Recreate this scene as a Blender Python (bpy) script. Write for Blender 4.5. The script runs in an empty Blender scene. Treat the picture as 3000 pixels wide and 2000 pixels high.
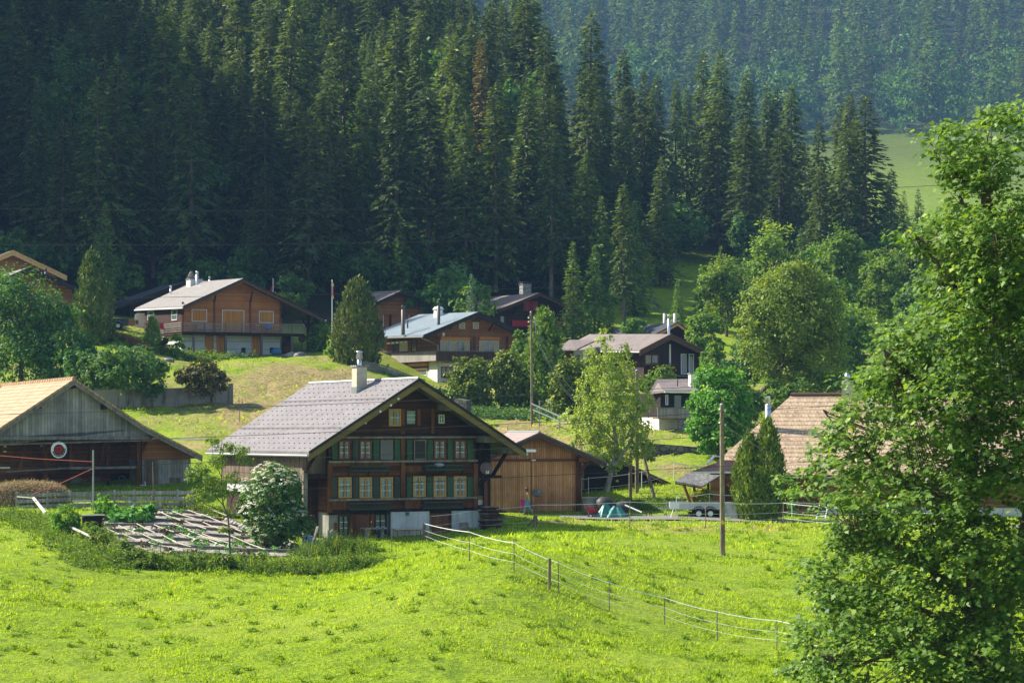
import bpy, math, random
import numpy as np
from mathutils import Vector, Matrix
random.seed(11)
RS = np.random.default_rng(11)
R = math.radians
F, HZ, CX = 7000.0, 1230.0, 1500.0          # focal length, horizon row and centre column of the 3000 x 2000 photograph
SUN_AZ, SUN_EL = 18.0, 39.0                # sun from the left, a little behind the scene
scene = bpy.context.scene
COL = scene.collection

def P(px, py, D):
    return Vector(((px - CX) / F * D, D, (HZ - py) / F * D))

def lin(h):
    h = h.lstrip('#')
    v = [int(h[i:i + 2], 16) / 255 for i in (0, 2, 4)]
    return tuple(c / 12.92 if c <= 0.04045 else ((c + 0.055) / 1.055) ** 2.4 for c in v)

# ---------------------------------------------------------------- objects
def tag(o, label=None, cat=None, group=None, kind=None):
    if label: o['label'] = label
    if cat: o['category'] = cat
    if group: o['group'] = group
    if kind: o['kind'] = kind
    return o

def empty(name, loc, rz=0.0):
    o = bpy.data.objects.new(name, None)
    o.empty_display_size = 0.3
    COL.objects.link(o)
    o.location = loc
    o.rotation_euler = (0, 0, rz)
    return o

def link(me, name, parent=None, mat=None):
    o = bpy.data.objects.new(name, me)
    COL.objects.link(o)
    if parent is not None: o.parent = parent
    if mat is not None and not me.materials: me.materials.append(mat)
    return o

def children_of(o):
    return [c for c in o.children]

def copy_tree(o, parent=None):
    c = o.copy()
    COL.objects.link(c)
    if parent is not None: c.parent = parent
    for ch in children_of(o):
        copy_tree(ch, c)
    return c

class MB:
    """collects shapes into one mesh"""
    def __init__(s):
        s.v, s.f, s.k = [], [], []
    def add(s, vs, fs):
        n = len(s.v)
        s.k.append((n, len(s.f)))
        s.v += [tuple(p) for p in vs]
        s.f += [tuple(i + n for i in f) for f in fs]
        return s
    def box(s, x0, x1, y0, y1, z0, z1):
        vs = [(x, y, z) for z in (z0, z1) for y in (y0, y1) for x in (x0, x1)]
        return s.add(vs, [(0, 2, 3, 1), (4, 5, 7, 6), (0, 1, 5, 4), (2, 6, 7, 3), (0, 4, 6, 2), (1, 3, 7, 5)])
    def prism(s, pts, off):
        off = Vector(off)
        a = [Vector(p) for p in pts]
        n = len(a)
        vs = a + [p + off for p in a]
        fs = [tuple(range(n))[::-1], tuple(range(n, 2 * n))]
        fs += [(i, (i + 1) % n, (i + 1) % n + n, i + n) for i in range(n)]
        return s.add(vs, fs)
    def tube(s, pts, r, r1=None, n=6, cap=True):
        pts = [Vector(p) for p in pts]
        m = len(pts)
        if r1 is None: r1 = r
        vs, fs = [], []
        for i, p in enumerate(pts):
            d = (pts[min(i + 1, m - 1)] - pts[max(i - 1, 0)])
            if d.length < 1e-9: d = Vector((0, 0, 1))
            d.normalize()
            a = d.cross(Vector((0, 0, 1)) if abs(d.z) < 0.95 else Vector((1, 0, 0))).normalized()
            b = d.cross(a)
            k = i / max(m - 1, 1)
            rr = r[i] if isinstance(r, (list, tuple)) else r + (r1 - r) * k
            for j in range(n):
                t = 2 * math.pi * j / n
                vs.append(p + a * (rr * math.cos(t)) + b * (rr * math.sin(t)))
        for i in range(m - 1):
            for j in range(n):
                fs.append((i * n + j, i * n + (j + 1) % n, (i + 1) * n + (j + 1) % n, (i + 1) * n + j))
        if cap:
            fs.append(tuple(range(n))[::-1])
            fs.append(tuple(range((m - 1) * n, m * n)))
        return s.add(vs, fs)
    def bar(s, p0, p1, w, h=None):
        """square bar from p0 to p1"""
        h = h or w
        p0, p1 = Vector(p0), Vector(p1)
        d = (p1 - p0).normalized()
        a = d.cross(Vector((0, 0, 1)) if abs(d.z) < 0.95 else Vector((0, 1, 0))).normalized()
        b = a.cross(d)
        q = [a * (w / 2) * i + b * (h / 2) * j for i, j in ((-1, -1), (1, -1), (1, 1), (-1, 1))]
        vs = [p0 + k for k in q] + [p1 + k for k in q]
        return s.add(vs, [(3, 2, 1, 0), (4, 5, 6, 7), (0, 1, 5, 4), (1, 2, 6, 5), (2, 3, 7, 6), (3, 0, 4, 7)])
    def ball(s, c, rx, ry=None, rz=None, nu=12, nv=8, jit=0.0):
        ry = ry or rx; rz = rz or rx
        vs, fs = [], []
        for i in range(nv + 1):
            th = math.pi * i / nv
            for j in range(nu):
                ph = 2 * math.pi * j / nu
                k = 1 + random.uniform(-jit, jit)
                vs.append((c[0] + rx * k * math.sin(th) * math.cos(ph), c[1] + ry * k * math.sin(th) * math.sin(ph), c[2] + rz * k * math.cos(th)))
        for i in range(nv):
            for j in range(nu):
                fs.append((i * nu + j, (i + 1) * nu + j, (i + 1) * nu + (j + 1) % nu, i * nu + (j + 1) % nu))
        return s.add(vs, fs)
    def lathe(s, prof, c=(0, 0, 0), n=16):
        vs, fs = [], []
        for r, z in prof:
            for j in range(n):
                t = 2 * math.pi * j / n
                vs.append((c[0] + r * math.cos(t), c[1] + r * math.sin(t), c[2] + z))
        for i in range(len(prof) - 1):
            for j in range(n):
                fs.append((i * n + j, i * n + (j + 1) % n, (i + 1) * n + (j + 1) % n, (i + 1) * n + j))
        return s.add(vs, fs)
    def build(s, name, mat, parent=None, smooth=False, label=None):
        me = bpy.data.meshes.new(name)
        me.from_pydata(s.v, [], s.f)
        me.update()
        if smooth:
            me.polygons.foreach_set('use_smooth', np.ones(len(me.polygons), dtype=bool))
        o = link(me, name, parent, mat)
        if label: o['label'] = label
        return o

def each(m, name, mat, parent=None, smooth=False):
    """every shape that was added becomes an object of its own"""
    out = []
    ks = m.k + [(len(m.v), len(m.f))]
    for (a, b), (c, d) in zip(ks[:-1], ks[1:]):
        q = MB(); q.v = m.v[a:c]; q.f = [tuple(i - a for i in f) for f in m.f[b:d]]
        out.append(q.build(name, mat, parent, smooth))
    return out

def np_mesh(name, V, tmpl_n, NF_idx, rnd=None, mat=None):
    """V (n,3) verts; NF_idx (m,k) faces all with k corners; rnd per vertex"""
    me = bpy.data.meshes.new(name)
    m, k = NF_idx.shape
    me.vertices.add(len(V)); me.loops.add(m * k); me.polygons.add(m)
    me.vertices.foreach_set('co', np.ascontiguousarray(V, dtype=np.float32).ravel())
    me.loops.foreach_set('vertex_index', np.ascontiguousarray(NF_idx, dtype=np.int32).ravel())
    me.polygons.foreach_set('loop_start', np.arange(0, m * k, k, dtype=np.int32))
    me.update(calc_edges=True)
    if rnd is not None:
        a = me.attributes.new('rnd', 'FLOAT', 'POINT')
        a.data.foreach_set('value', np.ascontiguousarray(rnd, dtype=np.float32))
    if mat: me.materials.append(mat)
    return me

def scatter(name, T, A, B, tmpl, mat, rnd=None, N=None):
    """copies of a flat template (k,2 or k,3) polygon: position T, axes A (long) and B (wide), N third axis"""
    T, A, B = np.asarray(T), np.asarray(A), np.asarray(B)
    tmpl = np.asarray(tmpl, dtype=float)
    k = len(tmpl)
    V = T[:, None, :] + A[:, None, :] * tmpl[None, :, 0:1] + B[:, None, :] * tmpl[None, :, 1:2]
    if tmpl.shape[1] == 3 and N is not None:
        V = V + np.asarray(N)[:, None, :] * tmpl[None, :, 2:3]
    n = len(T)
    idx = np.arange(n * k).reshape(n, k)
    if rnd is None: rnd = RS.random(n)
    return np_mesh(name, V.reshape(-1, 3), k, idx, np.repeat(rnd, k), mat)

def unit(a):
    return a / np.maximum(np.linalg.norm(a, axis=-1, keepdims=True), 1e-9)

# ---------------------------------------------------------------- materials
def newmat(name):
    m = bpy.data.materials.new(name)
    m.use_nodes = True
    nt = m.node_tree
    for n in list(nt.nodes): nt.nodes.remove(n)
    out = nt.nodes.new('ShaderNodeOutputMaterial')
    return m, nt, out

def N(nt, typ, **kw):
    n = nt.nodes.new(typ)
    for k, v in kw.items():
        if k.startswith('i_'):
            n.inputs[k[2:].replace('_', ' ')].default_value = v
        else:
            setattr(n, k, v)
    return n

def math_(nt, op, a, b=None, clamp=False):
    n = nt.nodes.new('ShaderNodeMath'); n.operation = op; n.use_clamp = clamp
    for i, x in enumerate((a, b)):
        if x is None: continue
        if isinstance(x, (int, float)): n.inputs[i].default_value = x
        else: nt.links.new(x, n.inputs[i])
    return n.outputs[0]

def mixc(nt, fac, a, b, blend='MIX'):
    n = nt.nodes.new('ShaderNodeMix'); n.data_type = 'RGBA'; n.blend_type = blend
    if isinstance(fac, (int, float)): n.inputs[0].default_value = fac
    else: nt.links.new(fac, n.inputs[0])
    for s, x in ((6, a), (7, b)):
        if isinstance(x, (tuple, list)): n.inputs[s].default_value = (*x[:3], 1)
        else: nt.links.new(x, n.inputs[s])
    return n.outputs[2]

def ramp(nt, fac, lo, hi):
    n = nt.nodes.new('ShaderNodeMapRange'); n.clamp = True
    nt.links.new(fac, n.inputs[0])
    n.inputs[1].default_value = lo; n.inputs[2].default_value = hi
    return n.outputs[0]

def noise(nt, vec, scale, detail=3.0, rough=0.55):
    n = nt.nodes.new('ShaderNodeTexNoise')
    n.inputs['Scale'].default_value = scale; n.inputs['Detail'].default_value = detail; n.inputs['Roughness'].default_value = rough
    if vec is not None: nt.links.new(vec, n.inputs['Vector'])
    return n.outputs[0]

def objco(nt, scale=None):
    tc = nt.nodes.new('ShaderNodeTexCoord')
    if scale is None: return tc.outputs['Object']
    mp = nt.nodes.new('ShaderNodeMapping'); mp.inputs['Scale'].default_value = scale
    nt.links.new(tc.outputs['Object'], mp.inputs['Vector'])
    return mp.outputs[0]

def bsdf(nt, out, col, rough=0.8, spec=0.3, metal=0.0, bump=None, bstr=0.3, bdist=0.02):
    b = nt.nodes.new('ShaderNodeBsdfPrincipled')
    if isinstance(col, (tuple, list)): b.inputs['Base Color'].default_value = (*col[:3], 1)
    else: nt.links.new(col, b.inputs['Base Color'])
    if isinstance(rough, (int, float)): b.inputs['Roughness'].default_value = rough
    else: nt.links.new(rough, b.inputs['Roughness'])
    b.inputs['Specular IOR Level'].default_value = spec
    b.inputs['Metallic'].default_value = metal
    if bump is not None:
        bp = nt.nodes.new('ShaderNodeBump'); bp.inputs['Strength'].default_value = bstr; bp.inputs['Distance'].default_value = bdist
        nt.links.new(bump, bp.inputs['Height']); nt.links.new(bp.outputs[0], b.inputs['Normal'])
    nt.links.new(b.outputs[0], out.inputs['Surface'])
    return b

_mc = {}
def plain(name, col, rough=0.7, spec=0.3, metal=0.0, var=0.25, scale=6.0):
    """one colour with mild mottling and grime"""
    if name in _mc: return _mc[name]
    m, nt, out = newmat(name)
    co = objco(nt)
    a = noise(nt, co, scale, 5)
    f = ramp(nt, a, 0.3, 0.7)
    c = mixc(nt, f, tuple(x * (1 - var) for x in col), tuple(min(1, x * (1 + var * 0.6)) for x in col))
    bsdf(nt, out, c, rough, spec, metal, a, 0.15, 0.01)
    _mc[name] = m
    return m

def planks(name, c1, c2, axis='h', width=0.16, gap=0.07, rough=0.8, stain=0.5, cs=None, cstain=None):
    """boards: axis 'h' = vertical boards side by side, 'z' = horizontal boards one above the other"""
    if name in _mc: return _mc[name]
    m, nt, out = newmat(name)
    co = objco(nt)
    sp = nt.nodes.new('ShaderNodeSeparateXYZ'); nt.links.new(co, sp.inputs[0])
    if axis == 'h':
        c = math_(nt, 'ADD', sp.outputs[0], math_(nt, 'MULTIPLY', sp.outputs[1], 0.93))
        mp = (7.0, 7.0, 0.7)
    else:
        c = math_(nt, 'ADD', sp.outputs[2], 0.0)
        mp = (0.7, 0.7, 9.0)
    q = math_(nt, 'DIVIDE', c, width)
    idx = math_(nt, 'FLOOR', q)
    fr = math_(nt, 'FRACT', q)
    wn = nt.nodes.new('ShaderNodeTexWhiteNoise'); wn.noise_dimensions = '1D'; nt.links.new(idx, wn.inputs['W'])
    gr = noise(nt, objco(nt, mp), 2.2, 6, 0.65)
    big = noise(nt, co, 0.55, 4, 0.6)
    t = math_(nt, 'ADD', math_(nt, 'MULTIPLY', wn.outputs[0], 0.55), math_(nt, 'MULTIPLY', ramp(nt, gr, 0.3, 0.7), 0.5))
    col = mixc(nt, t, c1, c2)
    st = math_(nt, 'MULTIPLY', ramp(nt, big, 0.42, 0.66), stain)
    col = mixc(nt, st, col, cstain or tuple(x * 0.45 for x in c1))
    g = math_(nt, 'LESS_THAN', fr, gap)
    col = mixc(nt, math_(nt, 'MULTIPLY', g, 0.8), col, tuple(x * 0.22 for x in c1))
    h = math_(nt, 'SUBTRACT', gr, math_(nt, 'MULTIPLY', g, 1.5))
    bsdf(nt, out, col, rough, 0.25, 0, h, 0.5, 0.02)
    _mc[name] = m
    return m

def tiles(name, c1, c2, row=0.3, wid=0.25, swap=False, gap=0.10, vgap=0.06, rough=0.75, moss=None, big=0.5, brk=True, spec=0.3, gs=(0.62, 0.45)):
    """roof covering: rows run along the eave (object y, or x when swap) and step down the slope"""
    if name in _mc: return _mc[name]
    m, nt, out = newmat(name)
    co = objco(nt)
    sp = nt.nodes.new('ShaderNodeSeparateXYZ'); nt.links.new(co, sp.inputs[0])
    s = sp.outputs[1 if swap else 0]; a = sp.outputs[0 if swap else 1]
    qr = math_(nt, 'DIVIDE', s, row); ir = math_(nt, 'FLOOR', qr); fr = math_(nt, 'FRACT', qr)
    qa = math_(nt, 'DIVIDE', a, wid)
    if brk: qa = math_(nt, 'ADD', qa, math_(nt, 'MULTIPLY', math_(nt, 'FRACT', math_(nt, 'MULTIPLY', ir, 0.5)), 1.0))
    ia = math_(nt, 'FLOOR', qa); fa = math_(nt, 'FRACT', qa)
    cm = nt.nodes.new('ShaderNodeCombineXYZ'); nt.links.new(ir, cm.inputs[0]); nt.links.new(ia, cm.inputs[1])
    wn = nt.nodes.new('ShaderNodeTexWhiteNoise'); wn.noise_dimensions = '2D'; nt.links.new(cm.outputs[0], wn.inputs['Vector'])
    nb = noise(nt, co, 0.7, 5, 0.6)
    fine = noise(nt, co, 14.0, 3)
    t = math_(nt, 'ADD', math_(nt, 'MULTIPLY', wn.outputs[0], 1 - big), math_(nt, 'MULTIPLY', ramp(nt, nb, 0.3, 0.7), big))
    col = mixc(nt, t, c1, c2)
    if moss is not None:
        mn = noise(nt, co, 1.3, 6, 0.7)
        col = mixc(nt, math_(nt, 'MULTIPLY', ramp(nt, mn, 0.52, 0.68), 0.75), col, moss)
    g1 = math_(nt, 'LESS_THAN', fr, gap); g2 = math_(nt, 'LESS_THAN', fa, vgap)
    g = math_(nt, 'MAXIMUM', math_(nt, 'MULTIPLY', g1, gs[0]), math_(nt, 'MULTIPLY', g2, gs[1]))
    col = mixc(nt, g, col, tuple(x * 0.25 for x in c1))
    h = math_(nt, 'ADD', math_(nt, 'SUBTRACT', math_(nt, 'MULTIPLY', fr, gs[0]), g), math_(nt, 'MULTIPLY', fine, 0.25))
    bsdf(nt, out, col, rough, spec, 0, h, 0.6, 0.03)
    _mc[name] = m
    return m

def stonework(name, c1, c2, scale=2.2, mortar=(0.09, 0.085, 0.08)):
    if name in _mc: return _mc[name]
    m, nt, out = newmat(name)
    co = objco(nt, (1.0, 1.0, 1.7))
    vo = nt.nodes.new('ShaderNodeTexVoronoi'); vo.inputs['Scale'].default_value = scale; nt.links.new(co, vo.inputs['Vector'])
    ve = nt.nodes.new('ShaderNodeTexVoronoi'); ve.feature = 'DISTANCE_TO_EDGE'; ve.inputs['Scale'].default_value = scale; nt.links.new(co, ve.inputs['Vector'])
    sp = nt.nodes.new('ShaderNodeSeparateColor'); nt.links.new(vo.outputs['Color'], sp.inputs[0])
    fn = noise(nt, co, 9.0, 5)
    col = mixc(nt, sp.outputs[0], c1, c2)
    col = mixc(nt, math_(nt, 'MULTIPLY', fn, 0.6), col, tuple(x * 0.55 for x in c1))
    e = ramp(nt, ve.outputs['Distance'], 0.0, 0.09)
    col = mixc(nt, e, mortar, col)
    bsdf(nt, out, col, 0.9, 0.2, 0, math_(nt, 'ADD', e, math_(nt, 'MULTIPLY', fn, 0.4)), 0.8, 0.06)
    _mc[name] = m
    return m

def concrete(name, c, cs=(0.03, 0.03, 0.025), amt=0.8):
    if name in _mc: return _mc[name]
    m, nt, out = newmat(name)
    co = objco(nt)
    st = noise(nt, objco(nt, (1.3, 1.3, 0.12)), 1.6, 6, 0.65)
    bl = noise(nt, co, 1.1, 6, 0.65)
    col = mixc(nt, ramp(nt, bl, 0.3, 0.7), tuple(x * 0.65 for x in c), c)
    col = mixc(nt, math_(nt, 'MULTIPLY', ramp(nt, st, 0.5, 0.68), amt), col, cs)
    bsdf(nt, out, col, 0.9, 0.2, 0, bl, 0.4, 0.03)
    _mc[name] = m
    return m

def glass(name, col=(0.02, 0.028, 0.03)):
    if name in _mc: return _mc[name]
    m, nt, out = newmat(name)
    n = noise(nt, objco(nt), 1.5, 2)
    c = mixc(nt, n, tuple(x * 0.5 for x in col), tuple(x * 1.8 for x in col))
    bsdf(nt, out, c, 0.08, 0.6, 0, n, 0.05, 0.02)
    _mc[name] = m
    return m

def foliage(name, c1, c2, c3=None, trans=0.35, gloss=0.35, rough=0.45, tcol=None, objvar=0.35):
    """leaves: colour between c1 and c2 by each leaf's own number, a few of c3, thin enough to let light through"""
    if name in _mc: return _mc[name]
    m, nt, out = newmat(name)
    at = nt.nodes.new('ShaderNodeAttribute'); at.attribute_name = 'rnd'
    oi = nt.nodes.new('ShaderNodeObjectInfo')
    col = mixc(nt, at.outputs['Fac'], c1, c2)
    if c3 is not None:
        col = mixc(nt, math_(nt, 'MULTIPLY', math_(nt, 'GREATER_THAN', at.outputs['Fac'], 0.93), 0.85), col, c3)
    hs = nt.nodes.new('ShaderNodeHueSaturation')
    nt.links.new(col, hs.inputs['Color'])
    v = math_(nt, 'ADD', math_(nt, 'MULTIPLY', oi.outputs['Random'], objvar), 1 - objvar / 2)
    nt.links.new(v, hs.inputs['Value'])
    hu = math_(nt, 'ADD', math_(nt, 'MULTIPLY', math_(nt, 'FRACT', math_(nt, 'MULTIPLY', oi.outputs['Random'], 7.3)), 0.02), 0.49)
    nt.links.new(hu, hs.inputs['Hue'])
    c = hs.outputs[0]
    b = nt.nodes.new('ShaderNodeBsdfPrincipled')
    nt.links.new(c, b.inputs['Base Color']); b.inputs['Roughness'].default_value = rough
    b.inputs['Specular IOR Level'].default_value = gloss
    tr = nt.nodes.new('ShaderNodeBsdfTranslucent')
    tc = mixc(nt, 1.0, c, tcol or (1.5, 1.35, 0.45), 'MULTIPLY')
    nt.links.new(tc, tr.inputs['Color'])
    mx = nt.nodes.new('ShaderNodeMixShader'); mx.inputs[0].default_value = trans
    nt.links.new(b.outputs[0], mx.inputs[1]); nt.links.new(tr.outputs[0], mx.inputs[2])
    nt.links.new(mx.outputs[0], out.inputs['Surface'])
    _mc[name] = m
    return m

def bark(name, c1, c2, scale=6.0):
    if name in _mc: return _mc[name]
    m, nt, out = newmat(name)
    a = noise(nt, objco(nt, (1, 1, 0.25)), scale, 6, 0.7)
    col = mixc(nt, ramp(nt, a, 0.35, 0.65), c1, c2)
    bsdf(nt, out, col, 0.95, 0.15, 0, a, 0.8, 0.04)
    _mc[name] = m
    return m
HAZE, SKY, SUN, EXPO = 0.00011, 0.10, 5.0, 1.25
# ---------------------------------------------------------------- terrain
_ctl = [(0,2000,92),(750,2000,92),(1500,2000,91),(2250,2000,91),(3000,2000,90),
 (1377,1641,110),(1507,1677,107),(1637,1735,106),(1785,1795,105),(1947,1830,104),(2100,1880,103),(2275,1905,101),
 (2118,1625,125),(2118,1522,150),(1570,1547,140),(1845,1550,141),(2067,1548,142),(2295,1535,146),(2700,1560,138),(3000,1620,125),
 (1540,1504,154),(1760,1508,154),(2450,1525,150),(3000,1540,148),
 (920,1588,137),(1240,1585,137),(1400,1562,140),(1150,1590,134),
 (330,1624,124),(700,1632,127),(860,1615,131),(480,1500,147),(250,1540,138),(760,1530,146),
 (0,1700,112),(300,1720,114),(700,1720,113),(1050,1680,120),(0,1500,148),(100,1570,132),
 (0,1450,162),(300,1445,162),(560,1440,166),(-300,1450,162),
 (480,1270,182),(300,1212,196),(500,1190,201),(675,1185,203),(600,1340,172),(800,1240,190),(700,1150,208),(900,1100,222),
 (750,1062,228),(540,1047,240),(700,1045,242),(860,1035,246),(1000,1090,226),(1100,1060,235),(1220,1125,238),(1450,1200,222),
 (1560,1250,205),(1480,1290,192),(1700,1335,184),(1900,1400,168),(1750,1440,166),(1950,1440,163),(2060,1340,182),(1900,1340,182),
 (2060,1290,190),(1950,1255,196),(2010,1120,228),(1850,1112,232),(1640,1085,236),
 (2300,1505,157),(2450,1500,160),(2700,1430,172),(3000,1400,180),(2300,1200,212),(2600,1150,230),(3000,1100,245),
 (100,940,250),(300,950,250),(0,1090,222),(200,1110,218),(400,1010,236),(400,975,246),(-400,900,240),(-400,1200,195),
 (500,890,275),(800,900,275),(1100,960,265),(1400,945,270),(1600,1000,262),(1760,1000,258),(1950,990,265),(1950,900,290),
 (1900,835,315),(2150,870,305),(2300,850,315),(2600,800,330),(3000,780,340),
 (-500,520,290),(-500,150,350),(-500,-250,450),(0,780,290),(0,450,350),(0,100,450),(600,790,290),(600,480,350),(600,150,450),
 (1200,810,290),(1200,520,350),(1200,230,450),(1700,790,315),(1700,600,360),(1700,450,430),(2200,770,335),(2200,670,390),(2550,730,370),
 (2550,760,450),(2000,640,500),(1500,420,520),(2690,640,760),(2700,520,900),(2740,390,1080),(3000,430,1020),(3200,500,950),(2400,430,1060),(1900,330,1150),(1500,250,1200),
 (1500,-150,1700),(2200,-150,1680),(3000,-150,1650),(3400,-100,1600),(1500,50,1420),(2300,100,1380),(3000,120,1340),(0,-450,1100),(500,-350,1250)]
_wctl = [(0,0,-1.8),(0,18,-5.2),(0,38,-10.5),(-15,0,-1.8),(15,0,-1.8),(0,-40,6),(0,62,-12.2),(14,60,-12.2),(-14,62,-12.2),(0,78,-11.3),(30,70,-12),(-30,70,-12),
 (-70,110,-6),(70,110,-9),(-90,160,0),(110,160,-4),(-60,30,-6),(60,30,-8),(140,260,10),(-125,228,20),(-118,285,78),(-170,290,100),(-125,335,110),(-118,262,45),(-90,250,19)]  # steep unseen hill left of the frame, raised to shade the left forest
_X = np.array([tuple(P(*c)) for c in _ctl] + _wctl, dtype=float)
def _warp(x, y):
    # even out the spacing of control points between near and far ground
    y = np.asarray(y, float)
    s = np.log1p(np.maximum(y + 80, 1.0) / 60.0)
    return np.asarray(x, float) / (np.maximum(y + 80, 20)) * 3.0, s * 1.6
def _k(r2):
    return 0.5 * r2 * np.log(np.maximum(r2, 1e-12))
_gx, _gy = _warp(_X[:, 0], _X[:, 1])
_n = len(_X)
_K = _k((_gx[:, None] - _gx[None]) ** 2 + (_gy[:, None] - _gy[None]) ** 2) + np.eye(_n) * 0.0006
_Q = np.stack([np.ones(_n), _gx, _gy], 1)
_A = np.block([[_K, _Q], [_Q.T, np.zeros((3, 3))]])
# fit tangent z/(y+40) so near and far ground weigh alike
_sol = np.linalg.solve(_A, np.concatenate([_X[:, 2] / (np.abs(_X[:, 1]) + 60), np.zeros(3)]))
def ground(x, y):
    x = np.atleast_1d(np.asarray(x, float)); y = np.atleast_1d(np.asarray(y, float))
    x, y = np.broadcast_arrays(x, y)
    sh = x.shape
    gx, gy = _warp(x.ravel(), y.ravel())
    out = np.empty(len(gx))
    for i in range(0, len(gx), 20000):
        a, b = gx[i:i + 20000], gy[i:i + 20000]
        k = _k((a[:, None] - _gx[None]) ** 2 + (b[:, None] - _gy[None]) ** 2)
        out[i:i + 20000] = k @ _sol[:_n] + _sol[_n] + _sol[_n + 1] * a + _sol[_n + 2] * b
    z = out * (np.abs(y.ravel()) + 60)
    z = np.minimum(z, 330 + 0.05 * (z - 330))
    return z.reshape(sh)
def gz(x, y):
    return float(ground(x, y)[0])
def G(px, D, dz=0.0):
    """a point on the ground seen in column px at distance D"""
    x = (px - CX) / F * D
    return Vector((x, D, gz(x, D) + dz))
def onray(px, py, lo=85.0, hi=300.0):
    """the ground point seen at a pixel (first crossing)"""
    ys = np.arange(lo, hi, 0.25)
    xs = (px - CX) / F * ys
    zs = (HZ - py) / F * ys
    g = ground(xs, ys)
    i = np.nonzero(g >= zs)[0]
    j = i[0] if len(i) else len(ys) - 1
    return Vector((xs[j], ys[j], g[j]))
# ---------------------------------------------------------------- ground sheet
def build_ground():
    ys = [-45.0]
    while ys[-1] < 2050:
        y = ys[-1]
        ys.append(y + (1.5 if y < 70 else 0.55 if y < 170 else 1.0 if y < 300 else 2.5 if y < 450 else 9.0))
    ys = np.array(ys)
    ts = np.concatenate([np.linspace(-0.62, -0.24, 40, endpoint=False), np.linspace(-0.24, 0.24, 300), np.linspace(0.24, 0.62, 41)[1:]])
    Y, T = np.meshgrid(ys, ts, indexing='ij')
    X = T * (Y + 90) * np.where(Y < 60, 1.0, 1.0)
    Z = ground(X, Y)
    # lumps of turf
    def vn(x, y, s, seed):
        r = np.random.default_rng(seed); g = r.random((64, 64)); x = x / s; y = y / s
        i = np.floor(x).astype(int); j = np.floor(y).astype(int); a = x - i; b = y - j
        a = a * a * (3 - 2 * a); b = b * b * (3 - 2 * b)
        q = lambda m, n: g[m % 64, n % 64]
        return (q(i, j) * (1 - a) + q(i + 1, j) * a) * (1 - b) + (q(i, j + 1) * (1 - a) + q(i + 1, j + 1) * a) * b
    Z = Z + (vn(X, Y, 3.1, 1) - 0.5) * 0.12 + (vn(X, Y, 1.2, 2) - 0.5) * 0.06
    bank = np.clip((Y - 168) / 8, 0, 1) * np.clip((246 - Y) / 10, 0, 1)
    Z = Z + bank * ((vn(X, Y, 1.7, 5) - 0.5) * 0.45 + (vn(X, Y, 0.8, 6) - 0.5) * 0.22)
    PX = CX + F * X / np.maximum(Y, 1); PY = HZ - F * Z / np.maximum(Y, 1)
    n1 = vn(X, Y, 4.5, 3); n2 = vn(X, Y, 1.7, 4)
    def blob(px, py, rx, ry):
        return np.clip(1.3 - np.sqrt(((PX - px) / rx) ** 2 + ((PY - py) / ry) ** 2), 0, 1)
    vis = Y > 60
    dry = np.zeros_like(Z)
    # mown hay drying on the bank, worn ground along the lane: places on the land, found from the photograph
    for b in ((850, 1120, 190, 60), (760, 1210, 150, 70), (650, 1130, 90, 45), (1010, 1100, 60, 40), (1520, 1270, 120, 40), (1640, 1310, 90, 35), (900, 1250, 150, 40)):
        dry = np.maximum(dry, blob(*b) * 1.2 * np.clip(0.30 + 1.25 * (0.5 * n1 + 0.5 * n2), 0, 1) * (Y > 172) * (Y < 245))
    for b in ((1650, 1525, 170, 13), (1950, 1545, 220, 22), (2250, 1545, 200, 18), (1840, 1562, 30, 7), (2080, 1553, 28, 6)):
        dry = np.maximum(dry, blob(*b) * 0.75 * np.clip(0.1 + 1.3 * n2, 0, 1) * (Y > 125) * (Y < 160))
    dry = np.maximum(dry, np.clip((Y - 166) / 10, 0, 1) * (Y < 262) * np.clip(0.12 + 0.45 * n1 * n2 * 2, 0, 0.42))
    for b in ((1980, 1375, 130, 32), (560, 1310, 90, 25), (1480, 1230, 120, 40)): dry = np.maximum(dry, blob(*b) * np.clip(0.2 + 0.8 * n2, 0, 0.6) * (Y > 160))
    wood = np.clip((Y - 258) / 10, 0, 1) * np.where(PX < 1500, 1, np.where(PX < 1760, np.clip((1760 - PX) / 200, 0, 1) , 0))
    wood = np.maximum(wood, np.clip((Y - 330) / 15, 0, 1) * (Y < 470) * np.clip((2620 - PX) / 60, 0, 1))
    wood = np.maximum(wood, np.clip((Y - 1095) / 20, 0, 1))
    wood = np.maximum(wood, np.clip((Y - 600) / 50, 0, 1) * (0.22 + 0.45 * np.clip((Y - 820) / 200, 0, 1)))  # far meadow, not wood: mixed darker, more so with distance
    pad = np.clip((Y - 125) / 30, 0, 1) * (Y < 175)
    n, m = Z.shape
    V = np.stack([X.ravel(), Y.ravel(), Z.ravel()], 1)
    a = np.arange(n * m).reshape(n, m)
    Fc = np.stack([a[:-1, :-1], a[:-1, 1:], a[1:, 1:], a[1:, :-1]], -1).reshape(-1, 4)
    mt, nt, out = newmat('turf')
    def attr(nm):
        t = nt.nodes.new('ShaderNodeAttribute'); t.attribute_name = nm; return t.outputs['Fac']
    co = objco(nt)
    f1 = noise(nt, co, 5.0, 6, 0.75); f2 = noise(nt, co, 1.1, 5, 0.6); f3 = noise(nt, co, 0.16, 4, 0.6); f4 = noise(nt, co, 3.3, 5, 0.7)
    c = mixc(nt, ramp(nt, f1, 0.32, 0.7), lin('#4c6612'), lin('#9db428'))
    c = mixc(nt, math_(nt, 'MULTIPLY', ramp(nt, f2, 0.45, 0.65), 0.6), c, lin('#48611a'))
    c = mixc(nt, math_(nt, 'MULTIPLY', ramp(nt, f3, 0.45, 0.62), 0.4), c, lin('#8f9a3a'))
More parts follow.
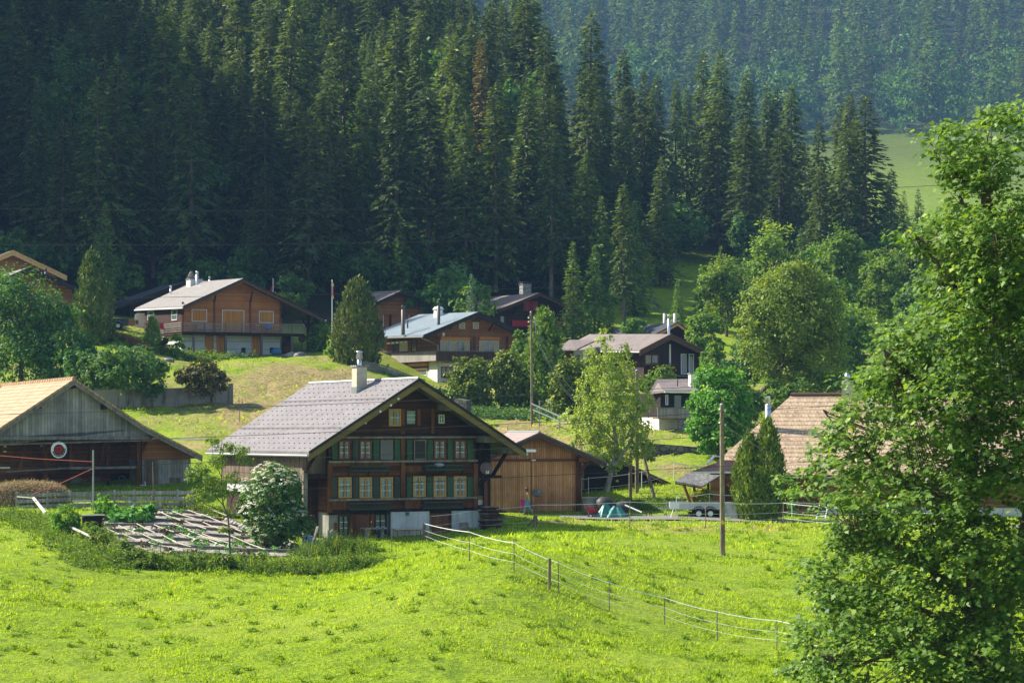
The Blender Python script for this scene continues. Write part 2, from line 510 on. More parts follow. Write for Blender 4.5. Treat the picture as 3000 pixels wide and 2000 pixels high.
    hay = mixc(nt, ramp(nt, f4, 0.35, 0.62), lin('#6f5f38'), lin('#a8956a'))
    hay = mixc(nt, math_(nt, 'MULTIPLY', ramp(nt, f2, 0.5, 0.62), 0.65), hay, lin('#66702f'))
    c = mixc(nt, ramp(nt, attr('dry'), 0.2, 0.6), c, hay)
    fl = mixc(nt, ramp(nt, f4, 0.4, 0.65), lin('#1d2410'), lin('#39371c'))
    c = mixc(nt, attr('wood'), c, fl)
    bsdf(nt, out, c, 0.95, 0.1, 0, math_(nt, 'ADD', f1, math_(nt, 'MULTIPLY', f4, 1.2)), 0.9, 0.12)
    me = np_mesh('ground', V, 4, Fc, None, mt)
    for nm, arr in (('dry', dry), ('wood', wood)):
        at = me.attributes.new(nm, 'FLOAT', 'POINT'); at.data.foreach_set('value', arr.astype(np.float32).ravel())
    me.polygons.foreach_set('use_smooth', np.ones(len(me.polygons), dtype=bool))
    o = link(me, 'ground'); tag(o, kind='structure')
    return o
build_ground()

# ---------------------------------------------------------------- building materials
M = dict(
 log_barn=planks('barn_log_wall', lin('#4a2c1a'), lin('#8a5c3c'), 'z', 0.28, 0.12, 0.9, 0.6),
 log_old=planks('old_log_wall', lin('#30190c'), lin('#653d22'), 'z', 0.30, 0.10, 0.85, 0.75, cstain=lin('#150c08')),
 log_mid=planks('brown_board_wall', lin('#734526'), lin('#ab7444'), 'z', 0.19, 0.08, 0.8, 0.35),
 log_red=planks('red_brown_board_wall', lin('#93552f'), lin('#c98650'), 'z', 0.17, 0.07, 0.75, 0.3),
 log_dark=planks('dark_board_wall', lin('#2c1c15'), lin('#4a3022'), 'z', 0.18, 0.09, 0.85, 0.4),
 log_light=planks('new_board_wall', lin('#8a5c32'), lin('#b5834f'), 'z', 0.2, 0.06, 0.7, 0.15),
 board_black=planks('tarred_boards', lin('#1b1614'), lin('#322923'), 'z', 0.24, 0.12, 0.9, 0.4),
 board_grey=planks('weathered_upright_boards', lin('#706e6a'), lin('#b2aea6'), 'h', 0.22, 0.09, 0.9, 0.55),
 board_greybrown=planks('grey_brown_upright_boards', lin('#4a3c30'), lin('#8a7766'), 'h', 0.17, 0.09, 0.9, 0.5),
 board_dark=planks('dark_upright_boards', lin('#241b16'), lin('#40342b'), 'h', 0.2, 0.1, 0.9, 0.4),
 board_charcoal=planks('brown_black_upright_boards', lin('#2b1d1a'), lin('#44302a'), 'h', 0.2, 0.08, 0.8, 0.3),
 larch=planks('larch_upright_boards', lin('#a8662f'), lin('#e8ae78'), 'h', 0.14, 0.14, 0.75, 0.55, cstain=lin('#7a4a28')),
 shutter_orange=planks('orange_shutter_boards', lin('#a5652b'), lin('#cf8f47'), 'h', 0.12, 0.08, 0.6, 0.15),
 shutter_tan=planks('brown_shutter_boards', lin('#8a5530'), lin('#a96e41'), 'h', 0.14, 0.06, 0.65, 0.15),
 door_brown=planks('old_brown_door', lin('#5b351d'), lin('#8d5c37'), 'h', 0.16, 0.08, 0.75, 0.5),
 rail_grey=planks('grey_railing_boards', lin('#77706a'), lin('#aaa399'), 'h', 0.12, 0.16, 0.9, 0.4),
 rail_brown=planks('brown_railing_boards', lin('#3f2a1c'), lin('#624733'), 'h', 0.13, 0.2, 0.9, 0.4),
 beam_dark=bark('dark_beam', lin('#1f140d'), lin('#3d281a'), 3.0),
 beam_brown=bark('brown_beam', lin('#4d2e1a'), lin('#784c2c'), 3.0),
 beam_grey=bark('grey_beam', lin('#5c564e'), lin('#8d867b'), 3.0),
 pole_wood=bark('weathered_pole', lin('#5d5140'), lin('#93856d'), 4.0),
 fascia_yellow=planks('gilded_fascia', lin('#5e4c26'), lin('#83703a'), 'z', 0.5, 0.0, 0.7, 0.3),
 fascia_new=plain('new_fascia', lin('#c29a62'), 0.7),
 fascia_brown=plain('brown_fascia', lin('#5a4030'), 0.8),
 fascia_black=plain('black_verge', lin('#25211f'), 0.7),
 roof_main=tiles('fibre_cement_roof', lin('#6a6464'), lin('#807a7a'), row=0.55, wid=0.30, gap=0.10, vgap=0.32, rough=0.55, big=0.8, brk=False, spec=0.4, gs=(0.15, 0.38), moss=lin('#5f5856')),
 roof_clay=tiles('orange_clay_roof', lin('#9a785a'), lin('#b99c7c'), row=0.42, wid=0.26, gap=0.16, vgap=0.12, big=0.45, moss=lin('#9a7450')),
 roof_clay2=tiles('pale_clay_roof', lin('#a88d72'), lin('#c4ab8d'), row=0.30, wid=0.22, swap=True, gap=0.2, vgap=0.1, big=0.35, moss=lin('#8f7862')),
 roof_clay3=tiles('brown_clay_roof', lin('#79503f'), lin('#a3745c'), row=0.30, wid=0.24, swap=True, gap=0.2, vgap=0.12, moss=lin('#5d5148')),
 roof_slate=tiles('grey_slate_roof', lin('#716c69'), lin('#8f8984'), row=0.36, wid=0.30, gap=0.1, vgap=0.08, rough=0.6, big=0.4, spec=0.5),
 roof_blue=tiles('blue_grey_slate_roof', lin('#64727a'), lin('#7c8a91'), row=0.40, wid=0.45, gap=0.08, vgap=0.07, rough=0.5, big=0.5, spec=0.5),
 roof_plum=tiles('plum_slate_roof', lin('#655a56'), lin('#82756d'), row=0.34, wid=0.30, gap=0.09, vgap=0.07, rough=0.6, big=0.4, spec=0.45),
 roof_shed=tiles('pinkish_slate_roof', lin('#8c7a74'), lin('#a8958e'), row=0.45, wid=0.4, gap=0.1, vgap=0.1, rough=0.6, moss=lin('#5c4c44')),
 roof_shingle=tiles('grey_shingle_roof', lin('#5c5a58'), lin('#8d8986'), row=0.3, wid=0.14, swap=True, gap=0.12, vgap=0.2, big=0.3),
 roof_dark=tiles('dark_tile_roof', lin('#2a2e33'), lin('#43474c'), row=0.35, wid=0.3, rough=0.6, big=0.5),
 plaster=plain('white_plaster', lin('#cfcbc2'), 0.9, 0.2, 0, 0.12, 1.2),
 plaster_old=concrete('stained_limewash', lin('#c3c4c1'), lin('#6d7068'), 0.45),
 plaster_cream=concrete('cream_limewash', lin('#c9bda6'), lin('#7d7466'), 0.4),
 block=tiles('white_block_wall', lin('#aeb0ac'), lin('#c6c7c2'), row=0.0, wid=1, big=0.8) if False else plain('white_block_wall', lin('#bcbdb8'), 0.9, 0.2, 0, 0.1, 1.0),
 concrete=concrete('old_concrete', lin('#98948a'), lin('#22221d'), 0.85),
 stone=stonework('dry_stone', lin('#55534f'), lin('#8a877f'), 2.0, (0.02, 0.02, 0.018)),
 stone_pale=stonework('pale_masonry', lin('#8d8a84'), lin('#b3b0a8'), 3.0),
 zinc=plain('zinc', lin('#9aa0a4'), 0.4, 0.5, 0.6, 0.1, 3),
 steel=plain('bright_steel', lin('#c7cccf'), 0.3, 0.5, 0.85, 0.08, 3),
 steel_dark=plain('dark_flue', lin('#5b5450'), 0.5, 0.4, 0.3, 0.15, 3),
 white=plain('white_paint', lin('#e4e3dd'), 0.6, 0.3, 0, 0.06),
 white_metal=plain('white_metal', lin('#dfe1e1'), 0.4, 0.4, 0, 0.05),
 black=plain('black_paint', lin('#161616'), 0.6),
 rubber=plain('rubber', lin('#1d1d1e'), 0.8),
 frame_yellow=plain('ochre_paint', lin('#b9832f'), 0.6, 0.3, 0, 0.12),
 frame_orange=plain('orange_wood', lin('#b8742c'), 0.55, 0.3, 0, 0.15),
 frame_red=plain('red_brown_wood', lin('#6f3a20'), 0.6, 0.3, 0, 0.2),
 frame_dark=plain('dark_wood_frame', lin('#33241b'), 0.7),
 frame_white=plain('white_frame', lin('#c9ced0'), 0.5, 0.3, 0, 0.05),
 shutter_green=planks('green_shutter', lin('#29482e'), lin('#3f5f40'), 'h', 0.17, 0.07, 0.6, 0.25),
 shutter_grey=planks('faded_green_shutter', lin('#30382e'), lin('#4c5548'), 'h', 0.17, 0.07, 0.7, 0.5),
 green_paint=plain('dark_green_paint', lin('#26402f'), 0.5, 0.3, 0, 0.25),
 screen=plain('grey_fly_screen', lin('#6d6a69'), 0.8, 0.2, 0, 0.1, 2),
 screen_dark=plain('dark_fly_screen', lin('#3b3631'), 0.8, 0.2, 0, 0.1, 2),
 curtain=plain('curtain', lin('#8a9691'), 0.9, 0.1, 0, 0.12, 3),
 curtain_warm=plain('cream_curtain', lin('#b3a37e'), 0.9, 0.1, 0, 0.2, 9),
 glass=glass('window_glass', (0.08, 0.105, 0.1)),
 glass_teal=glass('teal_window_glass', (0.06, 0.11, 0.11)),
 red=plain('red_paint', lin('#a3181f'), 0.55, 0.35, 0, 0.15),
 red_dark=plain('red_shutter', lin('#7a1f26'), 0.6, 0.3, 0, 0.2),
 blue=plain('blue_plastic', lin('#1560b8'), 0.35, 0.5, 0, 0.12),
 pink=plain('pink_cloth', lin('#d6308f'), 0.8, 0.2, 0, 0.1),
 yellow=plain('yellow_plate', lin('#dcb81c'), 0.5),
 tarp=plain('teal_tarpaulin', lin('#3c8277'), 0.4, 0.45, 0, 0.25, 2),
 tarp_dark=plain('black_tarpaulin', lin('#34332f'), 0.6, 0.4, 0, 0.3, 2),
 dish_brown=plain('brown_dish', lin('#6d5650'), 0.5),
 dish_grey=plain('grey_dish', lin('#9b9fa2'), 0.45),
 asphalt=plain('asphalt', lin('#77756f'), 0.9, 0.2, 0, 0.2, 5),
 tape=plain('white_tape', lin('#dcdedb'), 0.6, 0.3, 0, 0.03),
 cable=plain('cable', lin('#26272a'), 0.5, 0.4, 0, 0.05),
 cable_pale=plain('pale_cable', lin('#5f6664'), 0.5, 0.4, 0, 0.05),
 rope_red=plain('red_tape', lin('#a8472f'), 0.7),
)

# ---------------------------------------------------------------- a building's own frame
class House:
    """u runs along the front (right), v goes back, w is up; children are built in these coordinates"""
    def __init__(s, name, label, cat, P0, deg, group=None):
        s.o = empty(name, P0, R(deg)); tag(s.o, label, cat, group)
        s.p = Vector(P0); s.c, s.s = math.cos(R(deg)), math.sin(R(deg))
    def pu(s, px, py, v=0.0):
        t = (px - CX) / F
        u = (t * (s.p.y + v * s.c) - s.p.x + v * s.s) / (s.c - t * s.s)
        Y = s.p.y + u * s.s + v * s.c
        return u, (HZ - py) / F * Y - s.p.z
    def pv(s, px, py, u=0.0):
        t = (px - CX) / F
        v = (s.p.x + u * s.c - t * (s.p.y + u * s.s)) / (s.s + t * s.c)
        Y = s.p.y + u * s.s + v * s.c
        return v, (HZ - py) / F * Y - s.p.z
    def world(s, u, v, w):
        return Vector((s.p.x + u * s.c - v * s.s, s.p.y + u * s.s + v * s.c, s.p.z + w))
    def base(s, u, v):
        q = s.world(u, v, 0)
        return gz(q.x, q.y) - s.p.z
    def rect(s, x0, x1, y0, y1, v=0.0):
        """u0,u1,w0,w1 of a pixel rectangle on the plane v"""
        ym = (y0 + y1) / 2; xm = (x0 + x1) / 2
        return s.pu(x0, ym, v)[0], s.pu(x1, ym, v)[0], s.pu(xm, y1, v)[1], s.pu(xm, y0, v)[1]
    def srect(s, x0, x1, y0, y1, u=0.0):
        """v0,v1,w0,w1 on a side plane u; v0 < v1"""
        ym = (y0 + y1) / 2; xm = (x0 + x1) / 2
        a, b = s.pv(x0, ym, u)[0], s.pv(x1, ym, u)[0]
        return min(a, b), max(a, b), s.pv(xm, y1, u)[1], s.pv(xm, y0, u)[1]
    def box(s, name, mat, u0, u1, v0, v1, w0, w1, parent=None, label=None):
        return MB().box(u0, u1, v0, v1, w0, w1).build(name, M[mat] if isinstance(mat, str) else mat, parent or s.o, label=label)

def roof(h, prof, vf, vb, mat, th=0.16, dw=0.0, fascia=None, fh=0.28, gutter='zinc', ridge=None, fth=0.06, verge='fascia_black'):
    """a pitched roof: prof is the top outline [(u,w)...] from left eave to right eave, run from vf back to vb (dropping dw)"""
    n = len(prof)
    def under(k, t):
        return [(u, w - t) for u, w in k]
    top = prof; bot = under(prof, th)
    m = MB()
    for i in range(n - 1):
        (a, wa), (b, wb) = top[i], top[i + 1]; (_, xa), (_, xb) = bot[i], bot[i + 1]
        vs = [(a, vf, wa), (b, vf, wb), (b, vb, wb - dw), (a, vb, wa - dw), (a, vf, xa), (b, vf, xb), (b, vb, xb - dw), (a, vb, xa - dw)]
        fs = [(0, 1, 2, 3), (7, 6, 5, 4), (0, 4, 5, 1), (2, 6, 7, 3)]
        if i == 0: fs.append((0, 3, 7, 4))
        if i == n - 2: fs.append((1, 5, 6, 2))
        m.add(vs, fs)
    ro = m.build('roof', mat if not isinstance(mat, str) else M[mat], h.o)
    # verge boards along the front
    if fascia:
        f = MB()
        for i in range(n - 1):
            (a, wa), (b, wb) = top[i], top[i + 1]
            f.prism([(a, vf - 0.003, wa - th * 0.7), (b, vf - 0.003, wb - th * 0.7), (b, vf - 0.003, wb - th - fh), (a, vf - 0.003, wa - th - fh)], (0, -fth, 0))
        f.build('fascia', M[fascia], ro)
        f = MB()
        for i in range(n - 1):
            (a, wa), (b, wb) = top[i], top[i + 1]
            f.prism([(a, vf - 0.004, wa + 0.02), (b, vf - 0.004, wb + 0.02), (b, vf - 0.004, wb - th * 0.7 + 0.003), (a, vf - 0.004, wa - th * 0.7 + 0.003)], (0, -fth - 0.05, 0))
        f.build('verge_board', M[verge], ro)
    if gutter:
        for (u, w), d in ((top[0], -1), (top[-1], 1)):
            g = MB().tube([(u + 0.07 * d, vf - 0.05, w - th - 0.02), (u + 0.07 * d, vb, w - th - 0.02 - dw)], 0.075, n=6)
            g.build('gutter', M[gutter], ro)
    if ridge:
        k = max(range(n), key=lambda i: top[i][1])
        MB().tube([(top[k][0], vf - 0.02, top[k][1] + 0.02), (top[k][0], vb, top[k][1] + 0.02 - dw)], 0.1, n=6).build('ridge_cap', M[ridge], ro)
    return ro

def rafters(h, prof, vf, v0, mat, th, drop=0.2, n=7, name='purlin'):
    """purlin ends that carry the roof's front overhang"""
    m = MB()
    k = max(range(len(prof)), key=lambda i: prof[i][1])
    (ul, wl), (ua, wa), (ur, wr) = prof[0], prof[k], prof[-1]
    for t in np.linspace(0.12, 1, n // 2 + 1):
        for (ue, we) in ((ul, wl), (ur, wr)):
            u = ue + (ua - ue) * t; w = we + (wa - we) * t
            if t == 1 and ue == ur: continue
            m.box(u - 0.09, u + 0.09, vf + 0.12, v0, w - th - drop - 0.04, w - th - 0.04)
    return each(m, name, M[mat], h.o)

def wall_gable(h, prof, u0, u1, v0, v1, w0, mat, th, name='wall', drop=0.02, dw=0.0):
    """a solid gabled body under the roof outline prof, from u0 to u1"""
    pts = [(u0, w0)]
    def at(u):
        for (a, wa), (b, wb) in zip(prof[:-1], prof[1:]):
            if a <= u <= b: return wa + (wb - wa) * (u - a) / (b - a) - th - drop
        return prof[0][1] - th if u < prof[0][0] else prof[-1][1] - th
    pts.append((u0, at(u0)))
    pts += [(u, w - th - drop) for u, w in prof if u0 < u < u1]
    pts += [(u1, at(u1)), (u1, w0)]
    return MB().prism([(u, v0, w) for u, w in pts], (0, v1 - v0, 0)).build(name, M[mat], h.o)

def window(h, x0, x1, y0, y1, v=0.0, frame='frame_yellow', fw=0.09, leaves=2, bars=1, curtain='curtain', pane='glass', out=0.07, name='window', label=None, cover=0.62, side=None, rc=None):
    """a window standing on the wall plane v (side=u for a side wall): frame with its pane and curtain"""
    if rc: a, b, w0, w1 = rc
    elif side is None: a, b, w0, w1 = h.rect(x0, x1, y0, y1, v)
    else: a, b, w0, w1 = h.srect(x0, x1, y0, y1, side)
    def bx(m, p0, p1, d0, d1, q0, q1):
        if side is None: m.box(p0, p1, v - d1, v - d0, q0, q1)
        else: m.box(side - d1, side - d0, p0, p1, q0, q1)
    m = MB()
    bx(m, a, b, 0.004, out, w0, w0 + fw); bx(m, a, b, 0.004, out, w1 - fw, w1)
    bx(m, a, a + fw, 0.004, out, w0 + fw, w1 - fw); bx(m, b - fw, b, 0.004, out, w0 + fw, w1 - fw)
    for i in range(1, leaves):
        c = a + (b - a) * i / leaves
        bx(m, c - fw * 0.45, c + fw * 0.45, 0.004, out - 0.01, w0 + fw, w1 - fw)
    fo = m.build(name, M[frame] if isinstance(frame, str) else frame, h.o, label=label)
    m = MB(); bx(m, a + fw * 0.5, b - fw * 0.5, 0.006, 0.018, w0 + fw * 0.5, w1 - fw * 0.5)
    m.build('pane', M[pane], fo)
    if bars:
        m = MB()
        for i in range(leaves):
            p, q = a + (b - a) * i / leaves + fw * 0.45, a + (b - a) * (i + 1) / leaves - fw * 0.45
            for k in range(1, bars + 1):
                w = w0 + fw + (w1 - w0 - 2 * fw) * k / (bars + 1)
                bx(m, p, q, 0.02, 0.045, w - 0.018, w + 0.018)
        each(m, 'glazing_bar', M['frame_white'], fo)
    if curtain:
        for i in range(leaves):
            m = MB()
            p, q = a + (b - a) * i / leaves + fw * 0.5, a + (b - a) * (i + 1) / leaves - fw * 0.5
            k = (q - p)
            # gathered curtain: falls wide at the top, drawn to one side below
            l = i < leaves / 2
            for j in range(7):
                s0, s1 = j / 7, (j + 1) / 7
                def wd(s): return k * min(1.0, cover + (1 - cover) * max(0, 1 - s * 3.2))
                z0, z1 = w1 - fw - (w1 - w0 - 2 * fw) * s0, w1 - fw - (w1 - w0 - 2 * fw) * s1
                d = 0.022 + 0.004 * (j % 2)
                if l: bx(m, p, p + wd(s1), d, d + 0.006, z1, z0)
                else: bx(m, q - wd(s1), q, d, d + 0.006, z1, z0)
            m.build('curtain', M[curtain], fo)
    return fo

def shutter(h, x0, x1, y0, y1, v=0.0, mat='shutter_green', out=0.06, rc=None):
    a, b, w0, w1 = rc or h.rect(x0, x1, y0, y1, v)
    a, b = a + 0.045, b - 0.045; w1 -= 0.03
    m = MB().box(a, b, v - out, v - 0.005, w0, w1)
    for k in (0.18, 0.8):
        w = w0 + (w1 - w0) * k
        m.box(a + 0.02, b - 0.02, v - out - 0.025, v - out + 0.001, w - 0.05, w + 0.05)
    return m.build('shutter', M[mat], h.o)

def pixbox(h, name, mat, x0, x1, y0, y1, v=0.0, d0=0.004, d1=0.06, parent=None, label=None):
    a, b, w0, w1 = h.rect(x0, x1, y0, y1, v)
    return h.box(name, mat, a, b, v - d1, v - d0, w0, w1, parent, label)
# ================================================================ MAIN FARMHOUSE
h = House('farmhouse', 'old dark log farmhouse with green shutters and ochre window frames, largest house in the meadow', 'farmhouse', P(888, 1590, 138), 28)
MH = h
VF = -1.7
uA, wA = h.pu(1227, 1108, VF); uL, wL = h.pu(904, 1322, VF); uR, wR = h.pu(1540, 1318, VF)
vB, wb = h.pv(907, 1123, uA)
prof = [(uL, wL), (uA, wA), (uR, wR)]
TH = 0.22
rf = roof(h, prof, VF, vB, 'roof_main', TH, wA - wb, 'fascia_yellow', 0.30, 'zinc', 'zinc')
# snow hooks: small dark pegs in rows on the left slope
m = MB()
sl = (wA - wL) / (uA - uL)
nr = 15
for i in range(nr):
    t = (i + 0.6) / nr
    for j in range(20):
        vv = VF + 0.4 + j * (vB - VF - 0.6) / 20 + (0.33 if i % 2 else 0)
        u = uL + (uA - uL) * t; w = wL + (wA - wL) * t - (wA - wb) * (vv - VF) / (vB - VF)
        m.box(u - 0.05, u + 0.03, vv - 0.022, vv + 0.022, w + 0.0, w + 0.035)
tag(m.build('stud', M['steel_dark'], rf), kind='stuff')
m = MB()
for t in (0.70, 0.30):
    u = uL + (uA - uL) * t
    m.tube([(u, VF + 0.1, wL + (wA - wL) * t + 0.1), (u, vB - 0.1, wL + (wA - wL) * t + 0.1 - (wA - wb))], 0.018, n=5)
each(m, 'snow_rail', M['steel_dark'], rf)
uW0 = h.pu(892, 1450)[0]; uC0 = h.pu(963, 1400)[0]; uC1 = h.pu(1394, 1400)[0]; uW1 = h.pu(1462, 1400)[0]
wB = h.pu(1180, 1497)[1]       # top of the plastered base
w2 = h.pu(1180, 1392)[1]
# body of the house
vD = vB - 1.2
wall_gable(h, prof, uC0, uC1, 0.0, vD, wB, 'log_old', TH, 'log_wall')
wall_gable(h, prof, uC1, uW1, 1.1, vD, wB, 'board_dark', TH, 'side_wall', drop=0.06)
wup = h.pu(925, 1392)[1]
wall_gable(h, prof, uW0, uC0, 0.35, vD, wup, 'board_greybrown', TH, 'upper_boarding', drop=0.06)
h.box('wall', 'log_dark', uW0 + 1.1, uC0, 1.6, vD, h.base(uC0, 0) - 1.0, wup - 0.003)
h.box('foundation', 'concrete', uC0 + 0.03, uC1 - 0.03, 0.08, vD - 0.03, h.base(uC0, 0) - 1.5, wB - 0.002)
h.box('foundation', 'plaster_old', uC1 + 0.02, uW1, 1.3, vD - 0.06, h.base(uC1, 2) - 1.5, wB - 0.004)
# side wall, lower boards (lighter) and plastered stretch behind the bush
vs0 = 2.2
h.box('side_boarding', 'board_greybrown', uW0 + 0.02, uW0 + 0.2, 0.5, vD, wup - 0.55, wup - 0.003)
h.box('side_wall', 'log_dark', uW0 + 0.35, uW0 + 0.6, vs0, vD, h.base(uW0, 5) - 1, wup - 0.56)
h.box('side_plaster', 'plaster_old', uW0 + 0.2, uW0 + 0.34, 7.0, vD - 0.5, wup - 1.2, wup - 0.56)
# posts and braces
m = MB()
m.box(uW0 - 0.02, uW0 + 0.24, 0.1, 0.34, h.base(uW0, 0) - 0.4, wup + 0.3)
m.build('porch_post', M['beam_grey'], h.o)
m = MB()
m.box(uW0 + 0.25, uC0 - 0.01, 0.05, 0.33, h.pu(925, 1402)[1], h.pu(925, 1388)[1])
m.build('porch_beam', M['beam_dark'], h.o)
m = MB()
m.bar((uW0 + 0.1, 0.1, wup + 0.2), (uL + 0.9, VF + 0.5, wL + 0.15), 0.14)
m.bar((uC1 + 0.1, -0.05, h.pu(1400, 1330)[1]), h.pu(1418, 1275)[:1] + (-0.5, h.pu(1418, 1275)[1]), 0.16)
ub = h.pu(1462, 1395)[0]
m.bar((ub, 0.9, h.pu(1462, 1395)[1]), (ub + 0.35, -0.3, h.pu(1475, 1325)[1]), 0.17)
m.bar((h.pu(1402, 1430)[0], 0.4, h.pu(1402, 1430)[1]), (h.pu(1440, 1392)[0], 0.3, h.pu(1440, 1392)[1]), 0.16)
each(m, 'brace', M['beam_dark'], h.o)
m = MB()
for (a, b, y) in ((1280, 1306, 1187), (1396, 1437, 1280), (1465, 1500, 1312)):
    u0, u1 = h.pu(a, y)[0], h.pu(b, y)[0]; w = h.pu(a, y)[1]
    m.box(u0, u1, -1.1, 0.2, w - 0.32, w + 0.07)
each(m, 'log_end', M['beam_grey'], h.o)
h.box('orange_post', 'frame_red', *h.rect(1415, 1425, 1396, 1482, 0.9)[:2], 0.75, 0.92, *h.rect(1415, 1425, 1396, 1482, 0.9)[2:])
pixbox(h, 'door', 'green_paint', 1396, 1415, 1398, 1452, 1.1, 0.004, 0.05, label='narrow green door')
pixbox(h, 'porch_panel', 'frame_yellow', 1397, 1416, 1452, 1462, 1.1, 0.004, 0.06)
pixbox(h, 'porch_panel', 'white', 1397, 1416, 1463, 1478, 1.1, 0.004, 0.06)
h.box('gallery_floor', 'beam_dark', uC1 + 0.02, h.pu(1468, 1390)[0], -0.1, 1.09, h.pu(1440, 1400)[1] + 0.02, h.pu(1440, 1392)[1])
# trims across the front
m = MB()
for y in (1350, 1460, 1280):
    w = h.pu(1180, y)[1]
    m.box(uC0 - 0.05, uC1 + 0.05, -0.16, -0.004, w - 0.07, w + 0.05)
each(m, 'sill_board', M['beam_grey'], h.o)
m = MB()
for x in (1178,):
    u = h.pu(x, 1400)[0]
    m.box(u - 0.14, u + 0.14, -0.13, -0.003, h.pu(x, 1274)[1] + 0.06, h.pu(x, 1276)[1] + 0.3)
    m.box(u - 0.14, u + 0.14, -0.131, -0.003, h.pu(x, 1458)[1] + 0.06, h.pu(x, 1354)[1])
    m.box(u - 0.14, u + 0.14, -0.131, -0.003, h.pu(x, 1344)[1] + 0.0, h.pu(x, 1284)[1])
m.box(uC0 - 0.1, uC0 + 0.2, -0.12, -0.003, wB, h.pu(960, 1352)[1] - 0.1)
m.box(uC1 - 0.2, uC1 + 0.1, -0.12, -0.003, wB, h.pu(1394, 1352)[1] - 0.1)
u = h.pu(1266, 1240)[0]
m.box(u - 0.1, u + 0.1, -0.12, -0.003, h.pu(1266, 1270)[1], h.pu(1266, 1195)[1])
each(m, 'corner_post', M['beam_brown'], h.o)
h.box('base_beam', 'beam_dark', uC0 - 0.05, uC1 + 0.05, -0.1, 0.07, wB - 0.12, wB + 0.16)
# old boards of the middle band, paler than the rest
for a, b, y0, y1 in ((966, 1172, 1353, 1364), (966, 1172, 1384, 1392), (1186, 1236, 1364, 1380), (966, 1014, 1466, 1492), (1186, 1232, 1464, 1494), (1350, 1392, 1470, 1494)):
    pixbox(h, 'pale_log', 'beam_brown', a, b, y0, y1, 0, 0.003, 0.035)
# windows
for x0, x1, y0, y1, k in ((991, 1025, 1289, 1346, 0), (1052, 1088, 1289, 1346, 0), (1270, 1305, 1288, 1345, 0), (1330, 1365, 1288, 1345, 0)):
    window(h, x0, x1, y0, y1, 0, 'frame_red', 0.1, 2, 2, cover=0.5)
pixbox(h, 'fly_screen', 'screen', 1114, 1150, 1289, 1345, 0, 0.004, 0.06)
pixbox(h, 'fly_screen', 'screen_dark', 1212, 1247, 1288, 1345, 0, 0.004, 0.06)
m = MB()
for x0, x1 in ((1114, 1150), (1212, 1247)):
    a, b, w0, w1 = h.rect(x0, x1, 1288, 1345)
    for q in ((a, a + .05, w0, w1), (b - .05, b, w0, w1), (a + .05, b - .05, w0, w0 + .05), (a + .05, b - .05, w1 - .05, w1)):
        m.box(q[0], q[1], -0.075, -0.058, q[2], q[3])
m.build('screen_frame', M['beam_grey'], h.o)
for x0, x1 in ((990, 1029), (1052, 1089), (1113, 1150)):
    window(h, x0, x1, 1397, 1458, 0, 'frame_yellow', 0.085, 2, 2, cover=0.72)
for x0, x1 in ((1209, 1246), (1269, 1306), (1328, 1365)):
    window(h, x0, x1, 1394, 1455, 0, 'frame_yellow', 0.085, 2, 2, cover=0.55)
window(h, 1138, 1174, 1197, 1248, 0, 'frame_yellow', 0.09, 2, 1, cover=0.75)
window(h, 1188, 1219, 1200, 1244, 0, 'frame_dark', 0.06, 1, 2, cover=0.9)
pixbox(h, 'open_shutter', 'door_brown', 1222, 1232, 1198, 1246, 0, 0.004, 0.05)
pixbox(h, 'open_shutter', 'door_brown', 1176, 1186, 1198, 1246, 0, 0.004, 0.05)
window(h, 1284, 1301, 1214, 1240, 0, 'frame_white', 0.06, 2, 1, None, name='attic_window')
window(h, 1056, 1073, 1226, 1241, 0, 'frame_white', 0.05, 2, 1, None, name='attic_window')
for x0, x1, g in ((970, 990, 1), (1031, 1050, 0), (1091, 1112, 1), (1153, 1173, 1), (1189, 1208, 1), (1249, 1269, 1), (1309, 1328, 1), (1367, 1388, 1)):
    shutter(h, x0, x1, 1286, 1346, 0, 'shutter_green' if g else 'shutter_grey')
for x0, x1, g in ((967, 989, 0), (1031, 1051, 0), (1091, 1112, 0), (1152, 1174, 0), (1189, 1208, 1), (1248, 1268, 1), (1308, 1328, 1), (1367, 1388, 1)):
    shutter(h, x0, x1, 1395, 1457, 0, 'shutter_green' if g else 'shutter_grey')
# empty flower racks under the windows
for x0, x1, y0, y1 in ((1018, 1133, 1364, 1382), (1238, 1349, 1361, 1379), (1015, 1133, 1471, 1494), (1233, 1349, 1468, 1490)):
    a, b, w0, w1 = h.rect(x0, x1, y0, y1)
    m = MB()
    m.box(a, b, -0.42, -0.36, w0 + 0.08, w0 + 0.13); m.box(a, b, -0.44, -0.38, w1 - 0.06, w1); m.box(a, b, -0.36, -0.12, w0 + 0.02, w0 + 0.06)
    n = 16
    for i in range(n + 1):
        u = a + (b - a) * i / n
        m.bar((u, -0.40, w0 + 0.1), (u + 0.05, -0.41, w1 - 0.03), 0.03)
    for u in (a + 0.02, b - 0.02, (a + b) / 2):
        m.bar((u, -0.4, w1 - 0.05), (u, -0.02, w1 - 0.05), 0.05); m.bar((u, -0.38, w0 + 0.05), (u, -0.02, w0 - 0.3), 0.05)
    m.build('flower_rack', M['green_paint'], h.o)
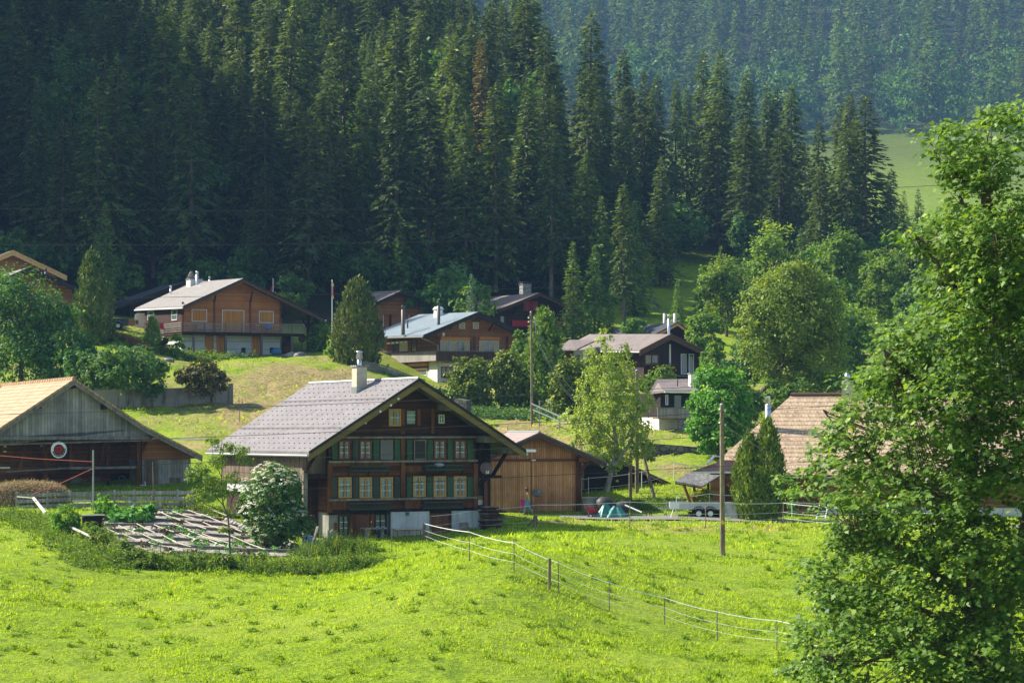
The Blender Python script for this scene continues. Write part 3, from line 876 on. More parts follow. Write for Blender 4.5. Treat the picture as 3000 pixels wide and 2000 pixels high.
# base: panels, doors, windows
pixbox(h, 'plaster_panel', 'plaster_old', 1143, 1255, 1498, 1551, -0.12, 0.0, 0.14)
pixbox(h, 'plinth', 'plaster_cream', 1143, 1262, 1552, 1590, -0.12, 0.0, 0.10)
pixbox(h, 'plaster_panel', 'plaster_old', 1322, 1410, 1495, 1568, -0.12, 0.0, 0.14)
pixbox(h, 'porch_recess', 'door_brown', 1257, 1320, 1498, 1590, 0.08, 0.002, 0.04)
pixbox(h, 'cellar_door', 'door_brown', 1038, 1081, 1506, 1588, 0.08, 0.003, 0.10, label='old brown cellar door')
m = MB()
for x0, x1, y0, y1 in ((1024, 1036, 1500, 1590), (1083, 1094, 1500, 1590), (1037, 1082, 1499, 1505)):
    a, b, w0, w1 = h.rect(x0, x1, y0, y1, 0.08)
    m.box(a, b, -0.07, 0.077, w0, w1)
m.build('door_frame', M['beam_brown'], h.o)
window(h, 990, 1021, 1508, 1566, 0.08, 'frame_dark', 0.07, 2, 2, None, out=0.1, name='cellar_window')
window(h, 1096, 1131, 1504, 1563, 0.08, 'frame_dark', 0.07, 2, 2, None, out=0.1, name='cellar_window')
pixbox(h, 'red_box', 'red_dark', 979, 984, 1530, 1552, 0.08, 0.004, 0.2)
# chimney
cu = uL + (uA - uL) * 0.86
cv, _ = h.pv(1053, 1110, cu)
v, wt = h.pv(1053, 1075, cu)
sc = h.p.y / F
m = MB(); m.box(cu - 0.34, cu + 0.34, cv - 0.36, cv + 0.36, wt - 2.0, wt)
m.build('chimney', M['plaster_cream'], rf)
ch = MB().box(cu - 0.42, cu + 0.42, cv - 0.44, cv + 0.44, wt + 0.003, wt + 0.11).build('chimney_cap', M['stone_pale'], rf)
MB().box(cu - 0.37, cu + 0.37, cv - 0.39, cv + 0.39, wt - 1.75, wt - 1.2).build('flashing', M['zinc'], rf)
MB().lathe([(0.14, 0.11), (0.14, 0.42), (0.10, 0.43), (0.10, 0.5), (0.20, 0.50), (0.15, 0.88), (0.20, 0.90), (0.20, 0.95), (0.0, 1.0)], (cu, cv, wt)).build('flue', M['steel'], rf, True)
# lamps and insulators under the verge
m = MB()
for x, y in ((1162, 1168), (1140, 1187), (1109, 1205)):
    u, w = h.pu(x, y, VF + 0.1); m.ball((u, VF - 0.15, w), 0.07, nu=8, nv=6)
each(m, 'insulator', M['white'], h.o)
u, w = h.pu(1552, 1321, VF)
MB().box(u - 0.3, u + 0.35, VF - 0.15, VF + 0.1, w - 0.05, w + 0.1).build('eave_end', M['white_metal'], rf)
# satellite dish
D0 = empty('satellite_dish', h.world(h.pu(1425, 1385, -0.4)[0], -0.4, h.pu(1425, 1390, -0.4)[1]), R(8))
tag(D0, 'round brown satellite dish on the right corner of the dark log farmhouse', 'satellite dish')
m = MB(); k = []
for r_, d in ((0.0, 0.09), (0.12, 0.085), (0.24, 0.06), (0.34, 0.02), (0.39, 0.0)):
    k.append((r_, d))
vs = []
m.lathe(k + [(0.39, -0.02), (0.34, 0.0), (0.0, 0.07)], n=24)
dm = m.build('dish', M['dish_brown'], D0, True); dm.rotation_euler = (R(82), 0, 0); dm.location = (0, 0, 0.38)
MB().bar((0, 0.05, 0.1), (0, 0.5, 0.0), 0.05).build('mount', M['steel_dark'], D0)
m = MB().tube([(0, -0.05, 0.05), (0, -0.42, 0.12)], 0.015)
m.tube([(-0.05, -0.42, 0.08), (-0.05, -0.44, 0.24)], 0.04).tube([(0.06, -0.42, 0.08), (0.06, -0.44, 0.24)], 0.04)
m.build('receiver', M['white'], D0)

# ================================================================ LEFT BARN
h = House('barn', 'grey boarded barn with an orange tiled roof beside the garden, round sign under its gable', 'barn', P(170, 1452, 163), 30)
VF = -1.0
uA, wA = h.pu(217, 1109, VF); uR1, wR1 = h.pu(420, 1246, VF); uR2, wR2 = h.pu(592, 1334, VF)
uL1 = uA - (uR1 - uA) * 1.5; wL1 = wA - (wA - wR1) * 1.5
prof = [(uL1, wL1), (uA, wA), (uR1, wR1), (uR2, wR2)]
vB = 20.0
rf = roof(h, prof, VF, vB, 'roof_clay', 0.2, 0.35, 'beam_grey', 0.22, None, None, verge='roof_clay')
m = MB()
for i in range(40):
    v0 = VF - 0.05 + i * 0.52
    m.tube([(uA, v0, wA + 0.02 - 0.017 * i * 0.52), (uA, v0 + 0.5, wA - 0.01 - 0.017 * i * 0.52)], 0.16, 0.13, n=7)
m.build('ridge_tile', M['roof_clay'], rf)
wG = h.pu(300, 1285, -0.4)[1]
uG1 = h.pu(433, 1280, -0.4)[0]
wall_gable(h, prof, uL1 + 0.4, uG1, -0.45, 0.3, wG, 'board_grey', 0.2, 'gable_boarding', 0.03)
uE = h.pu(418, 1400)[0]
wall_gable(h, prof, uL1 + 0.6, uE, 2.6, vB - 1, h.base(0, 0) - 1.2, 'log_barn', 0.2, 'log_wall', 0.05)
uN = h.pu(560, 1380)[0]
wall_gable(h, prof, uE + 0.01, uN, 0.2, vB - 1.5, h.pu(480, 1345, 0.2)[1], 'log_mid', 0.2, 'annexe_gable', 0.05)
h.box('annexe_wall', 'board_grey', uE + 0.01, uN + 0.02, 0.12, vB - 1.6, h.base(uN, 0) - 1.2, h.pu(480, 1345, 0.2)[1] - 0.003)
a, b, w0, w1 = h.rect(497, 528, 1398, 1436, 0.12)
h.box('annexe_door', 'board_greybrown', a, b, 0.05, 0.115, h.base(a, 0), w1)
pixbox(h, 'annexe_hatch', 'board_greybrown', 422, 462, 1346, 1436, 0.12, 0.003, 0.05)
m = MB()
m.box(uL1 + 0.4, uG1, -0.7, -0.46, wG - 0.05, wG + 0.18)
m.build('lintel_board', M['beam_grey'], h.o)
m = MB().tube([(uL1, -0.85, wG - 0.42), (uG1 + 0.2, -0.85, wG - 0.12)], 0.04).build('gutter', M['beam_grey'], h.o)
m = MB().tube([(uG1 + 0.2, -0.8, wG), (uG1 + 1.2, -0.8, wG + 0.0), (h.pu(600, 1286, -0.8)[0], -0.8, wG - 0.12)], 0.05).build('downpipe', M['white_metal'], h.o)
# posts and struts inside the open front
m = MB()
for x, v in ((132, 1.4), (207, 1.4), (268, 1.4), (315, 1.4), (405, 0.1)):
    u = h.pu(x, 1380, v)[0]
    m.box(u - 0.13, u + 0.13, v - 0.13, v + 0.13, h.base(u, v) - 0.3 if x in (132, 405) else h.pu(x, 1372, v)[1], wG + 0.1)
u0, w0 = h.pu(57, 1372, 1.0); u1, w1 = h.pu(76, 1300, 1.0); m.bar((u0, 1.0, w0 - 0.1), (u1, 1.0, w1), 0.2)
u0, w0 = h.pu(295, 1362, 0.6); u1, w1 = h.pu(308, 1290, 0.6); m.bar((u0, 0.6, w0), (u1, 0.6, w1), 0.07)
u0, w0 = h.pu(415, 1330, 0.1); u1, w1 = h.pu(430, 1290, 0.1); m.bar((u0, 0.1, w0), (u1, 0.1, w1), 0.14)
u0, w0 = h.pu(130, 1340, 1.2); u1, w1 = h.pu(148, 1300, 1.2); m.bar((u0, 1.2, w0), (u1, 1.2, w1), 0.1)
each(m, 'post', M['beam_brown'], h.o)
m = MB()
u0, u1 = h.pu(200, 1366, 0.4)[0], h.pu(408, 1366, 0.4)[0]; w = h.pu(300, 1366, 0.4)[1]
m.box(u0, u1, 0.1, 2.55, w - 0.16, w)
m.bar((h.pu(20, 1380, 0.5)[0], 0.5, h.pu(20, 1381, 0.5)[1]), (u0, 0.5, w - 0.1), 0.1)
m.build('loft_floor', M['beam_grey'], h.o)
pixbox(h, 'window', 'glass', 208, 236, 1396, 1421, 2.6, 0.003, 0.06)
a, b, w0, w1 = h.rect(260, 298, 1394, 1440, 2.6)
dr = h.box('stable_door', 'door_brown', a, b, 2.5, 2.597, h.base(a, 2.6) - 0.2, w1)
MB().box(a + 0.15, b - 0.15, 2.47, 2.499, w0 + 0.45, w1 - 0.12).build('pane', M['screen'], dr)
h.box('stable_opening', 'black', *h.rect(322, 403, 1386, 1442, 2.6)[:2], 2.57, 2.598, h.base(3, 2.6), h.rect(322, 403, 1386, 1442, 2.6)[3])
m = MB()
for x, y in ((14, 1307), (14, 1322), (122, 1305)):
    a, b, w0, w1 = h.rect(x - 4, x + 4, y - 2, y + 2, 2.4); m.box(a, b, 2.3, 2.4, w0, w1)
a, b, w0, w1 = h.rect(0, 28, 1367, 1372, 2.4); m.box(a, b, 2.3, 2.4, w0, w1)
each(m, 'ceiling_light', M['white'], h.o)
m = MB()
for x, y in ((110, 1190), (209, 1130), (301, 1192)):
    u, w = h.pu(x, y, -0.5); m.box(u - 0.14, u + 0.14, -0.95, -0.46, w - 0.16, w + 0.14)
each(m, 'purlin', M['beam_dark'], h.o)
# round sign: cream ring, green arc, red animal patch on black
u, w = h.pu(172, 1317, -0.95)
S = empty('round_sign', h.world(u, -0.95, w), R(30)); tag(S, 'round cream sign with a green arc and red emblem hanging under the barn gable', 'sign')
def disc(r0, r1, d0, d1, a0=0, a1=360, n=40):
    m = MB()
    k = max(3, int(n * (a1 - a0) / 360))
    for i in range(k):
        p, q = R(a0 + (a1 - a0) * i / k), R(a0 + (a1 - a0) * (i + 1) / k)
        m.prism([(r1 * math.cos(p), -d0, r1 * math.sin(p)), (r1 * math.cos(q), -d0, r1 * math.sin(q)), (r0 * math.cos(q), -d0, r0 * math.sin(q)), (r0 * math.cos(p), -d0, r0 * math.sin(p))], (0, -(d1 - d0), 0))
    return m
disc(0.001, 0.56, 0.0, 0.04).build('board', M['white'], S)
disc(0.001, 0.37, 0.042, 0.05).build('face', M['black'], S)
disc(0.39, 0.47, 0.042, 0.05, 195, 375).build('arc', M['green_paint'], S)
m = MB()
for x, z, a, b in ((-0.12, 0.12, 0.15, 0.12), (0.05, 0.18, 0.12, 0.1), (0.17, -0.02, 0.1, 0.18), (-0.08, -0.13, 0.16, 0.11), (-0.22, -0.02, 0.09, 0.15), (0.06, -0.23, 0.11, 0.08), (0.2, 0.18, 0.07, 0.1)):
    m.prism([(x + a * math.cos(t), -0.052, z + b * math.sin(t)) for t in np.linspace(0, 2 * math.pi, 12, endpoint=False)], (0, -0.008, 0))
m.build('emblem', M['red'], S)
MB().bar((0, -0.0, 0.54), (0, 0.2, 0.75), 0.04).build('bracket', M['steel_dark'], S)
BARN = h

# ================================================================ LARCH SHED
h = House('shed', 'larch boarded shed with wide double doors and a grey mailbox, right of the log farmhouse', 'shed', P(1437, 1506, 155), 10)
VF = -0.9
uA, wA = h.pu(1581, 1266, VF); uR_, wR_ = h.pu(1777, 1353, VF)
uL_ = 2 * uA - uR_; prof = [(uL_, wR_), (uA, wA), (uR_, wR_)]
vB, wb = h.pv(1470, 1269, uA)
vB = 11.0
rf = roof(h, prof, VF, vB, 'roof_shed', 0.16, 0.05, 'fascia_brown', 0.2, 'zinc', 'zinc', verge='steel_dark')
u0, u1 = h.pu(1425, 1450)[0], h.pu(1703, 1450)[0]
wD = h.pu(1560, 1347)[1]
wall_gable(h, prof, u0, u1, 0, vB - 0.5, wD, 'larch', 0.16, 'gable_boarding', 0.03)
h.box('wall', 'larch', u0 + 0.02, u1 - 0.02, 0.05, vB - 0.6, h.base(u0, 0) - 1, wD - 0.003)
a, b, w0, w1 = h.rect(1437, 1555.5, 1350, 1506); b0 = h.base(1, 0)
h.box('door_leaf', 'larch', a, b - 0.01, -0.08, 0.04, b0 + 0.02, w1)
a2, b2, w0, w1 = h.rect(1556.5, 1685, 1350, 1506)
h.box('door_leaf', 'larch', a2 + 0.01, b2, -0.08, 0.04, b0 + 0.02, w1)
m = MB().box(u0 - 0.1, u1 + 0.1, -0.16, -0.003, wD - 0.08, wD + 0.08)
m.build('door_rail', M['frame_red'], h.o)
a, b, w0, w1 = h.rect(1687, 1703, 1350, 1506)
h.box('corner_post', 'beam_brown', a, b, -0.1, 0.04, b0 - 0.2, w1)
m = MB()
u, w = h.pu(1575, 1284, -0.3); m.box(u - 0.3, u + 0.35, -0.8, -0.003, w - 0.15, w + 0.12)
u, w = h.pu(1703, 1345, -0.3); m.box(u - 0.25, u + 0.4, -0.8, -0.003, w - 0.15, w + 0.15); m.bar((u - 0.1, -0.1, w - 1.0), (u + 0.3, -0.6, w - 0.2), 0.15)
each(m, 'bracket', M['frame_red'], h.o)
pixbox(h, 'lamp', 'white', 1555, 1567, 1345, 1349, 0, 0.17, 0.3)
u, w = h.pu(1562, 1451, -0.09)
B = empty('mailbox', h.world(h.pu(1572.5, 1451, -0.083)[0], -0.083, w), R(10)); tag(B, 'blue grey mailbox hung on the larch shed doors', 'mailbox')
MB().prism([(-0.23, 0, 0), (0.23, 0, 0), (0.23, 0, 0.30), (0.2, 0, 0.36), (-0.2, 0, 0.36), (-0.23, 0, 0.30)], (0, -0.2, 0)).build('box', plain('mailbox_grey', lin('#5a6c74'), 0.45), B)
MB().box(0.06, 0.2, -0.206, -0.2, 0.25, 0.28).build('nameplate', M['white'], B)
MB().box(-0.19, 0.0, -0.206, -0.2, 0.29, 0.31).build('slot', M['black'], B)
SHED = h

# ================================================================ DARK LOW SHED
h = House('low_shed', 'low black boarded shed with a roof falling almost to the grass behind the birch', 'shed', P(1700, 1442, 166), 8)
VF = -0.4
uA, wA = h.pu(1770, 1325, VF); uR_, wR_ = h.pu(1985, 1424, VF)
prof = [(uA - 4, wA - 2.2), (uA, wA), (uR_, wR_)]
roof(h, prof, VF, 9, 'roof_dark', 0.14, 0, 'beam_grey', 0.1, None, None, verge='steel_dark')
wall_gable(h, prof, h.pu(1705, 1400)[0], uR_ - 0.25, 0, 8.6, h.base(0, 0) - 1.0, 'board_black', 0.14)
pixbox(h, 'corner_board', 'beam_grey', 1703, 1711, 1356, 1430, 0, 0.003, 0.06)

# ================================================================ RIGHT FARMHOUSE
h = House('tiled_farmhouse', 'brown log house with a broad pale orange tiled roof and firewood under the eave', 'farmhouse', P(2230, 1503, 159), -12)
v0 = 0.0
ve = -1.3
uq, we = h.pu(2400, 1390, ve)
# ridge plane: pitch 40 degrees
pit = math.tan(R(41))
def onroof(px, py):
    # point of the roof plane w = we + (v - ve) * pit under a pixel
    lo, hi = ve, 14.0
    for _ in range(40):
        v = (lo + hi) / 2
        u, w = h.pu(px, py, v)
        if w > we + (v - ve) * pit: lo = v
        else: hi = v
    return u, v, we + (v - ve) * pit
pa = onroof(2319, 1157); pe = onroof(2105, 1347); 
uRt = pa[0] + 16
vr = pa[1]; wr = pa[2]
wk = pe[2]; uk = h.pu(2290, 1389, ve)[0]
m = MB()
nrm = Vector((0, -math.sin(R(41)), math.cos(R(41)))) * 0.18
poly = [(pa[0], vr, wr), (pe[0], pe[1], pe[2]), (uk, pe[1], pe[2]), (uk, ve, we), (uRt, ve, we), (uRt, vr, wr)]
m.prism([Vector(p) for p in poly], -nrm)
back = [(pa[0], vr + 0.02, wr - 0.01), (uRt, vr + 0.02, wr - 0.01), (uRt, vr + 5, wr - 5 * pit), (pa[0] - 3.2, vr + 5, wr - 5 * pit)]
m.prism([Vector(p) for p in back], (0, -0.05, -0.15))
rf = m.build('roof', M['roof_clay2'], h.o)
# snow guards in staggered rows
m = MB()
for i in range(17):
    t = (i + 0.7) / 17.5
    v = ve + (vr - ve) * t
    ul = pa[0] + (pe[0] - pa[0]) * max(0, min(1, (vr - v) / (vr - pe[1]))) + 0.2
    if v < pe[1]: ul = uk
    u = ul + (0.25 if i % 2 else 0)
    while u < uRt - 0.3:
        w = we + (v - ve) * pit
        m.bar((u, v, w + 0.02), (u, v + 0.02, w + 0.12), 0.03)
        u += 0.5
tag(m.build('stud', M['white'], rf), kind='stuff')
m = MB().tube([(pa[0] - 0.05, vr, wr + 0.03), (uRt, vr, wr + 0.03)], 0.14, n=7); m.build('ridge_tile', M['fascia_brown'], rf)
m = MB()
m.tube([(uk, ve - 0.06, we - 0.18), (uRt, ve - 0.06, we - 0.18)], 0.07); m.tube([(pe[0], pe[1] - 0.06, pe[2] - 0.18), (uk, pe[1] - 0.06, pe[2] - 0.18)], 0.07)
each(m, 'gutter', M['zinc'], rf)
uw0 = h.pu(2200, 1450)[0]
wb_ = h.base(3, 0) - 1
h.box('wall', 'log_mid', uw0, uRt - 0.5, 0, vr + 3, wb_, we - 0.1)
h.box('wall', 'log_mid', pe[0] + 1.0, uw0 - 0.01, pe[1] + 1.0, vr + 3, wb_, pe[2] - 0.25)
m = MB().prism([(pa[0] + 0.3, vr - 0.2, wr - 0.5), (pe[0] + 1.1, pe[1] + 1.2, pe[2] - 0.26), (pe[0] + 1.1, vr + 3, pe[2] - 0.26)], (0.25, 0, 0)); m.build('gable_boarding', M['board_greybrown'], h.o)
window(h, 2330, 2350, 1416, 1436, 0, 'frame_red', 0.06, 1, 0, 'curtain', cover=1.0)
m = MB()
for x in (2398, 2300):
    u = h.pu(x, 1430, -0.9)[0]; m.box(u - 0.09, u + 0.09, -1.0, -0.82, h.base(u, -0.9) - 0.1, we - 0.15)
u0, w0 = h.pu(2390, 1400, -0.6); m.bar((u0, -1.0, w0 + 0.1), (u0 + 1.2, -0.1, w0 - 1.2), 0.14)
each(m, 'eave_post', M['frame_red'], h.o)
h.box('plinth', 'plaster', h.pu(2425, 1500, -0.3)[0], uRt - 0.6, -0.3, -0.01, wb_, h.pu(2440, 1484, -0.3)[1])
# chimney and steel flue
p = onroof(2250, 1257)
_, wt = h.pu(2250, 1170, p[1])
MB().lathe([(0.2, p[2] - wt - 0.3), (0.2, -0.35), (0.13, -0.34), (0.13, -0.22), (0.2, -0.2), (0.15, 0.2), (0.15, 0.25)], (p[0], p[1], wt), 18).build('flue', M['steel'], rf, True)
MB().lathe([(0.15, 0.24), (0.28, 0.25), (0.3, 0.3), (0.0, 0.42)], (p[0], p[1], wt), 18).build('flue_hood', M['black'], rf, True)
cu, _ = h.pu(2482, 1140, vr); _, wt = h.pu(2482, 1119, vr)
MB().box(cu - 0.36, cu + 0.36, vr - 0.3, vr + 0.4, wr - 0.8, wt).build('chimney', M['plaster_cream'], rf)
MB().box(cu - 0.46, cu + 0.46, vr - 0.4, vr + 0.5, wt + 0.003, wt + 0.06).build('chimney_cap', M['stone_pale'], rf)
MB().lathe([(0.14, 0.06), (0.14, 0.2), (0.2, 0.22), (0.17, 0.52), (0.12, 0.54), (0.12, 0.62), (0.0, 0.64)], (cu, vr + 0.05, wt), 14).build('flue', M['steel'], rf, True)
# lower porch roof with brown tiles on the left
TFH = h
k = House('porch', 'low porch with a brown tiled lean-to roof, left of the tall thuja', 'porch', P(2060, 1470, 157), -10)
q = [k.pu(2022, 1381, 0), k.pu(2152, 1380, 0), k.pu(2172, 1352, 2.2), k.pu(2105, 1352, 2.2)]
m = MB().prism([(q[0][0], 0, q[0][1]), (q[1][0], 0, q[1][1]), (q[2][0], 2.2, q[2][1]), (q[3][0], 2.2, q[3][1])], (0, 0, -0.12))
rfk = m.build('roof', M['roof_clay3'], k.o)
m = MB()
a = Vector((q[0][0], -0.02, q[0][1] - 0.06)); b = Vector((q[1][0], -0.02, q[1][1] - 0.06))
m.bar(a, b, 0.1, 0.12); m.build('eave_board', M['white_metal'], rfk)
a = Vector((q[0][0] + 0.3, 0.2, q[0][1])); m = MB().bar((k.pu(2077, 1357, 2.0)[0], 1.0, k.pu(2077, 1357, 2)[1]), (k.pu(2091, 1336, 2)[0], 2.0, k.pu(2091, 1336, 2)[1]), 0.12); m.bar((k.pu(2091, 1336, 2)[0], 2, k.pu(2091, 1336, 2)[1]), (k.pu(2115, 1337, 2)[0], 2, k.pu(2115, 1337, 2)[1]), 0.08); m.build('roof_ladder', M['white_metal'], rfk)
u1 = k.pu(2170, 1400, 0.3)[0]; u0 = k.pu(2080, 1400, 0.3)[0]
k.box('wall', 'log_mid', u0, u1, 0.4, 3.4, k.base(u0, 0) - 0.8, q[1][1] - 0.14)
pixbox(k, 'window', 'frame_red', 2128, 2142, 1390, 1440, 0.4, 0.004, 0.06)
# shingled open shelter in front
k = House('shelter', 'open timber shelter with a silvery shingle roof on slanting struts beside the pole', 'shelter', P(2040, 1468, 152), -8)
q = [k.pu(1978, 1409, -0.8), k.pu(2058, 1423, -0.8), k.pu(2110, 1391, 1.4), k.pu(2012, 1386, 1.4)]
m = MB().prism([(q[0][0], -0.8, q[0][1]), (q[1][0], -0.8, q[1][1]), (q[2][0], 1.4, q[2][1]), (q[3][0], 1.4, q[3][1])], (0, 0, -0.08))
m.build('roof', M['roof_shingle'], k.o)
m = MB().bar((q[0][0], -0.75, q[0][1] - 0.14), (q[1][0], -0.75, q[1][1] - 0.14), 0.09)
m.bar((k.pu(2003, 1418, 0)[0], 0, k.pu(2003, 1418, 0)[1]), (k.pu(2033, 1462, 0)[0], 0.5, k.base(0, 0.5)), 0.13)
m.bar((k.pu(2110, 1402, 1)[0], 1, k.pu(2110, 1402, 1)[1]), (k.pu(2155, 1425, 1)[0], 1.2, k.pu(2155, 1425, 1)[1]), 0.1)
for x, v in ((2034, 0.5), (2110, 0.6), (2075, 1.3)):
    u = k.pu(x, 1440, v)[0]; m.box(u - 0.08, u + 0.08, v - 0.08, v + 0.08, k.base(u, v) - 0.3, k.pu(x, 1404, v)[1])
m.bar((k.pu(2112, 1440, 0.6)[0], 0.6, k.pu(2112, 1440, 0.6)[1]), (k.pu(2138, 1415, 0.6)[0], 0.7, k.pu(2138, 1413, 0.6)[1]), 0.09)
each(m, 'strut', M['beam_brown'], k.o)
k.box('back_wall', 'door_brown', k.pu(2108, 1440, 1.6)[0], k.pu(2168, 1440, 1.6)[0], 1.6, 1.7, k.base(1, 1.6) - 0.5, k.pu(2140, 1398, 1.6)[1])
# ================================================================ UPPER CHALETS
def body(h, apex, lend, rend, VF, vB, wx0, wx1, vd, mat, rmat, th=0.18, dw=0.0, fascia='fascia_brown', fh=0.2, gutter='zinc', ridge=None, w0=None, base=-1.0, verge='fascia_black', name='wall'):
    uA, wA = h.pu(*apex, VF); uL, wL = h.pu(*lend, VF); uR, wR = h.pu(*rend, VF)
    prof = [(uL, wL), (uA, wA), (uR, wR)]
    rf = roof(h, prof, VF, vB, rmat, th, dw, fascia, fh, gutter, ridge, verge=verge)
    u0 = h.pu(wx0, apex[1] + 60)[0]; u1 = h.pu(wx1, apex[1] + 60)[0]
    wall_gable(h, prof, u0, u1, 0, vd, base if w0 is None else w0, mat, th, name, 0.03)
    return prof, rf, u0, u1
def stack(h, rf, x, y0, y1, v, r, mat='steel', cap=True, name='flue', sq=False, down=1.5):
    """a chimney standing at column x, its top at y0 and its foot at y1 on depth v"""
    u, wt = h.pu(x, y0, v); _, wb = h.pu(x, y1, v)
    wb -= down * 0.3
    if sq:
        c = MB().box(u - r, u + r, v - r, v + r, wb, wt - 0.08).build(name, M[mat], rf)
        MB().box(u - r - 0.08, u + r + 0.08, v - r - 0.08, v + r + 0.08, wt - 0.078, wt).build('chimney_cap', M['stone_pale'], rf)
        return c
    pr = [(r, wb - wt), (r, -0.42), (r * 0.72, -0.4), (r * 0.72, -0.3), (r * 1.15, -0.29), (r * 0.9, -0.03), (r * 0.9, 0), (0, 0.02)] if cap else [(r, wb - wt), (r, 0), (0, 0.01)]
    return MB().lathe(pr, (u, v, wt), 14).build(name, M[mat], rf, True)

# ---- chalet A, the big one above the bank
h = House('chalet', 'large chestnut brown chalet with closed orange shutters and a long balcony above the mown bank', 'chalet', P(533, 1044, 241), 26)
VF = -1.6
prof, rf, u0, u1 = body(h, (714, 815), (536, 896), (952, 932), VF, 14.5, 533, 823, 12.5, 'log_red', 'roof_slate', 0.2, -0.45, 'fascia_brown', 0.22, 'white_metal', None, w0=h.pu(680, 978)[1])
wF = h.pu(680, 978)[1]
h.box('foundation', 'block', u0 + 0.05, u1 - 0.05, 0.06, 12, -2.5, wF - 0.003)
a = h.pu(420, 940)[0]
m = MB()
for y in (1000, 1022):
    w = h.pu(680, y)[1]; m.box(u0 + 0.06, u1 - 0.06, 0.045, 0.058, w - 0.02, w + 0.02)
each(m, 'block_course', M['screen'], h.o)
# balcony
bw0, bw1 = h.pu(680, 981, -1.4)[1], h.pu(680, 974, -1.4)[1]
uB0, uB1 = h.pu(533, 950, -1.4)[0], h.pu(893, 950, -1.4)[0]
vb_, _ = h.pv(466, 960, uB0)
bal = h.box('balcony_floor', 'beam_dark', uB0, uB1, -1.4, -0.002, bw0, bw1)
h.box('balcony_floor', 'beam_dark', uB0, u0 - 0.02, 0.0, vb_, bw0, bw1)
rail = MB()
for i in range(5):
    w = bw1 + 0.12 + i * 0.2
    rail.box(uB0, uB1, -1.42, -1.38, w - 0.035, w + 0.035)
    rail.box(uB0, uB0 + 0.04, -1.37, vb_, w - 0.025, w + 0.03)
each(rail, 'railing', M['rail_grey'], h.o)
m = MB()
for x in (533, 600, 661, 709, 766, 830, 855, 892):
    u = h.pu(x, 950, -1.4)[0]; m.box(u - 0.04, u + 0.04, -1.37, -1.31, bw1, bw1 + 0.98)
each(m, 'railing_post', M['beam_brown'], h.o)
m = MB()
for x in (567, 661, 766, 855):
    u = h.pu(x, 1000, -1.25)[0]; m.box(u - 0.11, u + 0.11, -1.35, -1.13, h.base(u, -1.25) - 0.4, bw0)
each(m, 'balcony_post', M['steel_dark'], h.o)
uP = h.pu(903, 980, 0)[0]
m = MB()
m.box(uP - 0.13, uP + 0.13, -0.13, 0.13, h.base(uP, 0) - 0.5, prof[2][1] + 0.35)
w = h.pu(903, 962)[1]
m.bar((uP, 0, w), (uP + 0.9, 0, w + 1.0), 0.14); m.bar((uP, 0, w), (uP - 0.7, 0, w + 1.0), 0.14)
for x, y, x2, y2 in ((628, 884, 645, 852), (733, 886, 750, 856), (536, 920, 552, 892), (826, 930, 838, 900)):
    a, wa = h.pu(x, y); b, wb = h.pu(x2, y2, -1.1); m.bar((a, -0.05, wa), (b - 0.4, -1.1, wb), 0.13)
each(m, 'brace', M['beam_dark'], h.o)
m = MB()
for x in (628, 733, 822, 535):
    u = h.pu(x, 930)[0]; m.box(u - 0.09, u + 0.09, -0.1, -0.003, wF + 0.05, h.pu(x, 884)[1])
each(m, 'wall_post', M['frame_red'], h.o)
for x0, x1, y0, y1, nm in ((561, 606, 906, 942, 'closed_shutter'), (650, 715, 908, 972, 'closed_shutter'), (758, 801, 911, 946, 'closed_shutter')):
    a, b, w0, w1 = h.rect(x0, x1, y0, y1)
    o = h.box(nm, 'shutter_orange', a + 0.07, b - 0.07, -0.05, -0.004, w0 + 0.07, w1 - 0.07)
    m = MB()
    for q in ((a, a + .069, w0, w1), (b - .069, b, w0, w1), (a + .07, b - .07, w1 - .069, w1), (a + .07, b - .07, w0, w0 + .069)):
        m.box(q[0], q[1], -0.08, -0.004, q[2], q[3])
    m.build('window_frame', M['frame_white'], o)
    m = MB().box((a + b) / 2 - 0.012, (a + b) / 2 + 0.012, -0.056, -0.049, w0 + 0.08, w1 - 0.08); m.build('joint', M['frame_dark'], o)
for x0, x1 in ((600, 626), (634, 659), (737, 761)):
    a, b, w0, w1 = h.rect(x0, x1, 981, 1041, 0.06)
    h.box('cellar_door', 'shutter_orange', a, b, 0.0, 0.056, w0 - 0.2, w1)
for x0, x1 in ((552, 563), (707, 719), (790, 804)):
    pixbox(h, 'vent_opening', 'black', x0, x1, 1018, 1034, 0.06, 0.003, 0.03)
# side wall with its windows
h.box('side_wall', 'log_dark', u0 - 0.04, u0 - 0.003, 0.0, 12.4, wF + 0.02, prof[0][1] + 0.22)  # darker boards than the front: eave shade put into the colour
sv1 = h.pv(414, 930, u0)[0]
for x0, x1, y0, y1 in ((434, 451, 910, 936), (504, 520, 906, 938)):
    window(h, x0, x1, y0, y1, 0, 'frame_white', 0.08, 1, 1, None, side=u0 - 0.04)
# porch wood store, stones' shelf
pixbox(h, 'log_store', 'log_old', 826, 852, 984, 1036, 0.5, 0.0, 0.4)
# chimneys
stack(h, rf, 570, 817, 826, 12.2, 0.7, 'plaster', sq=True, name='chimney', down=4)
u, wt = h.pu(563, 816, 12.2)
m = MB()
for i in range(5): m.ball((u - 0.1, 12.2, wt + 0.08 + i * 0.15), 0.52 - i * 0.09, 0.4 - i * 0.06, 0.11, 9, 5, 0.12)
m.build('stone_stack', M['stone_pale'], rf)
stack(h, rf, 577.5, 795, 831, 10.5, 0.17)
stack(h, rf, 614, 810, 822, 9.5, 0.11)
stack(h, rf, 500, 837, 848, 12.0, 0.12)
CHA = h
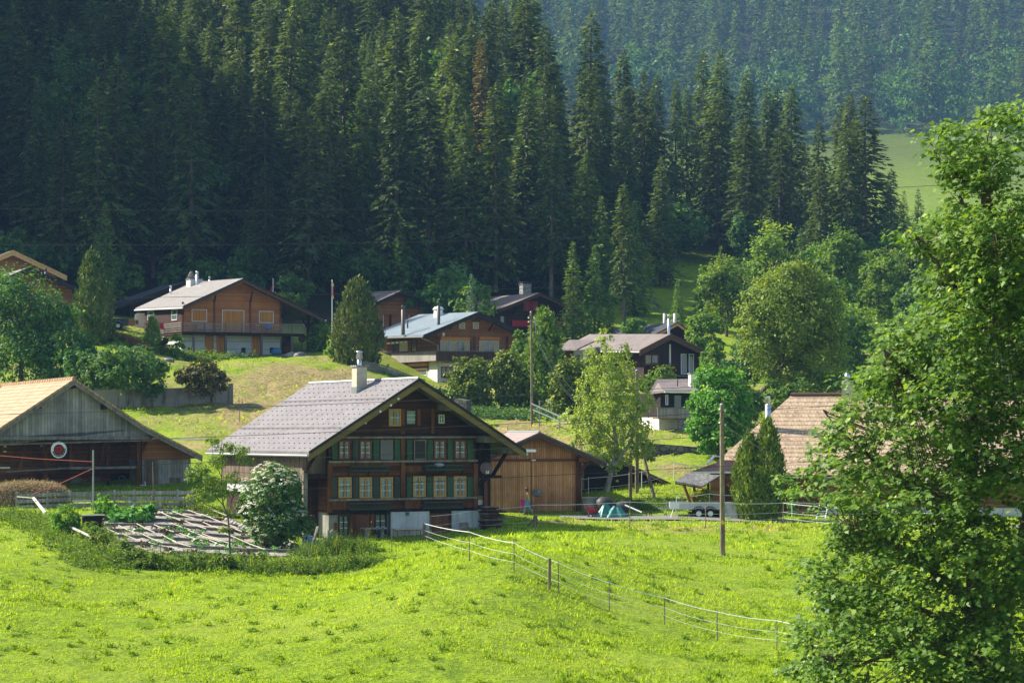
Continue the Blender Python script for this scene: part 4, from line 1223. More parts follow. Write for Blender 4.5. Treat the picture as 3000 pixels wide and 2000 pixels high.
# ---- dark roof behind chalet A
h = House('chalet', 'low chalet with a black tiled roof just behind the large chestnut brown chalet', 'chalet', P(400, 960, 262), 26)
prof, rf, u0, u1 = body(h, (545, 825), (330, 900), (760, 905), -1.0, 8, 380, 700, 7, 'board_dark', 'roof_dark', 0.18, 0, 'fascia_black')

# ---- chalet B, blue grey roof
h = House('chalet', 'brown chalet with a blue grey slate roof, striped awning and plaster ground floor', 'chalet', P(1278, 1118, 240), 25)
VF = -1.5
vB = 14.0
prof, rf, u0, u1 = body(h, (1402, 913), (1240, 981), (1543, 977), VF, vB, 1282, 1520, 12.5, 'log_mid', 'roof_blue', 0.2, -0.35, 'fascia_black', 0.18, 'steel_dark', None, w0=h.pu(1400, 1058)[1])
wF = h.pu(1400, 1058)[1]
h.box('ground_floor', 'plaster', u0 + 0.05, u1 - 0.05, 0.05, 12, -2.0, wF - 0.003)
bw0, bw1 = h.pu(1400, 1059, -1.3)[1], h.pu(1400, 1054, -1.3)[1]
uB0, uB1 = h.pu(1279, 1040, -1.3)[0], h.pu(1511, 1040, -1.3)[0]
vB_, _ = h.pv(1148, 1040, uB0)
h.box('balcony_floor', 'beam_grey', uB0, uB1, -1.3, -0.003, bw0, bw1)
h.box('balcony_floor', 'beam_grey', uB0, u0 - 0.02, 0.0, vB_, bw0, bw1)
m = MB().box(uB0, uB1, -1.36, -1.32, bw0 + 0.05, bw1 + 0.82); m.build('railing', M['rail_brown'], h.o)
m = MB().box(uB0 - 0.06, uB0 - 0.02, -1.3, vB_, bw0 + 0.05, bw1 + 0.82); m.build('railing', M['rail_grey'], h.o)
m = MB().box(uB0 - 0.07, uB1, -1.38, -1.3, bw1 + 0.83, bw1 + 0.9); m.box(uB0 - 0.07, uB0 - 0.01, -1.29, vB_, bw1 + 0.83, bw1 + 0.9); each(m, 'handrail', M['beam_grey'], h.o)
# bay window block under the eave on the left side
uS = uB0 - 0.0
for x0, x1, y0, y1 in ((1290, 1375, 996, 1032), (1404, 1461, 998, 1033)):
    window(h, x0, x1, y0, y1, 0, 'frame_white', 0.05, 3 if x1 - x0 > 70 else 2, 0, 'curtain_warm', cover=0.55)
    pixbox(h, 'roller_box', 'frame_orange', x0 - 1, x1 + 1, 987, 996, 0, 0.004, 0.22)
for x0 in (1345, 1385):
    window(h, x0, x0 + 17, 944, 963, 0, 'frame_white', 0.06, 1, 1, 'curtain_warm', cover=1)
    pixbox(h, 'window_lintel', 'frame_red', x0 - 3, x0 + 20, 939, 943, 0, 0.004, 0.1)
window(h, 1519, 1541, 1011, 1033, -0.02, 'frame_white', 0.06, 2, 1, 'curtain', cover=1) if False else None
window(h, 1500, 1517, 1011, 1033, 0, 'frame_white', 0.06, 2, 1, 'curtain', cover=1)
# left side: glazed bay, plaster piece, door
uSd = u0
bay0, bay1, w0, w1 = h.srect(1102, 1146, 995, 1032, u0)
h.box('bay', 'plaster', u0 - 0.6, u0 - 0.005, bay0 - 0.3, bay1 + 0.5, -1.5, w0 + 0.1)
h.box('bay', 'frame_orange', u0 - 0.6, u0 - 0.005, bay0 - 0.3, bay1 + 0.5, w0 + 0.103, w1 + 0.3)
window(h, 0, 0, 0, 0, 0, 'frame_orange', 0.08, 3, 0, 'curtain', cover=0.25, side=u0 - 0.6, rc=(bay0, bay1, w0 + 0.15, w1))
for x0, x1 in ((1152, 1168), (1206, 1222)):
    window(h, x0, x1, 996, 1029, 0, 'frame_red', 0.07, 1, 0, None, side=u0)
a, b, w0, w1 = h.srect(1172, 1196, 1000, 1029, u0)
h.box('side_plaster', 'plaster', u0 - 0.08, u0 - 0.004, a, b, w0, w1)
# awning
a0, _, w0, w1 = h.srect(1152, 1232, 990, 1003, u0)
a0, a1 = h.pv(1232, 990, u0)[0], h.pv(1168, 992, u0)[0]
m = MB()
n = 10
for i in range(n):
    p, q = a0 + (a1 - a0) * i / n, a0 + (a1 - a0) * (i + 1) / n
    m.add([(u0 - 0.02, p, w1), (u0 - 0.02, q, w1), (u0 - 1.5, q, w1 - 0.42), (u0 - 1.5, p, w1 - 0.42), (u0 - 1.5, q, w1 - 0.6), (u0 - 1.5, p, w1 - 0.6)], [(0, 1, 2, 3), (3, 2, 4, 5)])
aw = m.build('awning', plain('awning_cloth', lin('#c9977c'), 0.8), h.o)
m = MB()
for i in range(0, n, 2):
    p, q = a0 + (a1 - a0) * i / n, a0 + (a1 - a0) * (i + 1) / n
    m.add([(u0 - 1.506, p, w1 - 0.425), (u0 - 1.506, q, w1 - 0.425), (u0 - 1.506, q, w1 - 0.61), (u0 - 1.506, p, w1 - 0.61)], [(0, 1, 2, 3)])
m.build('stripe', M['white'], aw)
# drainpipe at the front corner and ground floor openings
m = MB().tube([(prof[0][0] - 0.05, VF + 0.1, prof[0][1] - 0.3), (u0 - 0.1, -0.3, prof[0][1] - 0.95), (u0 - 0.1, -0.3, bw0 - 2.3)], 0.06); m.build('downpipe', M['zinc'], h.o)
window(h, 1230, 1252, 1076, 1099, 0.05, 'frame_white', 0.06, 1, 0, None) if False else None
window(h, 1292, 1335, 1074, 1107, 0.05, 'frame_red', 0.09, 3, 1, None)
pixbox(h, 'blind_box', 'white', 1296, 1330, 1064, 1068, 0.05, 0.004, 0.2)
k0, k1, w0, w1 = h.srect(1226, 1252, 1074, 1100, u0 + 0.05)
window(h, 0, 0, 0, 0, 0, 'frame_white', 0.06, 1, 0, None, side=u0 + 0.05, rc=(k0, k1, w0, w1))
k0, k1, w0, w1 = h.srect(1205, 1257, 1064, 1075, u0 + 0.05)
h.box('orange_blind', 'frame_orange', u0 - 0.35, u0 + 0.045, k0, k1, w0 + 0.1, w1)
h.box('red_awning', 'fascia_brown', u0 - 0.12, u0 + 0.045, k0 + 0.1, k1 - 0.1, w0 - 0.3, w0 + 0.09)
m = MB()
for x, y in ((1318, 965), (1432, 968), (1505, 985)):
    a, wa = h.pu(x, y); m.bar((a, -0.03, wa), (a, -1.2, wa + 0.75), 0.13)
each(m, 'brace', M['beam_brown'], h.o)
m = MB()
for x in (1378, 1390, 1284, 1485):
    u = h.pu(x, 1000)[0]; m.box(u - 0.1, u + 0.1, -0.1, -0.003, wF + 0.05, h.pu(x, 985)[1])
each(m, 'wall_post', M['beam_brown'], h.o)
rl = stack(h, rf, 1181, 895, 968, 3.3, 0.19, 'steel_dark', True)
stack(h, rf, 1285, 884, 953, 1.0, 0.16, 'steel_dark', True)
stack(h, rf, 1284, 906, 920, 7.0, 0.36, 'white', sq=True, name='chimney')
u, wt = h.pu(1284, 906, 7.0)
MB().prism([(u - 0.45, 6.55, wt + 0.003), (u + 0.45, 6.55, wt + 0.003), (u + 0.2, 6.55, wt + 0.28), (u - 0.2, 6.55, wt + 0.28)], (0, 0.9, 0)).build('chimney_hat', M['white'], rf)
stack(h, rf, 1194, 938, 948, 4.2, 0.08, 'black', False)
u, w = h.pu(1298, 978, -0.4)
LB = MB().lathe([(0.0, 0.15), (0.12, 0.1), (0.14, 0), (0.1, -0.2), (0, -0.25)], (u, -0.5, w)).build('lamp', M['white'], h.o, True)
CHB = h

# ---- chalet C, plum roof, red shutters
h = House('chalet', 'dark brown chalet with bright red shutters and a red balcony front', 'chalet', P(1430, 1010, 266), 24)
VF = -1.3
prof, rf, u0, u1 = body(h, (1583, 857), (1424, 922), (1729, 926), VF, 14, 1440, 1663, 13, 'log_dark', 'roof_plum', 0.18, -0.2, 'fascia_brown', 0.16, None, None, w0=h.pu(1600, 996)[1])
h.box('foundation', 'plaster', u0 + 0.05, u1 - 0.05, 0.05, 12, -1.5, h.pu(1600, 996)[1] - 0.003)
for x0, x1 in ((1534, 1553), (1556, 1575)):
    a, b, w0, w1 = h.rect(x0, x1, 883, 910)
    o = h.box('shutter', 'red', a, b, -0.06, -0.004, w0, w1)
    MB().box(a + 0.2, b - 0.2, -0.066, -0.059, w0 + 0.25, w1 - 0.15).build('panel', M['red_dark'], o)
    pixbox(h, 'window', 'glass', x0 + 8, x1 - 8, 888, 904, 0, 0.07, 0.075, o)
pixbox(h, 'balcony_front', 'red', 1494, 1553, 939, 957, 0, 0.5, 0.6)
pixbox(h, 'balcony_front', 'red', 1622, 1638, 941, 968, 0, 0.5, 0.6)
pixbox(h, 'window', 'glass', 1466, 1476, 926, 950, 0, 0.004, 0.05)
pixbox(h, 'window', 'glass', 1560, 1600, 928, 962, 0, 0.004, 0.05)
m = MB()
for x, y in ((1503, 905), (1640, 905)):
    a, wa = h.pu(x, y + 15); m.bar((a, -0.03, wa), (a, -1.0, wa + 0.8), 0.13)
each(m, 'brace', M['beam_dark'], h.o)
stack(h, rf, 1539, 832, 862, 6, 0.52, 'stone_pale', sq=True, name='chimney', down=4)
u, wt = h.pu(1539, 832, 6)
MB().box(u - 0.6, u + 0.6, 5.4, 6.6, wt + 0.15, wt + 0.2).build('chimney_hat', M['steel_dark'], rf)
D = empty('satellite_dish', h.world(h.pu(1668, 985, -0.3)[0], -0.3, h.pu(1668, 988, -0.3)[1]), R(20)); tag(D, 'pale grey satellite dish at the corner of the chalet with red shutters', 'satellite dish')
o = MB().lathe([(0, 0.1), (0.2, 0.09), (0.36, 0.045), (0.43, 0), (0.43, -0.02), (0, 0.07)], n=20).build('dish', M['dish_grey'], D, True); o.rotation_euler = (R(85), 0, 0); o.location = (0, 0, 0.25)
MB().tube([(0, 0.05, 0.2), (0, 0.1, -1.2)], 0.04).build('mast', M['steel_dark'], D)
CHC = h
# ---- chalet D
h = House('chalet', 'plain brown chalet with tan closed shutters half hidden behind the blue grey roof', 'chalet', P(1098, 985, 264), 24)
prof, rf, u0, u1 = body(h, (1178, 850), (1082, 894), (1275, 900), -1.2, 9, 1097, 1256, 8, 'log_mid', 'roof_plum', 0.18, -0.3, 'fascia_black', 0.16, None, None)
for x0, x1 in ((1103, 1122), (1166, 1197)):
    a, b, w0, w1 = h.rect(x0, x1, 922, 957)
    o = h.box('closed_shutter', 'shutter_tan', a, b, -0.06, -0.004, w0, w1)
    MB().box(b + 0.003, b + 0.06, -0.07, -0.004, w0, w1).build('window_frame', M['frame_white'], o)
m = MB()
u = h.pu(1143, 940)[0]; m.box(u - 0.1, u + 0.1, -0.1, -0.003, -0.5, h.pu(1143, 922)[1]); each(m, 'wall_post', M['beam_dark'], h.o)

# ---- chalet E
h = House('chalet', 'black brown chalet with a plum slate roof and two tall teal curtained windows', 'chalet', P(1875, 1112, 230), 27)
VF = -1.2
vB = 15.0
prof, rf, u0, u1 = body(h, (1965, 978), (1874, 1025), (2098, 1043), VF, vB, 1886, 2050, 14, 'board_charcoal', 'roof_plum', 0.2, -0.5, 'fascia_brown', 0.35, 'zinc', None, verge='fascia_brown')
uE0, uE1 = h.pv(1700, 1010, u0)[0], 0
window(h, 1870, 1928, 1038, 1070, 0, 'frame_red', 0.1, 2, 0, None) if False else window(h, 1888, 1930, 1038, 1070, 0, 'frame_red', 0.1, 2, 0, None)
for x0, x1 in ((1994, 2010), (2017, 2032)):
    window(h, x0, x1, 1036, 1096, 0, 'frame_white', 0.07, 1, 0, None, 'glass_teal')
pixbox(h, 'white_pipe', 'white', 1959, 1963, 1008, 1070, 0, 0.05, 0.16)
bw = h.pu(1950, 1098, -1.2)[1]
h.box('balcony_floor', 'beam_dark', u0, h.pu(1985, 1090, -1.2)[0], -1.2, -0.003, bw - 0.05, bw + 0.1)
m = MB()
for i in range(6):
    w = bw + 0.2 + i * 0.17; m.box(u0, h.pu(1984, 1090, -1.2)[0], -1.22, -1.18, w, w + 0.09)
each(m, 'railing', M['rail_brown'], h.o)
h.box('ledge', 'beam_grey', h.pu(1960, 1100, -0.6)[0], u1 + 0.1, -0.6, -0.004, h.pu(2000, 1103, -0.6)[1], h.pu(2000, 1099, -0.6)[1])
# lower wing to the left with its own roof
vv0, _ = h.pv(1740, 1000, u0); 
uw, ww = h.pu(1640, 1023, 6.0); uw1, ww1 = h.pu(1730, 990, 9.0)
m = MB().prism([(h.pu(1633, 1022, 8)[0], 8, h.pu(1633, 1022, 8)[1]), (h.pu(1690, 1022, 5)[0], 5, h.pu(1690, 1022, 5)[1]), (h.pu(1745, 995, 8)[0], 8.0, h.pu(1745, 996, 8)[1]), (h.pu(1668, 995, 11)[0], 11, h.pu(1668, 995, 11)[1])], (0, 0, -0.15))
w_ = m.build('wing_roof', M['roof_plum'], h.o)
ua, ub = h.pu(1645, 1040, 8)[0], h.pu(1680, 1040, 8)[0]
h.box('wing_wall', 'rail_brown', ua, ub, 8, 13, -3, h.pu(1660, 1024, 8)[1])
h.box('wing_wall', 'plaster', ub + 0.01, u0 - 0.01, 8.5, 13, -3, h.pu(1690, 1024, 8)[1])
pixbox(h, 'window', 'glass', 1687, 1698, 1040, 1062, 8.5, 0.004, 0.05)
stack(h, rf, 1959, 922, 980, 0.8, 0.13, 'steel', True)
stack(h, rf, 1980, 1010, 1014, 0.5, 0.02, 'steel', False) if False else None
# ---- chalet F behind E
h = House('chalet', 'small chalet with two white round chimneys peeping over the plum slate roof', 'chalet', P(1900, 1000, 256), 27)
prof, rf, u0, u1 = body(h, (1985, 943), (1915, 980), (2030, 977), -1.0, 13, 1930, 2015, 12, 'log_dark', 'roof_dark', 0.18, 0.1, 'fascia_new', 0.22, None, None, verge='fascia_brown')
stack(h, rf, 1947, 918, 946, 5.0, 0.17, 'plaster', False, 'chimney'); stack(h, rf, 1977, 918, 942, 2.4, 0.17, 'plaster', False, 'chimney')
m = MB()
for x in (1894, 1904):
    u, w = h.pu(x, 976, 7); m.tube([(u, 7, w - 0.5), (u, 7, w + 0.25)], [0.14, 0.06], n=7)
each(m, 'roof_vent', M['black'], rf)
# ---- chalet G, lower right
h = House('chalet', 'small dark chalet with a white chimney and grey boarded balcony beside the round maple', 'chalet', P(1935, 1284, 195), 16)
VF = -1.0
uA, wA = h.pu(1990, 1108, 2.5)
# low pitched roof with its eave to the front
q = [h.pu(1903, 1150, VF), h.pu(1946, 1143, VF), h.pu(2030, 1143, VF), h.pu(2075, 1130, VF)]
r_ = [h.pu(1925, 1111, 4.0), h.pu(2075, 1108, 4.0)]
m = MB().prism([(h.pu(1900, 1152, 1.5)[0], 1.5, h.pu(1900, 1150, 1.5)[1]), (q[1][0], VF, q[1][1]), (q[3][0], VF, q[2][1]), (r_[1][0], 4.0, r_[1][1]), (r_[0][0], 4.0, r_[0][1])], (0, 0, -0.16))
rf = m.build('roof', M['roof_plum'], h.o)
MB().tube([(q[1][0], VF - 0.05, q[1][1] - 0.12), (q[3][0], VF - 0.05, q[2][1] - 0.12)], 0.07).build('gutter', M['white_metal'], rf)
a = h.pu(1935, 1200)[0]; b = h.pu(2090, 1200)[0]; wM = h.pu(1980, 1222)[1]
h.box('wall', 'board_black', a, b, 0, 6, wM, q[1][1] - 0.2)
h.box('ground_floor', 'plaster', a - 0.02, b - 0.2, 0.3, 6, -2.5, wM - 0.003)
window(h, 1949, 1957, 1156, 1186, 0, 'frame_white', 0.07, 1, 0, None)
pixbox(h, 'door', 'glass_teal', 1975, 1995, 1158, 1194, 0, 0.004, 0.06)
bw = h.pu(1975, 1227, -1.2)[1]
h.box('balcony_floor', 'beam_brown', h.pu(1926, 1220, -1.2)[0], b - 0.3, -1.2, -0.003, bw, bw + 0.12)
h.box('railing', 'rail_grey', h.pu(1926, 1220, -1.2)[0], b - 0.3, -1.24, -1.2, bw + 0.05, h.pu(1975, 1197, -1.2)[1])
h.box('handrail', 'beam_grey', h.pu(1925, 1220, -1.2)[0], b - 0.28, -1.28, -1.16, h.pu(1975, 1197, -1.2)[1] + 0.003, h.pu(1975, 1193, -1.2)[1])
a_, b_, w0, w1 = h.rect(1988, 2004, 1229, 1281, -0.9)
h.box('pillar', 'stone_pale', a_, b_, -1.1, -0.65, -1.5, w1)
stack(h, rf, 2031, 1093, 1131, 0.6, 0.32, 'plaster', sq=True, name='chimney')
stack(h, rf, 1985, 1108, 1120, 1.5, 0.05, 'black', False)
# ---- two chalets at the top left
h = House('chalet', 'chalet gable with pale new fascia boards at the upper left edge of the village', 'chalet', P(-60, 940, 258), 24)
body(h, (38, 733), (-150, 812), (196, 808), -1.2, 12, -110, 165, 11, 'log_light', 'roof_slate', 0.2, 0, 'fascia_new', 0.36, None, None, verge='fascia_new')
h = House('chalet', 'dark brown chalet with tan closed shutters behind the big round bush on the left', 'chalet', P(20, 930, 248), 24)
VF = -1.2
prof, rf, u0, u1 = body(h, (84, 783), (-40, 838), (274, 863), VF, 12, -10, 212, 11, 'log_mid', 'roof_slate', 0.2, 0, 'fascia_black', 0.2, None, None)
for x0, x1 in ((112, 138), (139, 171)):
    pixbox(h, 'closed_shutter', 'shutter_tan', x0, x1, 873, 912, 0, 0.004, 0.06)
stack(h, rf, 134, 786, 802, 1.2, 0.13, 'steel_dark', True)
h.box('foundation', 'plaster', u0 + 0.05, u1 - 0.05, -0.03, 10, -2, h.pu(100, 935)[1])
MB().tube([(prof[2][0] - 0.2, VF + 0.2, prof[2][1] - 0.3), (prof[2][0] + 1.1, VF + 0.2, prof[2][1] - 1.2), (prof[2][0] + 1.1, VF + 0.2, prof[2][1] - 1.8)], 0.06).build('downpipe', M['beam_grey'], h.o)
# ================================================================ VEGETATION
FM = dict(
 spruce=foliage('spruce_needles', lin('#2c411a'), lin('#687d36'), lin('#93984a'), 0.32, 0.25, 0.6, objvar=0.6),
 spruce_young=foliage('young_spruce_needles', lin('#44662a'), lin('#7a9a3a'), lin('#9db04a'), 0.3, 0.25, 0.6, objvar=0.3),
 spruce_dry=foliage('dry_spruce_needles', lin('#665a30'), lin('#988646'), lin('#a3925a'), 0.22, 0.2, 0.6, objvar=0.2),
 spruce_pale=foliage('pale_spruce_needles', lin('#4a6656'), lin('#6f8a72'), None, 0.22, 0.2, 0.6, objvar=0.2),
 yew=foliage('yew_needles', lin('#3a5220'), lin('#6d7d32'), lin('#8f8f40'), 0.2, 0.25, 0.6, objvar=0.2),
 thuja=foliage('thuja_scales', lin('#47621a'), lin('#86992f'), lin('#a3ad40'), 0.22, 0.25, 0.6, objvar=0.15),
 leaf=foliage('deciduous_leaves', lin('#466c26'), lin('#88a645'), lin('#a8b45a'), 0.42, 0.15, 0.6, objvar=0.4),
 leaf_dark=foliage('dark_leaves', lin('#35582a'), lin('#648c40'), lin('#7d9c48'), 0.36, 0.22, 0.55, objvar=0.3),
 leaf_ash=foliage('ash_leaves', lin('#4a6826'), lin('#8ca046'), lin('#b4bc66'), 0.4, 0.2, 0.55, objvar=0.2),
 leaf_round=foliage('bright_maple_leaves', lin('#3f6e1e'), lin('#7cab3a'), lin('#a3c458'), 0.4, 0.2, 0.55, objvar=0.1),
 leaf_lime=foliage('lime_leaves', lin('#7d8f22'), lin('#b3bb35'), lin('#d0cc4a'), 0.4, 0.3, 0.5, objvar=0.1),
 birch=foliage('birch_leaves', lin('#6d8a34'), lin('#a3b952'), lin('#c6cd74'), 0.38, 0.28, 0.5, objvar=0.1),
 maple=foliage('sycamore_leaves', lin('#3f6320'), lin('#86a040'), lin('#b4c46a'), 0.44, 0.25, 0.5, objvar=0.1),
 brown=foliage('brown_twigs_and_leaves', lin('#4a4a26'), lin('#6f6a38'), lin('#9a7d48'), 0.25, 0.2, 0.6, objvar=0.1),
 red=foliage('dark_red_leaves', lin('#3d2a22'), lin('#5d3f30'), None, 0.25, 0.2, 0.6, objvar=0.1),
 white=foliage('elder_blossom', lin('#d5d6b4'), lin('#f0eede'), None, 0.25, 0.2, 0.7, (1, 1, 0.9), 0.05),
 herb=foliage('rhubarb_leaves', lin('#3c7a28'), lin('#6ca443'), lin('#94c06a'), 0.32, 0.5, 0.4, objvar=0.1),
 weed=foliage('weeds_and_nettles', lin('#33541a'), lin('#7d982e'), lin('#b9ae48'), 0.38, 0.25, 0.6, objvar=0.1),
 grass=foliage('meadow_grass', lin('#5c7c12'), lin('#b8cc28'), lin('#d2c438'), 0.42, 0.2, 0.6, objvar=0.1),
 hay=foliage('cut_hay', lin('#8f8048'), lin('#b9a86c'), lin('#7f9138'), 0.3, 0.2, 0.7, objvar=0.1),
 straw=foliage('old_straw', lin('#83765d'), lin('#bcab88'), lin('#5b4f3a'), 0.2, 0.2, 0.8, objvar=0.05),
)
BARK = bark('spruce_bark', lin('#4c4138'), lin('#7d6d5f'))
BARK_D = bark('grey_brown_bark', lin('#3f352a'), lin('#76695a'))
BARK_B = bark('birch_bark', lin('#6b655a'), lin('#c2bcae'), 4.0)
KITE = [(0, 0), (0.4, 0.5), (1, 0), (0.4, -0.5)]

def spruce_crown(name, H, Rr, seed, mat, step=0.5, nb=7, tw=5.0, size=1.0, bare=0.08, gap=0.25, shape=0.85, droop=0.45):
    r = np.random.default_rng(seed)
    T, A, B, K = [], [], [], []
    z = bare * H
    while z < H * 0.985:
        t = (z - bare * H) / (H * (1 - bare))
        L0 = Rr * ((1 - t) ** shape) * (0.55 + 0.45 * min(1, t * 6 + 0.25)) + 0.18
        n = max(4, int(nb * (0.6 + 0.4 * (1 - t))))
        a0 = r.random() * 6.28
        for j in range(n):
            if r.random() < gap * (0.4 + 0.6 * (1 - t)): continue
            az = a0 + 6.283 * j / n + r.normal(0, 0.22)
            L = L0 * r.uniform(0.62, 1.12) * (0.86 + 0.30 * math.sin(2 * az + z * 0.55 + seed) * math.sin(z * 0.8 + seed * 2 + az))
            up = 0.25 * t - 0.05; dr = droop * (1 - t * 0.6) * r.uniform(0.7, 1.3)
            m = int(3 + L * tw)
            s = r.uniform(0.12, 1.0, m) ** 0.75
            o = np.array([math.cos(az), math.sin(az), 0.0]); sd = np.array([-o[1], o[0], 0.0])
            p = o * (s * L)[:, None]
            p[:, 2] = z + up * s * L - dr * s * s * L * (1.05 - 0.25 * s) + r.normal(0, 0.06, m)
            side = r.uniform(-1, 1, m)
            d = o * r.uniform(0.25, 0.9, (m, 1)) + sd * (side * 0.9)[:, None]
            d[:, 2] -= r.uniform(0.05, 0.75, m) * (1 - 0.65 * t)
            d = unit(d)
            ln = size * r.uniform(0.55, 1.15, m) * (0.75 + 0.5 * (1 - s)) * (0.45 + 0.55 * min(1, L / 1.6))
            nrm = unit(np.array([0, 0, 1.0]) + o * 0.5 + r.normal(0, 0.45, (m, 3)))
            b = unit(np.cross(d, nrm))
            T.append(p); A.append(d * ln[:, None]); B.append(b * (ln * r.uniform(0.28, 0.42, m))[:, None])
            K.append(np.clip(r.normal(0.42, 0.2, m) + 0.25 * (s - 0.5), 0, 1))
        z += step * r.uniform(0.8, 1.2) * (0.65 + 0.35 * (1 - t))
    # leader
    m = 14
    p = np.zeros((m, 3)); p[:, 2] = H * 0.955 + r.random(m) * H * 0.035
    d = unit(np.concatenate([r.normal(0, 0.5, (m, 2)), r.uniform(0.4, 1.2, (m, 1))], 1))
    T.append(p); A.append(d * 0.7 * size); B.append(unit(np.cross(d, r.normal(0, 1, (m, 3)))) * 0.2 * size); K.append(r.random(m))
    return scatter(name, np.concatenate(T), np.concatenate(A), np.concatenate(B), KITE, mat, np.concatenate(K))

def trunk_mesh(name, H, r0, mat, dead=0, seed=0):
    r = random.Random(seed)
    m = MB().tube([(0, 0, -1.5), (0.02 * H * r.uniform(-.3, .3), 0, H * 0.5), (0, 0, H * 0.97)], [r0 * 1.15, r0 * 0.62, 0.03], n=7)
    for i in range(dead):
        z = H * r.uniform(0.08, 0.7); a = r.uniform(0, 6.28); L = r.uniform(0.7, 2.0)
        m.tube([(0, 0, z), (L * math.cos(a), L * math.sin(a), z - 0.25 * L)], 0.045, 0.015, n=4, cap=False)
    me = bpy.data.meshes.new(name); me.from_pydata(m.v, [], m.f); me.update(); me.materials.append(mat)
    return me

def crown_leaves(ells, count, leaf, seed, clump=0.26, per=26, flat=0.75, hang=0.25, hole=0.0):
    """leaf positions in clumps spread over the shells of ellipsoids [(cx,cy,cz,rx,ry,rz)]"""
    r = np.random.default_rng(seed)
    ells = np.array(ells, float)
    vol = (ells[:, 3] * ells[:, 4] * ells[:, 5]) ** (2 / 3)
    nc = max(8, int(count / per))
    e = ells[r.choice(len(ells), nc, p=vol / vol.sum())]
    d = unit(r.normal(0, 1, (nc, 3)))
    rad = r.uniform(0.35, 1.06, nc) ** 0.6
    C = e[:, :3] + e[:, 3:] * d * rad[:, None]
    cr = clump * np.cbrt(e[:, 3] * e[:, 4] * e[:, 5]) * r.uniform(0.55, 1.35, nc)
    T = np.repeat(C, per, 0) + r.normal(0, 0.5, (nc * per, 3)) * np.repeat(cr, per)[:, None] * np.array([1, 1, flat])
    O = np.repeat(d, per, 0)
    n = len(T)
    nrm = unit(O * 0.7 + np.array([0, 0, 0.7]) + r.normal(0, 0.55, (n, 3)))
    ax = unit(np.cross(nrm, r.normal(0, 1, (n, 3))) + np.array([0, 0, -hang]))
    ln = leaf * r.uniform(0.65, 1.3, n)
    B = unit(np.cross(nrm, ax)) * (ln * 0.62)[:, None]
    k = np.clip(np.repeat(r.normal(0.45, 0.16, nc), per) + r.normal(0, 0.2, n), 0, 1)
    return T, ax * ln[:, None], B, k

def dec_crown(name, ells, count, leaf, seed, mat, **kw):
    T, A, B, k = crown_leaves(ells, count, leaf, seed, **kw)
    return scatter(name, T, A, B, KITE, mat, k)

def lumpy(rx, rz, seed, n=9, base=0.0, cone=0.0):
    """ellipsoids that together make an uneven crown of half width rx and height rz standing on base"""
    r = np.random.default_rng(seed)
    out = [(0, 0, base + rz * 0.5, rx * 0.72, rx * 0.72, rz * 0.47)]
    for i in range(n):
        a = 6.283 * (i / n) + r.uniform(-.3, .3); t = r.uniform(0.12, 0.92)
        w = rx * math.sin(math.pi * min(0.97, 0.12 + 0.82 * t)) ** 0.7 * (1 - cone * t)
        k = r.uniform(0.30, 0.46)
        out.append((math.cos(a) * w * 0.66, math.sin(a) * w * 0.66, base + rz * (0.08 + 0.84 * t), rx * k, rx * k, rx * k * 0.85))
    return out

def plant(name, label, cat, loc, rz, parts, group=None, scale=1.0):
    o = empty(name, loc, rz); tag(o, label, cat, group)
    o.scale = (scale, scale, scale) if isinstance(scale, (int, float)) else scale
    for nm, me in parts:
        link(me, nm, o)
    return o

# ---------------------------------------------------------------- the near forest
SV = []
for i, (H, Rr, bare, gap, shp, dr) in enumerate(((26, 5.2, 0.06, 0.16, 0.75, 0.45), (27, 4.6, 0.14, 0.24, 0.66, 0.6), (25, 5.9, 0.05, 0.18, 0.88, 0.4), (28, 3.9, 0.24, 0.30, 0.55, 0.7), (26, 4.9, 0.10, 0.34, 0.62, 0.5), (27, 4.4, 0.30, 0.42, 0.5, 0.65), (24, 5.0, 0.04, 0.1, 0.95, 0.3))):
    SV.append((H, spruce_crown('spruce_crown', H, Rr, 50 + i, FM['spruce'], 0.44, 8, 5.0, 1.05, bare, gap, shp, dr), trunk_mesh('spruce_trunk', H, 0.34, BARK, 9, i)))
SVd = (26, spruce_crown('spruce_crown', 26, 3.3, 61, FM['spruce_dry'], 0.44, 8, 5.0, 1.0, 0.14, 0.3, 0.75, 0.5), trunk_mesh('spruce_trunk', 26, 0.34, BARK, 9, 8))
SVy = [(12, spruce_crown('spruce_crown', 12, 2.7, 70 + i, FM['spruce_young'], 0.36, 8, 7.0, 0.75, 0.02, 0.12, 0.9, 0.25), trunk_mesh('spruce_trunk', 12, 0.16, BARK, 0, i)) for i in range(2)]
SVp = (9, spruce_crown('spruce_crown', 9, 1.2, 77, FM['spruce_pale'], 0.3, 7, 9.0, 0.55, 0.02, 0.1, 0.8, 0.2), trunk_mesh('spruce_trunk', 9, 0.12, BARK, 0, 3))

def at_height(px, top, Ht, lo, hi):
    """the distance at which a tree of height Ht, rooted on the ground in column px, reaches up to row top"""
    ds = np.arange(lo, hi, 1.5)
    g = ground((px - CX) / F * ds, ds)
    hh = (HZ - top) / F * ds - g
    i = int(np.argmin(np.abs(hh - Ht) + 0.004 * ds))
    return ds[i], hh[i]

def spruce(px, D, H, var, label, group, wid=1.0):
    p = G(px, D, -0.1)
    s = H / var[0]
    return plant('spruce_tree', label, 'spruce', p, random.uniform(0, 6.28), (('trunk', var[2]), ('crown', var[1])), group, (s * wid, s * wid, s))

